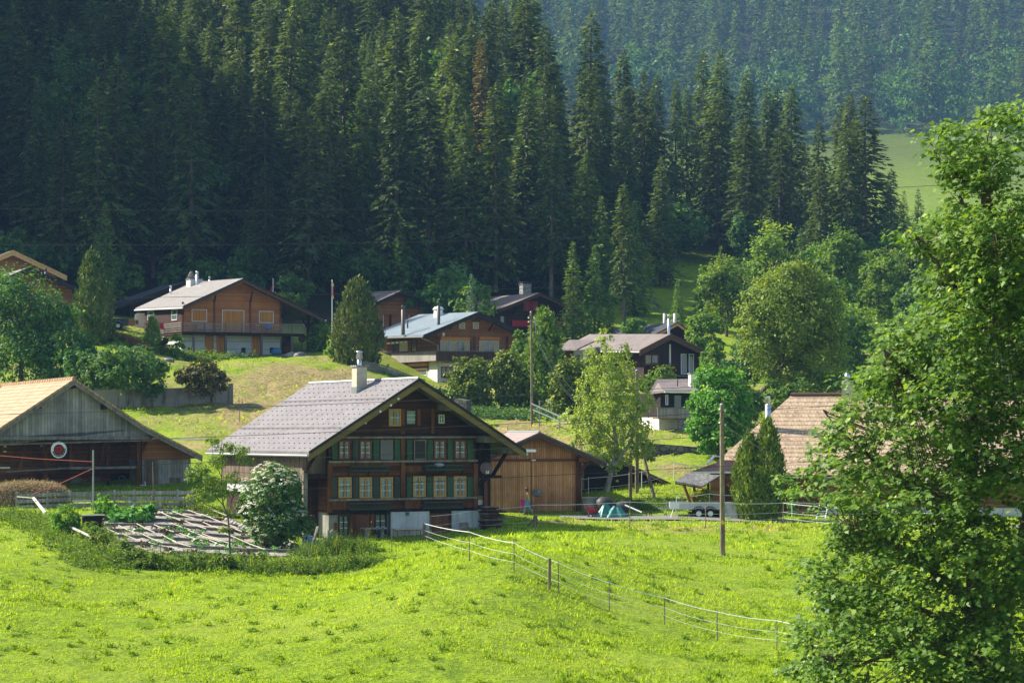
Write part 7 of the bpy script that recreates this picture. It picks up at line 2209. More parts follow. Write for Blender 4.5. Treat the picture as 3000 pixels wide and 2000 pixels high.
# braced straining posts
def strain(px, py, top, lab, dx):
    p = onray(px, py, 100, 165); h_ = (py - top) / F * p.y
    o = empty('straining_post', p); tag(o, lab, 'post')
    MB().tube([(0, 0, -0.3), (0, 0, h_)], 0.1, 0.095, n=8).build('post', M['pole_wood'], o)
    MB().bar((dx, -0.2, -0.1), (0.03 * (1 if dx > 0 else -1), 0, h_ * 0.75), 0.09).build('brace', M['pole_wood'], o)
strain(1243, 1584, 1537, 'thick fence post with a slanting brace before the farmhouse base', 0.45)
strain(1567, 1547, 1508, 'dark braced fence post at the corner of the lane fence', -0.6)
o = MB().tube([(0, 0, -0.3), (0.02, 0, 1.35)], 0.075, 0.07, n=8).build('wooden_stake', M['pole_wood']); D = dfor(1609, 1727); o.location = G(1609, D); tag(o, 'thick pointed stake standing beside the meadow fence', 'stake')
for px, bot, top in ((1072, 1620, 1574), (1148, 1604, 1552), (848, 1558, 1540)):
    p = onray(px, bot, 100, 160)
    o = MB().tube([(0, 0, -0.2), (0, 0, (bot - top) / F * p.y)], 0.03, n=6).build('stake', M['pole_wood']); o.location = p
    tag(o, {1072: 'thin stake in the grass left of the white wall panel', 1148: 'thin stake in front of the white wall panel', 848: 'thin stake by the elder bush'}[px], 'stake')

# ---- board fence above the garden
o0 = G(50, 151); o = empty('board_fence', o0); tag(o, 'grey horizontal board fence between the garden and the boarded barn', 'fence')
D = 151.0
xs_ = [(48, 1447), (139, 1443), (207, 1441), (272, 1440), (335, 1438), (394, 1437), (451, 1437), (520, 1437), (566, 1438)]
tops = [ray(a, b, D - 0.002 * a) for a, b in xs_]
for i, t in enumerate(tops):
    q = t - o0
    g = gz(t.x, t.y) - o0.z
    MB().box(q.x - 0.06, q.x + 0.06, q.y, q.y + 0.12, g - 0.4, q.z + 0.08).build('post', M['board_grey'], o)
for a, b in zip(tops[:-1], tops[1:]):
    for k, hgt in ((0.0, 0.22), (0.36, 0.22), (0.72, 0.2)):
        A_, B_ = a - o0, b - o0
        m = MB().add([(A_.x, A_.y - 0.02, A_.z - k), (B_.x, B_.y - 0.02, B_.z - k), (B_.x, B_.y - 0.02, B_.z - k - hgt), (A_.x, A_.y - 0.02, A_.z - k - hgt), (A_.x, A_.y - 0.05, A_.z - k), (B_.x, B_.y - 0.05, B_.z - k), (B_.x, B_.y - 0.05, B_.z - k - hgt), (A_.x, A_.y - 0.05, A_.z - k - hgt)],
                     [(0, 1, 2, 3), (7, 6, 5, 4), (0, 4, 5, 1), (1, 5, 6, 2), (2, 6, 7, 3), (3, 7, 4, 0)])
        m.build('rail', M['board_grey'], o)
# little gate with pale rails
o = empty('garden_gate', ray(240, 1505, 150.2)); tag(o, 'garden gate with pale top rails in the board fence', 'gate')
for k in range(4):
    MB().bar((-0.62, 0, 0.15 + 0.33 * k), (0.62, 0, 0.17 + 0.33 * k), 0.04, 0.13).build('rail', M['board_grey'] if k % 2 else plain('pale_rail', lin('#b9b4aa'), 0.8), o)
for x in (-0.64, 0.64): MB().box(x - 0.04, x + 0.04, -0.04, 0.04, -0.2, 1.4).build('upright', M['beam_grey'], o)
# sloping white plank and kerb at the left corner of the garden
o = MB().bar(ray(98, 1458, 147), ray(133, 1502, 142), 0.12, 0.14).build('white_kerb', plain('kerb_paint', lin('#bdbab2'), 0.8)); tag(o, 'white painted kerb sloping down at the left end of the board fence', 'kerb')
o = MB().bar(ray(50, 1454, 148), ray(97, 1458, 147), 0.05, 0.06).build('white_rail', plain('kerb_paint', lin('#bdbab2'), 0.8)); tag(o, 'white rail at the top of the sloping white kerb', 'rail')
o = MB().bar(ray(203, 1541, 131) , ray(272, 1573, 125), 0.06, 0.1).build('handrail', plain('pale_rail', lin('#b9b4aa'), 0.8)); tag(o, 'pale rail sloping along the left side of the garden beds', 'rail')
for a, b, c, d, lab in ((272, 1573, 263, 1607, 'post at the lower end of the sloping pale rail'), (203, 1541, 198, 1565, 'post at the upper end of the sloping pale rail')):
    o = MB().bar(ray(a, b, 125 if a > 250 else 131), ray(c, d, 124.6 if a > 250 else 130.5), 0.06).build('rail_post', M['pole_wood']); tag(o, lab, 'post')
# netting fence at the lower edge of the garden
f5 = [(375, 123.2, 0.9), (470, 123, 0.9), (560, 122.8, 0.9), (672, 122.8, 0.9), (780, 123.2, 0.9), (905, 124.5, 0.9)]
fence('garden_fence', 'low wire fence along the lower edge of the garden', f5, ((0.95, 0.018), (0.6, 0.012)), 0.03, 'rail_grey', 'cable_pale', 0.02)
# slatted compost bin
p = onray(272, 1558, 110, 150); o = empty('compost_bin', p, R(12)); tag(o, 'dark slatted wooden compost bin beside the rhubarb', 'compost bin')
for k in range(8):
    z = 0.02 + k * 0.11
    for (x0, x1, y0, y1) in ((-0.6, 0.6, -0.45, -0.42), (-0.6, 0.6, 0.42, 0.45), (-0.6, -0.57, -0.41, 0.41), (0.57, 0.6, -0.41, 0.41)):
        MB().box(x0, x1, y0, y1, z, z + 0.085).build('slat', M['board_dark'], o)
MB().box(-0.66, 0.66, -0.5, 0.5, 0.92, 0.96).build('lid', M['board_grey'], o)
# straw heap
p = G(85, 153); o = empty('straw_heap', p); tag(o, 'long rounded heap of old grey straw before the barn', 'straw heap')
hx, hy, hzz = 2.7, 1.6, 1.75
m = MB()
nx, ny = 26, 12
vs = []
for i in range(nx + 1):
    for j in range(ny + 1):
        a = -1 + 2 * i / nx; b = -1 + 2 * j / ny
        e = max(0, 1 - abs(a) ** 4) ** 0.5 * max(0, 1 - abs(b) ** 3) ** 0.5
        vs.append((a * hx * 1.0, b * hy, hzz * e * random.uniform(0.95, 1.03) - 0.2))
m.add(vs, [(i * (ny + 1) + j, (i + 1) * (ny + 1) + j, (i + 1) * (ny + 1) + j + 1, i * (ny + 1) + j + 1) for i in range(nx) for j in range(ny)])
m.build('mound', plain('straw_core', lin('#6b5c43'), 0.95, 0.1, 0, 0.5, 8), o, True)
r = np.random.default_rng(8); n = 9000
a = r.uniform(-1, 1, n); b = r.uniform(-1, 0.6, n); e = np.sqrt(np.maximum(0, 1 - np.abs(a) ** 4)) * np.sqrt(np.maximum(0, 1 - np.abs(b) ** 3))
T = np.stack([a * hx, b * hy, hzz * e - 0.2 + r.normal(0, 0.03, n)], 1)
d = unit(np.stack([r.normal(0, 0.7, n), r.normal(-0.4, 0.5, n), r.normal(-0.5, 0.6, n)], 1)); ln = r.uniform(0.15, 0.4, n)
tag(link(scatter('straw', T, d * ln[:, None], unit(np.cross(d, r.normal(0, 1, (n, 3)))) * 0.03, KITE, FM['straw'], r.random(n)), 'straw', o), kind='stuff')
# pole with red ropes
p = G(273, 149.5); o = MB().tube([(0, 0, -0.5), (0, 0, (HZ - 1318) / F * 149.5 - p.z)], 0.055, n=8).build('metal_pole', M['zinc']); o.location = p; tag(o, 'thin metal pole with red ropes before the barn', 'pole')
for a, b, lab in (((-60, 1329, 152), (272, 1352, 149.5), 'upper red rope tied to the thin metal pole'), ((95, 1447, 150), (272, 1372, 149.5), 'lower red rope slanting down from the thin metal pole')):
    A_, B_ = ray(*a), ray(*b); o = MB().tube([A_, (A_ + B_) / 2 + Vector((0, 0, -0.06)), B_], 0.02, n=5).build('rope', M['rope_red']); tag(o, lab, 'rope')
p = G(450, 150); o = MB().tube([(0, 0, -0.3), (-0.02, 0, 1.5), (-0.06, 0, (HZ - 1352) / F * 150 - p.z)], 0.035, 0.028, n=6).build('stake', M['pole_wood']); o.location = p; tag(o, 'tall crooked stake before the barn annexe', 'stake')
# tools standing in front of the barn
h = BARN
def at(px, py, v): 
    u, w = h.pu(px, py, v); return h.world(u, v, w)
p = at(382, 1446, 0.9); o = empty('grindstone', p, R(30)); tag(o, 'grey round grindstone standing before the dark stable opening', 'grindstone')
q = MB().lathe([(0.0, -0.06), (0.28, -0.06), (0.3, 0), (0.28, 0.06), (0.0, 0.06)], n=20).build('stone', M['stone_pale'], o); q.rotation_euler = (R(90), 0, 0); q.location = (0, 0, 0.32)
MB().box(-0.05, 0.05, -0.1, 0.1, -0.3, 0.2).build('stand', M['beam_grey'], o)
p = at(322, 1446, 1.2); o = MB().lathe([(0.05 + 0.035 * (i % 2), 0.04 * i) for i in range(24)], n=10).build('auger', M['black']); o.location = p; o.rotation_euler = (0, R(-10), 0); tag(o, 'black auger screw leaning in the barn', 'auger')
p = at(357, 1400, 2.2); o = empty('hose_coil', p, R(30)); tag(o, 'coiled hose hanging in the barn opening', 'hose')
m = MB(); m.tube([(0.18 * math.cos(t), 0, 0.18 * math.sin(t)) for t in np.linspace(0, 6.283, 20)], 0.03, n=6); m.build('coil', M['rail_grey'], o)
MB().tube([(0, 0, -0.18), (0.02, 0, -0.42)], 0.05, 0.09).build('nozzle', M['blue'], o)
for px, c, lab in ((392, 'blue', 'blue plastic drum behind the board fence'),):
    p = G(392, 153.5); o = MB().lathe([(0, 0), (0.3, 0), (0.31, 0.3), (0.33, 0.32), (0.31, 0.35), (0.3, 0.62), (0, 0.64)], n=18).build('barrel', M[c]); o.location = p; tag(o, lab, 'barrel')
p = at(425, 1450, -0.2); o = empty('ladder', p, R(30)); tag(o, 'small white ladder leaning by the barn annexe door', 'ladder')
for x in (-0.2, 0.2): MB().bar((x, 0, -0.3), (x - 0.12, 0.25, 0.95), 0.04).build('rail', M['white'], o)
for k in range(3): MB().bar((-0.22 - 0.03 * k, 0.06 * k, 0.1 + 0.3 * k), (0.18 - 0.03 * k, 0.06 * k, 0.1 + 0.3 * k), 0.035).build('rung', M['white'], o)
# water barrels
def barrel(px, py, r_, hgt, lab):
    p = onray(px, py, 100, 150)
    o = MB().lathe([(0, 0.02), (r_ * 0.92, 0), (r_, 0.08), (r_, hgt * 0.35), (r_ * 1.03, hgt * 0.37), (r_, hgt * 0.4), (r_, hgt * 0.68), (r_ * 1.03, hgt * 0.7), (r_, hgt * 0.73), (r_ * 0.97, hgt), (r_ * 0.9, hgt), (r_ * 0.88, hgt * 0.8), (0, hgt * 0.78)], n=24).build('barrel', M['blue'], None, True)
    o.location = p; tag(o, lab, 'barrel', 'blue rain barrels by the garden')
barrel(901, 1610, 0.30, 0.75, 'larger open blue rain barrel at the corner of the garden')
barrel(929, 1612, 0.24, 0.58, 'smaller blue rain barrel beside the larger one')
m = MB(); 
o = empty('timber_trestle', onray(955, 1600, 110, 150)); tag(o, 'pale timber trestle beside the blue rain barrels', 'trestle')
for a, b in (((0.1, 0, -0.1), (0.12, 0, 0.9)), ((-0.2, 0, 0.25), (0.35, 0, 0.1)), ((-0.22, 0, 0.5), (0.1, 0, 0.38)), ((0.1, 0, 0.65), (0.4, 0.1, 0.92))): MB().bar(a, b, 0.06, 0.1).build('batten', plain('pale_pole', lin('#aaa292'), 0.7), o)
for a, lab in ((920, 'left weathered board leaning at the elder'), (905, 'right weathered board leaning at the elder')):
    p = onray(a, 1585, 110, 150); o = MB().bar((0, 0, 0), (-0.1 + (a - 905) * 0.02, 0.2, 0.85), 0.22, 0.04).build('loose_board', M['beam_grey']); o.location = p; tag(o, lab, 'board')
# row of stones edging the path
p0, p1 = onray(668, 1532, 110, 150), onray(866, 1610, 110, 150)
for i in range(22):
    t = i / 21; q = p0.lerp(p1, t); q.z = gz(q.x, q.y)
    o = MB().ball((0, 0, 0.12), 0.3 * random.uniform(0.8, 1.2), 0.28, 0.22, 9, 6, 0.1).build('edging_stone', M['stone_pale'], None, True); o.location = q
    tag(o, 'pale edging stone in the row between the garden beds and the elder', 'stone', 'edging stones of the garden')
# house furniture along the base
h = MH
def hat(px, py, v):
    u, w = h.pu(px, py, v); return h.world(u, v, w)
o = empty('garden_bench', hat(1196, 1583, -0.9), R(28)); o.location.z = gz(o.location.x, o.location.y); tag(o, 'wooden garden bench on curved iron legs below the white wall panel', 'bench')
MB().box(-0.95, 0.95, -0.22, 0.22, 0.42, 0.47).build('seat', plain('bench_board', lin('#c7ae8f'), 0.8), o)
for x in (-0.75, 0.0, 0.75):
    m = MB().tube([(x - 0.28, -0.15, 0), (x - 0.26, -0.1, 0.4), (x, -0.1, 0.34), (x + 0.02, -0.1, 0)], 0.018, n=5); m.build('leg', M['black'], o)
o = empty('garden_table', hat(1095, 1578, -1.0), R(28)); o.location.z = gz(o.location.x, o.location.y); tag(o, 'grey stone table before the right cellar window', 'table')
MB().box(-0.7, 0.7, -0.35, 0.35, 0.55, 0.62).build('tabletop', M['stone_pale'], o)
for x in (-0.45, 0.45): MB().box(x - 0.09, x + 0.09, -0.2, 0.2, -0.2, 0.549).build('leg', M['stone_pale'], o)
u0, u1, w0, w1 = h.rect(1345, 1373, 1514, 1556, -0.3)
o = MB().prism([(u0, -0.32, w0), (u1 + 0.05, -0.32, w0), (u1 - 0.02, -0.16, w1), (u0, -0.16, w1)], (0, -0.04, 0)).build('hatch_board', plain('grey_brown_board', lin('#8a7d70'), 0.8, 0.2, 0, 0.3, 3)); o.location = h.p; o.rotation_euler = (0, 0, R(28)); tag(o, 'grey brown board leaning against the right white wall panel', 'board')
o = MB().lathe([(0, 0), (0.09, 0), (0.13, 0.2), (0.11, 0.2), (0.08, 0.05), (0, 0.04)], n=14).build('flower_pot', plain('teal_pot', lin('#2f7480'), 0.5)); o.location = hat(1194, 1509, -0.3); tag(o, 'teal pot hanging at the top of the white wall panel', 'pot')
o = MB().ball((0, 0, 0), 0.3, 0.12, 0.12, 12, 8).build('cushion', plain('grey_blue_cushion', lin('#8b97a8'), 0.8), None, True); o.location = hat(1286, 1361, -0.4); o.location.z += 0.0; tag(o, 'grey blue cushion drying on the upper right flower rack', 'cushion')
# stack of planks at the right corner
o = empty('plank_stack', hat(1432, 1552, -0.5), R(28)); o.location.z = gz(o.location.x, o.location.y); tag(o, 'untidy stack of grey planks at the right corner of the log farmhouse', 'plank stack')
z = -0.1
rr = random.Random(2)
for k in range(17):
    t = rr.uniform(0.05, 0.1)
    MB().bar((-0.55 + rr.uniform(-.1, .05), -0.3 + rr.uniform(-.1, .1), z), (0.45 + rr.uniform(-.05, .45), -0.25 + rr.uniform(-.1, .1), z + rr.uniform(-.02, .02)), rr.uniform(0.5, 0.9), t).build('plank', M[('beam_grey', 'beam_dark', 'beam_brown', 'board_dark')[k % 4]], o); z += t + 0.012
# ---- person walking left in front of the larch shed
def person():
    p = G(1546, 153.2); o = empty('person', p + Vector((0, 0, 0.0)), R(90)); tag(o, 'person in yellow top and blue jeans walking left past the larch shed doors', 'person')
    # local: x = forward... rotated so that +y local points left in the picture
    J = [('pel', (0, 0, 0.92), .15), ('spine', (0, 0.02, 1.12), .135), ('chest', (0, 0.03, 1.30), .15), ('neck', (0, 0.06, 1.47), .055), ('headb', (0, 0.09, 1.55), .085), ('head', (0, 0.10, 1.63), .10), ('headt', (0, 0.09, 1.70), .07),
         ('hipL', (-.10, 0, .88), .11), ('kneeL', (-.10, .20, .50), .07), ('ankL', (-.10, .22, .09), .045), ('toeL', (-.10, .40, .04), .04),
         ('hipR', (.10, 0, .88), .11), ('kneeR', (.10, -.06, .50), .07), ('ankR', (.10, -.34, .14), .045), ('toeR', (.10, -.20, .04), .04),
         ('shL', (-.19, .02, 1.38), .06), ('elL', (-.23, .0, 1.12), .045), ('wrL', (-.2, .22, 1.02), .032), ('haL', (-.19, .30, 1.03), .035),
         ('shR', (.19, .02, 1.38), .06), ('elR', (.24, .08, 1.14), .045), ('wrR', (.2, .26, 1.20), .032), ('haR', (.18, .33, 1.24), .035)]
    E = [('pel', 'spine'), ('spine', 'chest'), ('chest', 'neck'), ('neck', 'headb'), ('headb', 'head'), ('head', 'headt'), ('pel', 'hipL'), ('hipL', 'kneeL'), ('kneeL', 'ankL'), ('ankL', 'toeL'), ('pel', 'hipR'), ('hipR', 'kneeR'), ('kneeR', 'ankR'), ('ankR', 'toeR'),
         ('chest', 'shL'), ('shL', 'elL'), ('elL', 'wrL'), ('wrL', 'haL'), ('chest', 'shR'), ('shR', 'elR'), ('elR', 'wrR'), ('wrR', 'haR')]
    for s, x in (('L', -.19), ('R', .18)):
        hb = dict((j[0], j[1]) for j in J)['ha' + s]
        for f in range(4):
            a = (x + (f - 1.5) * 0.018, hb[1] + 0.05, hb[2] - 0.005); b = (x + (f - 1.5) * 0.02, hb[1] + 0.075 + 0.008 * (f in (1, 2)), hb[2] - 0.04)
            J += [('f%s%da' % (s, f), a, .009), ('f%s%db' % (s, f), b, .008)]; E += [('ha' + s, 'f%s%da' % (s, f)), ('f%s%da' % (s, f), 'f%s%db' % (s, f))]
        J += [('t%s' % s, (x + (0.05 if s == 'L' else -0.05), hb[1] + 0.01, hb[2] - 0.02), .01)]; E += [('ha' + s, 't' + s)]
    ix = {j[0]: i for i, j in enumerate(J)}
    def skin(name, J, E, mat, root=0):
        ix = {j[0]: i for i, j in enumerate(J)}
        me = bpy.data.meshes.new(name); me.from_pydata([j[1] for j in J], [(ix[a], ix[b]) for a, b in E], []); me.update()
        ob = link(me, name, o, mat)
        md = ob.modifiers.new('skin', 'SKIN')
        for i, j in enumerate(J):
            v = me.skin_vertices[0].data[i]; v.radius = (j[2], j[2]); v.use_root = i == root
        sb = ob.modifiers.new('sub', 'SUBSURF'); sb.levels = sb.render_levels = 1
        return ob
    skinm = plain('skin', lin('#c08a68'), 0.6, 0.3, 0, 0.08)
    skin('body', J, E, skinm)
    m = MB(); m.ball((0, 0.195, 1.625), 0.016, 0.02, 0.022, 8, 6); m.build('nose', skinm, o, True)
    m = MB()
    for x in (-.035, .035): m.ball((x, 0.185, 1.645), 0.012, 0.01, 0.01, 8, 6)
    each(m, 'eye', M['black'], o, True)
    MB().box(-.025, .025, .186, .193, 1.583, 1.590).build('mouth', M['red_dark'], o)
    m = MB(); m.ball((0, 0.06, 1.66), 0.118, 0.125, 0.12, 14, 10); m.ball((0, -0.0, 1.58), 0.10, 0.07, 0.12, 12, 8); m.build('hair', plain('brown_hair', lin('#6a4c35'), 0.6), o, True)
    skin('shirt', [('a', (0, 0, .84), .175), ('b', (0, .02, 1.1), .165), ('c', (0, .03, 1.3), .175), ('d', (0, .04, 1.42), .11), ('e', (-.15, .03, 1.39), .075), ('f', (.15, .03, 1.39), .075)], [('a', 'b'), ('b', 'c'), ('c', 'd'), ('c', 'e'), ('c', 'f')], plain('yellow_top', lin('#c6c04a'), 0.8))
    skin('jeans', [('p', (0, 0, .9), .165), ('hl', (-.10, 0, .86), .125), ('kl', (-.10, .20, .50), .09), ('al', (-.10, .215, .16), .068), ('hr', (.10, 0, .86), .125), ('kr', (.10, -.06, .50), .09), ('ar', (.10, -.31, .19), .068)], [('p', 'hl'), ('hl', 'kl'), ('kl', 'al'), ('p', 'hr'), ('hr', 'kr'), ('kr', 'ar')], plain('blue_denim', lin('#7d9cc4'), 0.8))
    for s, q in (('L', (-.10, .30, .045)), ('R', (.10, -.27, .075))):
        MB().ball(q, 0.05, 0.14, 0.045, 10, 6).build('shoe', plain('brown_shoe', lin('#8a6a50'), 0.7), o, True)
    b = empty('pink_bundle', p + Vector((-0.33, -0.05, 0.0))); tag(b, 'bright pink cloth bundle held by the person in yellow', 'bundle')
    MB().lathe([(0.0, 0.42), (0.05, 0.43), (0.08, 0.55), (0.11, 0.75), (0.15, 0.92), (0.12, 1.02), (0.05, 1.05), (0, 1.08)], n=12).build('cloth', M['pink'], b, True)
person()
# ================================================================ WALLS ON THE BANK
def wall_px(name, label, cat, a, b, top_a, top_b, th, mat, cap=None, seg=1, pillar=False):
    p, q = G(*a), G(*b)
    ta, tb = (HZ - top_a) / F * a[1], (HZ - top_b) / F * b[1]
    o = empty(name, p); tag(o, label, cat)
    d = q - p
    nrm = Vector((-d.y, d.x, 0)).normalized() * th
    m = MB(); m.prism([(0, 0, -1.2), (d.x, d.y, d.z - 1.2), (d.x, d.y, tb - p.z), (0, 0, ta - p.z)], nrm); m.build('wall', M[mat], o)
    if pillar: MB().box(d.x - 0.05, d.x + 0.3, d.y - 0.12, d.y + 0.3, d.z - 1, tb - p.z + 0.25).build('end_pillar', M[mat], o)
    return o
wall_px('retaining_wall', 'long stained concrete retaining wall under the bushes on the bank', 'retaining wall', (270, 199), (672, 203.5), 1143, 1132, 0.4, 'concrete', pillar=True)
wall_px('stone_wall', 'grey dry stone wall below the green lawn of the small dark chalet', 'stone wall', (1880, 183.5), (2130, 182.5), 1296, 1316, 0.6, 'stone')
o = wall_px('stone_pier', 'short dark stone pier with white pickets beyond the farmhouse roof', 'stone pier', (1331, 207), (1366, 206.5), 1166, 1172, 1.0, 'stone')
o = empty('picket_bundle', G(1371, 205.5)); tag(o, 'few white pickets standing at the short dark stone pier', 'pickets')
for k in range(3): MB().bar((-0.1 + 0.1 * k, 0, -0.3), (-0.13 + 0.12 * k, 0, 1.05), 0.05).build('picket', M['white'], o)
# paving joints and rocks at chalet A
for i in range(9):
    px = random.uniform(835, 905); D = 241 + random.uniform(-3, 1)
    o = MB().ball((0, 0, 0.1), random.uniform(0.3, 0.75), random.uniform(0.3, 0.6), random.uniform(0.2, 0.4), 9, 6, 0.12).build('rock', M['stone_pale'], None, False); o.location = G(px, D); tag(o, 'pale rock in the heap under the porch end of the chestnut brown chalet', 'rock', 'rocks under the porch of the chestnut brown chalet')
o = MB().ball((0, 0, 0.1), 0.6, 0.4, 0.3, 10, 6, 0.1).build('rock', M['stone_pale']); o.location = G(492, 229); tag(o, 'pale rock in the grass below the chestnut brown chalet', 'rock')
for px, py in ((1912, 888), (1925, 903), (1790 + 165, 822)):
    p = onray(px, py, 250, 330); o = MB().ball((0, 0, 0), 0.5, 0.4, 0.25, 9, 6, 0.1).build('rock', M['stone_pale']); o.location = p; tag(o, 'pale rock lying on the green clearing below the forest', 'rock', 'rocks on the green clearing')
# ================================================================ FENCES UP THE BANK
# criss-cross lattice fence
o0 = G(1062, 229); o = empty('lattice_fence', o0); tag(o, 'low criss-cross lattice fence running down the bank right of the yew', 'fence')
a, b = G(1062, 229), G(1245, 234)
m = MB(); n = 60
for i in range(n):
    for s in (-1, 1):
        t = i / n; q = a.lerp(b, t); q.z = gz(q.x, q.y); r_ = a.lerp(b, min(1, t + 1.6 / n)); r_.z = gz(r_.x, r_.y)
        if s < 0: q, r_ = r_, q
        m.bar(Vector((q.x, q.y + 0.02 * s, q.z)) - o0, Vector((r_.x, r_.y + 0.02 * s, r_.z + 0.85)) - o0, 0.05)
m.build('lattice', M['rail_grey'], o)
# rusty picket fence
o0 = G(337, 236); o = empty('picket_fence', o0); tag(o, 'rusty brown picket fence on the bank left of the chestnut brown chalet', 'fence')
a, b = G(337, 238), G(437, 233); m = MB()
for i in range(44):
    t = i / 43; q = a.lerp(b, t); q.z = gz(q.x, q.y); q = q - o0
    m.box(q.x - 0.025, q.x + 0.025, q.y, q.y + 0.03, q.z - 0.1, q.z + 0.95)
m.build('picket', M['frame_red'], o)['kind'] = 'stuff'
for hh in (0.25, 0.8):
    MB().tube([Vector((a.lerp(b, t).x - o0.x, a.lerp(b, t).y - o0.y + 0.05, gz(a.lerp(b, t).x, a.lerp(b, t).y) - o0.z + hh)) for t in np.linspace(0, 1, 12)], 0.03, n=5).build('rail', M['frame_red'], o)
# handrail of the path
o0 = G(1560, 206); o = empty('handrail', o0); tag(o, 'two bar grey handrail sloping down the path by the slim pole', 'handrail')
for (x0, y0, d0, x1, y1, d1) in ((1556, 1181, 206, 1655, 1226, 198), (1560, 1199, 206, 1655, 1241, 198)):
    MB().bar(ray(x0, y0, d0) - o0, ray(x1, y1, d1) - o0, 0.08).build('rail', M['zinc'], o)
for x, D in ((1580, 204.5), (1640, 199.5)):
    g = G(x, D) - o0; MB().box(g.x - 0.05, g.x + 0.05, g.y, g.y + 0.08, g.z - 0.3, (HZ - (1172 if x == 1580 else 1210)) / F * D - o0.z).build('post', M['zinc'], o)
for px, py in ((1488, 1262), (700, 1180), (702, 1215)):
    p = onray(px, py + 22, 150, 240); o = MB().tube([(0, 0, -0.2), (0, 0, 1.1)], 0.035, n=6).build('stake', M['pole_wood']); o.location = p; tag(o, {1488: 'thin stake on the bank above the larch shed roof'}.get(px, 'thin stake on the mown bank %s' % ('near the wall' if py < 1200 else 'below the wall end')), 'stake')

# ================================================================ POLES AND CABLES
def upole(px, D, top, r0, label, lean=0.0, base=None):
    p = G(px, D, 0)
    h_ = (HZ - top) / F * D - p.z
    o = empty('utility_pole', p); tag(o, label, 'utility pole')
    MB().tube([(0, 0, -0.8), (lean * 0.5, 0, h_ * 0.5), (lean, 0, h_)], r0 * 1.15, r0 * 0.85, n=10).build('pole', M['pole_wood'], o)
    MB().lathe([(r0 * 0.95, 0), (r0 * 0.5, 0.06), (0, 0.08)], (lean, 0, h_), 10).build('cap', M['zinc'], o)
    return o, h_
o, hh = upole(2117, 125, 1185, 0.13, 'tall wooden utility pole standing alone in the meadow before the thuja', -0.04)
for k in (0.25, 0.95):
    MB().ball((-0.15, -0.02, hh - k), 0.06, nu=8, nv=6).build('insulator', M['white'], o); MB().ball((0.13, -0.05, hh - k - 0.1), 0.05, nu=8, nv=6).build('insulator', M['white'], o)
w = (HZ - 1530) / F * 125 - o.location.z
MB().prism([(-0.13, -0.15, w), (0, -0.15, w - 0.13), (0.13, -0.15, w), (0, -0.15, w + 0.13)], (0, -0.01, 0)).build('marker', M['yellow'], o)
o, hh = upole(1559, 206, 914, 0.11, 'slim utility pole behind the hedge carrying slanting cables', -0.1)
MB().bar((-0.35, 0, hh - 0.35), (0.2, 0, hh - 0.3), 0.06).build('arm', M['beam_grey'], o)
for k in range(4): MB().ball((0.16 if k % 2 else -0.3, -0.05, hh - 0.5 - 0.35 * (k // 2)), 0.07, nu=8, nv=6).build('insulator', M['white'], o)
MB().tube([(0.3, 0, hh - 1.9), (0.32, 0, hh - 0.7), (0.22, 0, hh - 0.6)], 0.025, n=5).build('conduit', M['zinc'], o)
upole(1866, 163, 1085, 0.13, 'wooden utility pole rising behind the birch')
upole(1847, 161, 1322, 0.12, 'short bare pole left of the pole behind the birch')
p = G(1921, 160); o = MB().tube([(0, 0, -0.3), tuple(ray(1884, 1330, 161.5) - p)], 0.13, 0.11, n=8).build('leaning_strut', M['pole_wood']); o.location = p; tag(o, 'slanting pole strut right of the birch', 'strut')
upole(1707, 203, 1148, 0.1, 'short pole at the left edge of the birch crown')
def cable(pts, rad, lab, group=None, mat='cable', sag=0.0, n=14):
    P_ = [ray(*q) for q in pts]
    out = []
    for a, b in zip(P_[:-1], P_[1:]):
        for t in np.linspace(0, 1, n)[:-1]:
            v = a.lerp(b, t); v = v + Vector((0, 0, -sag * 4 * t * (1 - t))); out.append(v)
    out.append(P_[-1])
    o0 = out[0]
    o = MB().tube([tuple(v - o0) for v in out], rad, n=5, cap=False).build('cable', M[mat]); o.location = o0
    tag(o, lab, 'cable', group)
W = [
 ([(-200, 611, 190), (700, 618, 190), (1500, 608, 190), (2150, 585, 190), (2620, 550, 190), (3200, 520, 190)], 'topmost cable crossing the dark forest'),
 ([(-200, 716, 190), (600, 718, 190), (1300, 708, 190), (2190, 683, 190), (3200, 640, 190)], 'second cable from the top crossing the forest foot'),
 ([(-200, 880, 190), (300, 874, 190), (950, 862, 190), (1300, 853, 190), (2044, 827, 190), (3200, 780, 190)], 'third cable passing before the upper chalet roofs'),
 ([(-200, 1220, 120), (600, 1197, 120), (1100, 1178, 120), (1700, 1151, 120), (2300, 1118, 120), (3200, 1070, 120)], 'cable passing before the attic windows of the log farmhouse'),
 ([(-200, 1308, 120), (600, 1280, 120), (1100, 1260, 120), (1700, 1231, 120), (2300, 1196, 120), (3200, 1150, 120)], 'cable passing just above the upper window row of the log farmhouse'),
 ([(-200, 1390, 119), (420, 1362, 119), (1150, 1330, 119), (1700, 1301, 119), (2300, 1264, 119), (3200, 1210, 119)], 'cable passing before the upper window row of the log farmhouse'),
 ([(880, 1433, 118.5), (1200, 1413, 118.5), (1700, 1387, 118.5), (2120, 1365, 118.5), (3200, 1310, 118.5)], 'lowest cable passing before the lower window row of the log farmhouse'),
]
for pts, lab in W: cable(pts, 0.013 if pts[0][2] < 150 else 0.018, lab, None, 'cable')
for k, (a, b) in enumerate((((1560, 935, 206), (1700, 1160, 203)), ((1562, 940, 206), (1703, 1163, 203)), ((1562, 960, 206), (1697, 1182, 203)), ((1564, 968, 206), (1695, 1186, 203)))):
    cable([a, b], 0.014, 'slack pale cable slanting from the slim pole to the short pole at the birch', 'slanting cables at the slim pole', 'cable_pale', 0.9)
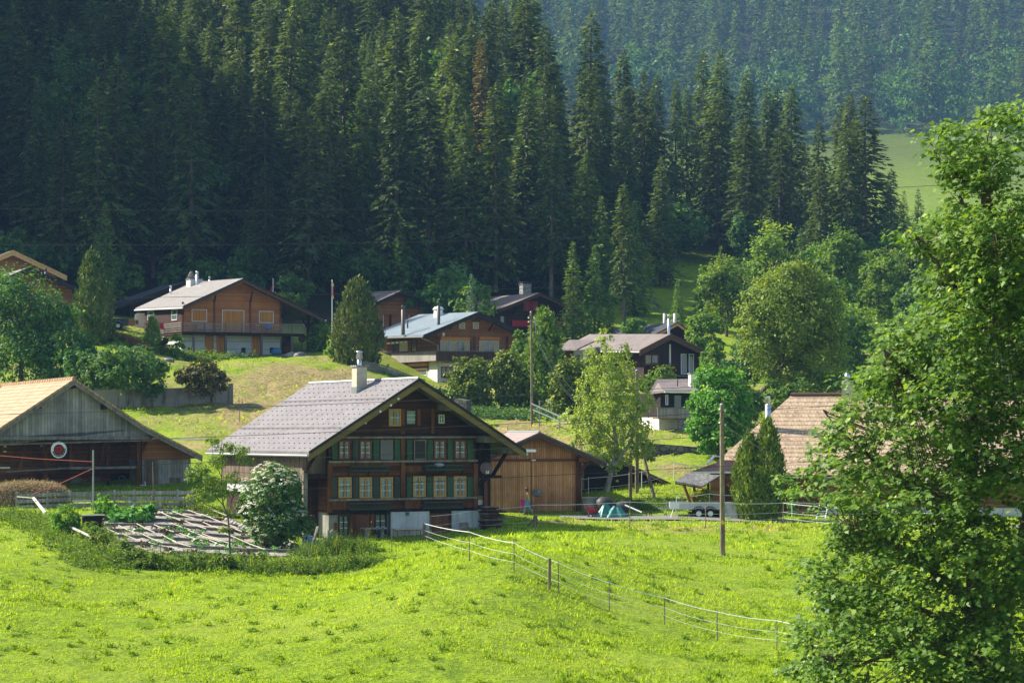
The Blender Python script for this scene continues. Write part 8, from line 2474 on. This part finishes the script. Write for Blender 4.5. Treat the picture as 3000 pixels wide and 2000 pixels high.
for k, (a, b) in enumerate((((2118, 1207, 125), (2268, 1296, 157)), ((2119, 1209, 125), (2268, 1299, 157)), ((2118, 1240, 125), (2292, 1349, 157)), ((2119, 1243, 125), (2292, 1351, 157)))):
    cable([a, b], 0.011, 'cable from the tall meadow pole to the tiled farmhouse', 'cables from the meadow pole to the tiled farmhouse', 'cable_pale', 0.08)
# ================================================================ FLAGS
def flagpole(px, D, top, label, cloth):
    p = G(px, D); h_ = (HZ - top) / F * D - p.z
    o = empty('flagpole', p); tag(o, label, 'flagpole')
    MB().tube([(0, 0, -0.3), (0, 0, h_)], 0.05, 0.035, n=8).build('pole', M['white_metal'], o)
    MB().ball((0, 0, h_ + 0.05), 0.07, nu=8, nv=6).build('finial', M['white_metal'], o)
    return o, h_
o, hh = flagpole(800, 262, 819, 'white flagpole with a red and white pennant behind the chestnut brown chalet roof', None)
m = MB().add([(0.02, 0, hh - 0.3), (0.10, 0.05, hh - 0.3), (0.02, 0.1, hh - 1.6), (-0.4, -0.1, hh - 1.4), (-0.2, -0.15, hh - 0.9)], [(0, 2, 3, 4), (0, 1, 2)]); m.build('pennant', M['red'], o)
m = MB().add([(0.02, 0.0, hh - 1.6), (-0.4, -0.1, hh - 1.4), (-0.6, -0.05, hh - 1.85), (0.02, 0.05, hh - 2.1)], [(0, 1, 2, 3)]); m.build('pennant', M['white'], o)
o, hh = flagpole(973, 243, 823, 'flagpole with a limp red and yellow pennant left of the yew', None)
for c, z0, z1 in (('yellow', 0.2, 0.55), ('red', 0.56, 1.5), ('yellow', 1.51, 1.8)):
    MB().add([(-0.04, -0.03, hh - z0), (0.14, 0.05, hh - z0), (0.2, 0.02, hh - z1), (-0.1, -0.05, hh - z1)], [(0, 1, 2, 3)]).build('pennant', M[c], o)
# ================================================================ VEHICLES AND GEAR
# twin axle trailer
p = G(2045, 151.2); o = empty('trailer', p, R(-2)); tag(o, 'grey twin axle flatbed trailer parked on the lane', 'trailer')
s = 151.2 / F
def tx(px): return (px - 2045) * s
def tz(py): return (HZ - py) * s - p.z
alu = plain('trailer_side', lin('#b7babb'), 0.45, 0.4, 0.3, 0.08)
MB().box(tx(1964), tx(2124), -0.05, 1.7, tz(1492), tz(1488)).build('bed', alu, o)
for k in range(3):
    w0 = tz(1488) + 0.004 + k * 0.128
    MB().box(tx(1964), tx(2124), -0.08, -0.05, w0, w0 + 0.12).build('side_board', alu, o)
    MB().box(tx(1964), tx(2124), 1.7, 1.73, w0, w0 + 0.12).build('side_board', alu, o)
MB().box(tx(1964) - 0.03, tx(1964), -0.05, 1.7, tz(1488) + 0.004, tz(1471)).build('head_board', alu, o)
for y in (0.55, 1.1): MB().bar((tx(1966), y, tz(1491)), (tx(1928), 0.82, tz(1490)), 0.09).build('drawbar', M['zinc'], o)
MB().bar((tx(1928), 0.82, tz(1490)), (tx(1915), 0.82, tz(1488)), 0.1).build('coupling', M['steel_dark'], o)
MB().bar((tx(1953), 0.6, tz(1507)), (tx(1954), 0.6, tz(1466)), 0.05).build('jockey_stand', M['zinc'], o)
def wheel(parent, x, y, z, r_, wd=0.2, nm='wheel'):
    t = MB().lathe([(r_ * 0.58, -wd / 2), (r_ * 0.92, -wd / 2), (r_, -wd * 0.3), (r_, wd * 0.3), (r_ * 0.92, wd / 2), (r_ * 0.58, wd / 2), (r_ * 0.58, -wd / 2)], n=24).build(nm, M['rubber'], parent, True)
    t.rotation_euler = (R(90), 0, 0); t.location = (x, y, z)
    m = MB().lathe([(r_ * 0.6, -wd * 0.3), (r_ * 0.56, wd * 0.32), (r_ * 0.42, wd * 0.2), (r_ * 0.2, wd * 0.28), (0, wd * 0.3)], n=20); m.build('rim', M['steel'], t, True)
    return t
for x in (2047, 2081):
    for y in (-0.14, 1.78): wheel(o, tx(x), y, tz(1503.5), 0.33)
    m = MB()
    pts = [(tx(x) + 0.42 * math.cos(t), tz(1503.5) + 0.42 * math.sin(t)) for t in np.linspace(0.15, 3.0, 10)]
    for (a, b), (c, d) in zip(pts[:-1], pts[1:]): m.prism([(a, -0.26, b), (c, -0.26, d), (c * 1.0, -0.26, d + 0.04), (a, -0.26, b + 0.04)], (0, 0.2, 0))
    m.build('mudguard', M['rubber'], o)
wheel(o, tx(1951), 0.62, tz(1508.5), 0.1, 0.06, 'jockey_wheel')
# white placard on trestle legs
p = G(1976, 150.4); o = empty('placard', p, R(0)); tag(o, 'blank white placard on splayed legs before the trailer drawbar', 'placard')
z0, z1 = (HZ - 1489) * 150.4 / F - p.z, (HZ - 1470) * 150.4 / F - p.z
MB().box(-0.3, 0.3, -0.03, 0.0, z0, z1).build('board', M['white'], o)
for x in (-0.28, 0.28): MB().bar((x, -0.1, -0.1), (x * 0.1, 0.0, z0 + 0.1), 0.035).build('leg', M['white'], o)
# weathered white board leaning on the trailer
p = G(2143, 150.3); o = empty('leaning_board', p); tag(o, 'flaking white painted board leaning against the trailer end', 'board')
MB().prism([(-0.38, 0, 0), (0.42, 0, 0), (0.30, 0.35, 1.08), (-0.42, 0.35, 1.08)], (0, 0.04, 0.01)).build('board', concrete('flaking_white', lin('#c9c6c0'), lin('#5d5850'), 0.8), o)
# sawhorse, hollow log trough
p = G(2186, 150.0); o = empty('sawhorse', p); tag(o, 'pale wooden sawhorse before the hollow log trough', 'sawhorse')
MB().bar((-0.5, 0, 0.78), (0.1, 0, 0.78), 0.06, 0.08).build('beam', plain('pale_pole', lin('#cdc4b0'), 0.7), o)
for a, b in (((-0.08, -0.1, -0.1), (0.05, 0, 0.75)), ((0.12, -0.1, -0.1), (0.06, 0, 0.75)), ((0.0, 0.3, -0.1), (0.05, 0.02, 0.75))): MB().bar(a, b, 0.05, 0.09).build('leg', plain('pale_pole', lin('#cdc4b0'), 0.7), o)
p = G(2230, 151.6); o = empty('log_trough', p); tag(o, 'long hollow log trough lying beside the lane before the thuja', 'trough')
m = MB(); L_ = 1.35; n = 12
ro, ri = 0.24, 0.17
ring = [(ro * math.cos(t), ro * math.sin(t)) for t in np.linspace(math.pi * 0.93, math.pi * 2.07, n)] + [(ri * math.cos(t), ri * math.sin(t)) for t in np.linspace(math.pi * 2.05, math.pi * 0.95, n)]
m.prism([(-L_, a, 0.34 + b) for a, b in ring], (2 * L_, 0, 0)); m.build('hollow_log', M['pole_wood'], o)
for x in (-0.9, 0.5): MB().box(x - 0.25, x + 0.25, -0.2, 0.2, -0.15, 0.11).build('footing', M['stone_pale'], o)
for px in (2078, 2168):
    q = G(px, 151.9); o = MB().prism([(-0.17, -0.17, 0), (0.17, -0.17, 0), (0.17, 0.17, 0), (-0.17, 0.17, 0)], (0, 0, 0.16)).build('concrete_foot', M['stone_pale']); o.location = q; tag(o, 'concrete foot of the white fence post %s' % ('behind the trailer wheels' if px == 2078 else 'behind the leaning white board'), 'concrete foot')
# firewood under the eave
h = TFH
u0, u1, w0, w1 = h.rect(2288, 2393, 1466, 1504, -0.35)
o = empty('firewood_stack', h.world(u0, -0.3, 0), R(-12)); tag(o, 'stack of split firewood under the eave of the tiled farmhouse', 'firewood stack')
m = MB(); rr = random.Random(6)
b0 = min(h.base(u0, -0.3), h.base(u1, -0.3))
w = max(b0, w0 - 0.2)
wood_end = planks('split_wood', lin('#8a5e36'), lin('#d0a870'), 'z', 0.09, 0.0, 0.9, 0.4)
row = 0
while w < w1:
    x = 0.06 + (0.07 if row % 2 else 0)
    while x < (u1 - u0):
        r_ = rr.uniform(0.055, 0.085); k = rr.randrange(3, 7); a0 = rr.uniform(0, 6)
        m.prism([(x + r_ * math.cos(a0 + 6.283 * i / k), -0.42 + rr.uniform(0, 0.06), w + r_ * math.sin(a0 + 6.283 * i / k)) for i in range(k)], (0, 0.4, 0)); x += 0.145
    w += 0.125; row += 1
tag(m.build('split_logs', wood_end, o), kind='stuff')
# aluminium steps
p = G(2408, 152.0); o = empty('steps', p, R(-8)); tag(o, 'aluminium steps with six treads before the tiled farmhouse', 'steps')
for x in (-0.27, 0.27): MB().bar((x - 0.08, -0.2, 0), (x + 0.12, 0.5, 0.92), 0.05, 0.1).build('side', M['white_metal'], o)
for k in range(6):
    t = (k + 0.5) / 6; MB().box(-0.27 - 0.08 + 0.2 * t, 0.27 - 0.08 + 0.2 * t, -0.24 + 0.7 * t, -0.06 + 0.7 * t, 0.92 * t - 0.02, 0.92 * t + 0.02).build('tread', M['white_metal'], o)
o = MB().lathe([(0, 0), (0.13, 0), (0.16, 0.28), (0.14, 0.28), (0.11, 0.03), (0, 0.02)], n=14).build('bucket', M['blue']); o.location = h.world(h.pu(2252, 1466, -0.9)[0], -0.9, h.base(1, -0.9) + 0.75); tag(o, 'blue bucket beside the thuja', 'bucket')
o = MB().box(-0.16, 0.16, -0.16, 0.16, -0.9, 0.0).build('bucket_stand', M['beam_brown']); o.location = h.world(h.pu(2252, 1466, -0.9)[0], -0.9, h.base(1, -0.9) + 0.745); tag(o, 'small wooden stand under the blue bucket', 'stand')
# grey tub, tarpaulins, red tiller
p = G(1731, 153.6); o = empty('water_tub', p); tag(o, 'large grey plastic tub behind the corner of the larch shed', 'tub')
MB().lathe([(0, 0.0), (0.42, 0), (0.5, 0.6), (0.56, 1.1), (0.60, 1.12), (0.60, 1.18), (0.53, 1.18), (0.5, 1.08), (0, 1.06)], n=24).build('tub', plain('grey_tub', lin('#8b9088'), 0.5), o, True)
p = G(1790, 153.0); o = empty('covered_machine', p, R(-6)); tag(o, 'machine covered by a dark grey hood shaped tarpaulin beside the birch trunk', 'covered machine')
pts, rad = [], []
for x, z, r_ in ((-0.85, 0.55, 0.15), (-0.8, 0.6, 0.5), (-0.6, 0.65, 0.66), (-0.3, 0.62, 0.66), (0.0, 0.55, 0.5), (0.25, 0.5, 0.4), (0.45, 0.52, 0.42), (0.7, 0.55, 0.5), (0.95, 0.5, 0.52), (1.08, 0.42, 0.5)):
    pts.append((x, 0, z)); rad.append(r_ * 0.92)
m = MB().tube(pts, rad, n=18, cap=False); q = m.build('tarpaulin', M['tarp_dark'], o, True)
MB().tube([(1.0, 0, 0.42), (0.5, 0, 0.45)], 0.4, 0.3, n=12).build('frame', M['frame_red'], o)
def drape(px, D, w, d, hgt, mat, lab, seed):
    p = G(px, D); r = np.random.default_rng(seed)
    m = MB(); nu, nv = 30, 9; vs = []
    ph = r.uniform(0, 6, 4)
    for j in range(nv + 1):
        t = j / nv
        for i in range(nu):
            a = 6.283 * i / nu
            rr_ = (0.22 + 0.78 * t ** 0.8) * (1 + 0.24 * t * math.sin(5 * a + ph[0]) + 0.14 * t * math.sin(11 * a + ph[1]) + r.normal(0, 0.03))
            vs.append((w * rr_ * math.cos(a), d * rr_ * math.sin(a), hgt * (1 - t) ** 0.9 * (1 + 0.25 * t * math.sin(3 * a + ph[3])) + 0.05 * math.sin(7 * a + ph[2]) + 0.02))
    fs = [(j * nu + i, j * nu + (i + 1) % nu, (j + 1) * nu + (i + 1) % nu, (j + 1) * nu + i) for j in range(nv) for i in range(nu)] + [tuple(range(nu))]
    m.add(vs, fs); o = m.build('tarpaulin', M[mat], None, True); o.location = p; tag(o, lab, 'tarpaulin')
drape(1807, 151.4, 0.72, 0.5, 0.72, 'tarp', 'pale teal tarpaulin draped in a pointed heap beside the larch shed', 3)
drape(1774, 151.8, 0.6, 0.5, 0.8, 'tarp', 'teal tarpaulin heap next left of the pale one', 5)
p = G(1733, 151.9); o = empty('garden_tiller', p, R(5)); tag(o, 'red garden tiller between the larch shed and the teal tarpaulin', 'tiller')
for pts in ([(-0.38, 0, 0.95), (-0.3, 0, 0.6), (-0.15, 0, 0.5)], [(-0.3, 0, 0.62), (0.15, 0, 0.7), (0.35, 0, 0.66)], [(0.35, 0, 0.66), (0.3, 0, 0.25)], [(-0.2, 0, 0.5), (-0.1, 0, 0.1)], [(-0.25, -0.2, 0.45), (0.3, -0.2, 0.42)], [(-0.1, 0.0, 0.3), (0.32, 0, 0.3)]):
    MB().tube(pts, 0.04, n=6).build('tube_frame', M['red'], o)
MB().box(-0.18, 0.22, -0.14, 0.14, 0.28, 0.55).build('engine', M['red'], o)
wheel(o, -0.08, -0.2, 0.13, 0.15, 0.09); wheel(o, -0.08, 0.2, 0.13, 0.15, 0.09)
A_, B_ = ray(1831, 1479, 151.8), ray(1880, 1500, 151.2); o = MB().tube([A_, B_], 0.05, n=8).build('white_pipe', M['white']); tag(o, 'white pipe slanting from the covered machine to the grass', 'pipe')
p = G(1902, 151.5); o = empty('barrow_wheel', p); tag(o, 'small rusty wheel lying upright in the grass left of the trailer drawbar', 'wheel')
t = MB().tube([(0.17 * math.cos(a), 0, 0.17 + 0.17 * math.sin(a)) for a in np.linspace(0, 6.283, 22)], 0.03, n=6).build('tyre', M['rubber'], o)
MB().bar((-0.15, 0, 0.17), (0.15, 0, 0.17), 0.025).build('spoke', M['frame_red'], o); MB().bar((0, 0, 0.02), (0, 0, 0.32), 0.025).build('spoke', M['frame_red'], o)
b_ = f3o.location; m = MB(); q = ray(1808, 1408, 163.9) - b_
m.box(q.x - 0.09, q.x + 0.09, q.y - 0.06, q.y - 0.05, q.z - 0.07, q.z + 0.07); m.build('warning_plate', M['yellow'], f3o)
# dark pickup, timber and caravan beside chalet A
p = G(346, 247); o = empty('pickup_truck', p, R(6)); tag(o, 'dark blue pickup truck seen from the side left of the chestnut brown chalet', 'pickup truck')
k = 247 / F
dk = plain('dark_car_paint', lin('#171b26'), 0.25, 0.6, 0.2, 0.05)
z0 = (HZ - 962) * k - p.z; z1 = (HZ - 943) * k - p.z
z0 = max(z0, 0.35); z1 = z0 + 0.72
MB().prism([(-2.9, -0.9, z0), (1.08, -0.9, z0), (1.1, -0.9, z1 - 0.05), (1.06, -0.9, z1), (-1.2, -0.9, z1), (-2.9, -0.9, z1 - 0.1)], (0, 1.8, 0)).build('body', dk, o)
MB().prism([(-3.1, -0.8, z1 - 0.02), (-1.0, -0.8, z1 + 0.002), (-1.25, -0.7, z1 + 0.62), (-2.5, -0.7, z1 + 0.62)], (0, 1.5, 0)).build('cab', M['glass'], o)
for x in (0.05, -2.2):
    for y in (-0.86, 0.86): wheel(o, x, y, 0.34, 0.36, 0.22)
m = MB(); pts = [(0.05 + 0.46 * math.cos(t), 0.36 + 0.46 * math.sin(t)) for t in np.linspace(0, math.pi, 12)]
for (a, b), (c, d) in zip(pts[:-1], pts[1:]): m.prism([(a, -0.93, b), (c, -0.93, d), (c * 1.0, -0.93, d + 0.07), (a, -0.93, b + 0.07)], (0, 0.05, 0))
m.build('wheel_arch', M['screen'], o)
MB().box(1.1, 1.13, -0.75, -0.6, z0 + 0.35, z0 + 0.6).build('tail_light', M['red'], o)
p = G(364, 253); o = empty('timber_pile', p, R(4)); tag(o, 'pile of pale sawn timber behind the dark pickup truck', 'timber pile')
z = (HZ - 951) * 253 / F - p.z
for kx in range(4): MB().bar((-1.15 + 0.1 * kx, 0.1 * kx, z + kx * 0.16), (1.1, 0.1 * kx, z + kx * 0.16), 0.5, 0.14).build('beam', M['log_light'], o)
MB().box(-0.9, 0.9, -0.15, 0.4, -0.3, z - 0.08).build('support', M['beam_dark'], o)
p = G(428, 254); o = empty('caravan', p, R(8)); tag(o, 'white caravan half hidden behind the chestnut brown chalet', 'caravan')
kx = 254 / F; x0, x1 = (394 - 428) * kx, 1.3; z0 = (HZ - 973) * kx - p.z; z1 = (HZ - 917) * kx - p.z
MB().prism([(x0 + 0.02, -0.02, z0), (x1, -0.02, z0), (x1, -0.02, z1 - 0.15), (x1 - 0.2, -0.02, z1), (x0 + 0.28, -0.02, z1), (x0 + 0.06, -0.02, z1 - 0.15), (x0, -0.02, z1 - 0.45)], (0, 4.2, 0)).build('body', M['white'], o)
MB().box(x0 + 0.12, x0 + 0.42, -0.05, -0.021, z0 + 0.85, z0 + 1.3).build('window', M['screen'], o)
MB().box(x0 - 0.02, x1, 0.6, 0.9, -0.4, z0 - 0.002).build('chassis', M['black'], o)
# things on and under chalet A's balcony
h = CHA
def ca(px, py, v): 
    u, w = h.pu(px, py, v); return h.world(u, v, w)
def deckchair(px, col, lab):
    p = ca(px, 974, -0.8); o = empty('deck_chair', p, R(26)); tag(o, lab, 'chair', 'chairs on the chalet balcony')
    MB().prism([(-0.22, 0, 0.38), (0.22, 0, 0.38), (0.22, 0.4, 0.36), (-0.22, 0.4, 0.36)], (0, 0, 0.04)).build('seat', M[col], o)
    MB().prism([(-0.22, 0.4, 0.4), (0.22, 0.4, 0.4), (0.22, 0.62, 1.0), (-0.22, 0.62, 1.0)], (0, 0.04, 0)).build('backrest', M[col], o)
    for x in (-0.2, 0.2):
        for y in (0.02, 0.4): MB().box(x - 0.02, x + 0.02, y, y + 0.04, 0, 0.36).build('leg', M['rail_grey'], o)
deckchair(748, 'red', 'red chair on the balcony right of the large closed shutters')
deckchair(790, 'blue', 'blue chair on the balcony below the right closed shutters')
deckchair(478, 'red', 'red chair at the left end of the balcony')
p = ca(596, 974, -0.8); o = empty('balcony_table', p, R(26)); tag(o, 'table with a pink patterned cloth on the chestnut brown chalet balcony', 'table')
MB().box(-0.75, 0.75, -0.35, 0.35, 0.7, 0.74).build('tabletop', M['rail_grey'], o); MB().box(-0.77, 0.77, -0.37, -0.352, 0.35, 0.742).build('cloth', plain('pink_cloth_pale', lin('#a98a90'), 0.8), o)
for x in (-0.65, 0.65): MB().box(x - 0.03, x + 0.03, -0.03, 0.03, 0, 0.698).build('leg', M['rail_grey'], o)
p = ca(810, 1045, -1.6); p.z = gz(p.x, p.y); o = MB().ball((0, 0, 0.3), 0.55, 0.4, 0.42, 14, 8, 0.05).build('covered_heap', plain('blue_cover', lin('#3e6f95'), 0.6), None, True); o.location = p; tag(o, 'blue covered heap under the balcony of the chestnut brown chalet', 'heap')
p = ca(885, 1010, 0.6); p.z = gz(p.x, p.y); o = empty('satellite_dish', p, R(20)); tag(o, 'red brown satellite dish under the porch end of the chestnut brown chalet', 'satellite dish')
q = MB().lathe([(0, 0.1), (0.22, 0.085), (0.4, 0.0), (0.4, -0.02), (0, 0.08)], n=20).build('dish', M['dish_brown'], o, True); q.rotation_euler = (R(85), 0, 0); q.location = (0, 0, 1.35)
MB().tube([(0, 0.1, -0.2), (0, 0.08, 1.35)], 0.04).build('mast', M['steel_dark'], o)
# garden furniture under chalet B
p = CHB.world(CHB.pu(1325, 1115, -0.9)[0], -0.9, 0); p.z = gz(p.x, p.y); o = empty('garden_chair', p, R(30)); tag(o, 'dark folding chair on the terrace under the blue grey roofed chalet', 'chair')
MB().box(-0.25, 0.25, -0.25, 0.25, 0.42, 0.46).build('seat', M['steel_dark'], o); MB().prism([(-0.25, 0.26, 0.47), (0.25, 0.26, 0.47), (0.25, 0.42, 1.0), (-0.25, 0.42, 1.0)], (0, 0.03, 0)).build('backrest', M['steel_dark'], o)
for x in (-0.22, 0.22): MB().bar((x, -0.22, 0), (x, 0.24, 0.42), 0.03).build('leg', M['steel_dark'], o); MB().bar((x, 0.24, 0), (x, -0.22, 0.42), 0.03).build('leg', M['steel_dark'], o)
# ---------------------------------------------------------------- haze, sky, sun, camera
hz, nt, out = newmat('haze')
pv = nt.nodes.new('ShaderNodeVolumePrincipled')
pv.inputs['Color'].default_value = (0.30, 0.58, 1.0, 1)
pv.inputs['Density'].default_value = HAZE
pv.inputs['Anisotropy'].default_value = 0.0
nt.links.new(pv.outputs[0], out.inputs['Volume'])
o = MB().box(-1360, 1360, -60, 2080, -20, 420).build('haze', hz)
tag(o, kind='stuff')

w = bpy.data.worlds.new('World'); scene.world = w; w.use_nodes = True
nt = w.node_tree
sky = nt.nodes.new('ShaderNodeTexSky'); sky.sky_type = 'NISHITA'; sky.sun_disc = False
sky.sun_elevation = R(SUN_EL); sky.sun_rotation = R(-90 + SUN_AZ)
bg = nt.nodes['Background']; bg.inputs[1].default_value = SKY
nt.links.new(sky.outputs[0], bg.inputs[0])
sd = Vector((-math.cos(R(SUN_EL)) * math.cos(R(SUN_AZ)), math.cos(R(SUN_EL)) * math.sin(R(SUN_AZ)), math.sin(R(SUN_EL))))
sl = bpy.data.lights.new('sun', 'SUN'); sl.energy = SUN; sl.angle = R(0.5); sl.color = (1.0, 0.93, 0.80)
so = bpy.data.objects.new('sun', sl); COL.objects.link(so)
so.rotation_euler = sd.to_track_quat('Z', 'Y').to_euler(); so.location = (-60, 40, 120)

cam = bpy.data.cameras.new('camera'); co_ = bpy.data.objects.new('camera', cam); COL.objects.link(co_)
co_.location = (0, 0, 0); co_.rotation_euler = (R(90), 0, 0)
cam.sensor_width = 36; cam.lens = F / 3000 * 36
cam.shift_y = (HZ - 1000) / 3000
cam.clip_start = 0.5; cam.clip_end = 4000
scene.camera = co_
scene.view_settings.view_transform = 'Standard'; scene.view_settings.look = 'None'
scene.view_settings.exposure = EXPO; scene.view_settings.gamma = 1
scene.view_settings.use_curve_mapping = False
cy = scene.cycles
cy.max_bounces = 6; cy.diffuse_bounces = 3; cy.glossy_bounces = 2; cy.transmission_bounces = 3; cy.volume_bounces = 0; cy.transparent_max_bounces = 4
cy.caustics_reflective = False; cy.caustics_refractive = False
cy.use_denoising = True
try: cy.denoiser = 'OPENIMAGEDENOISE'
except Exception: pass
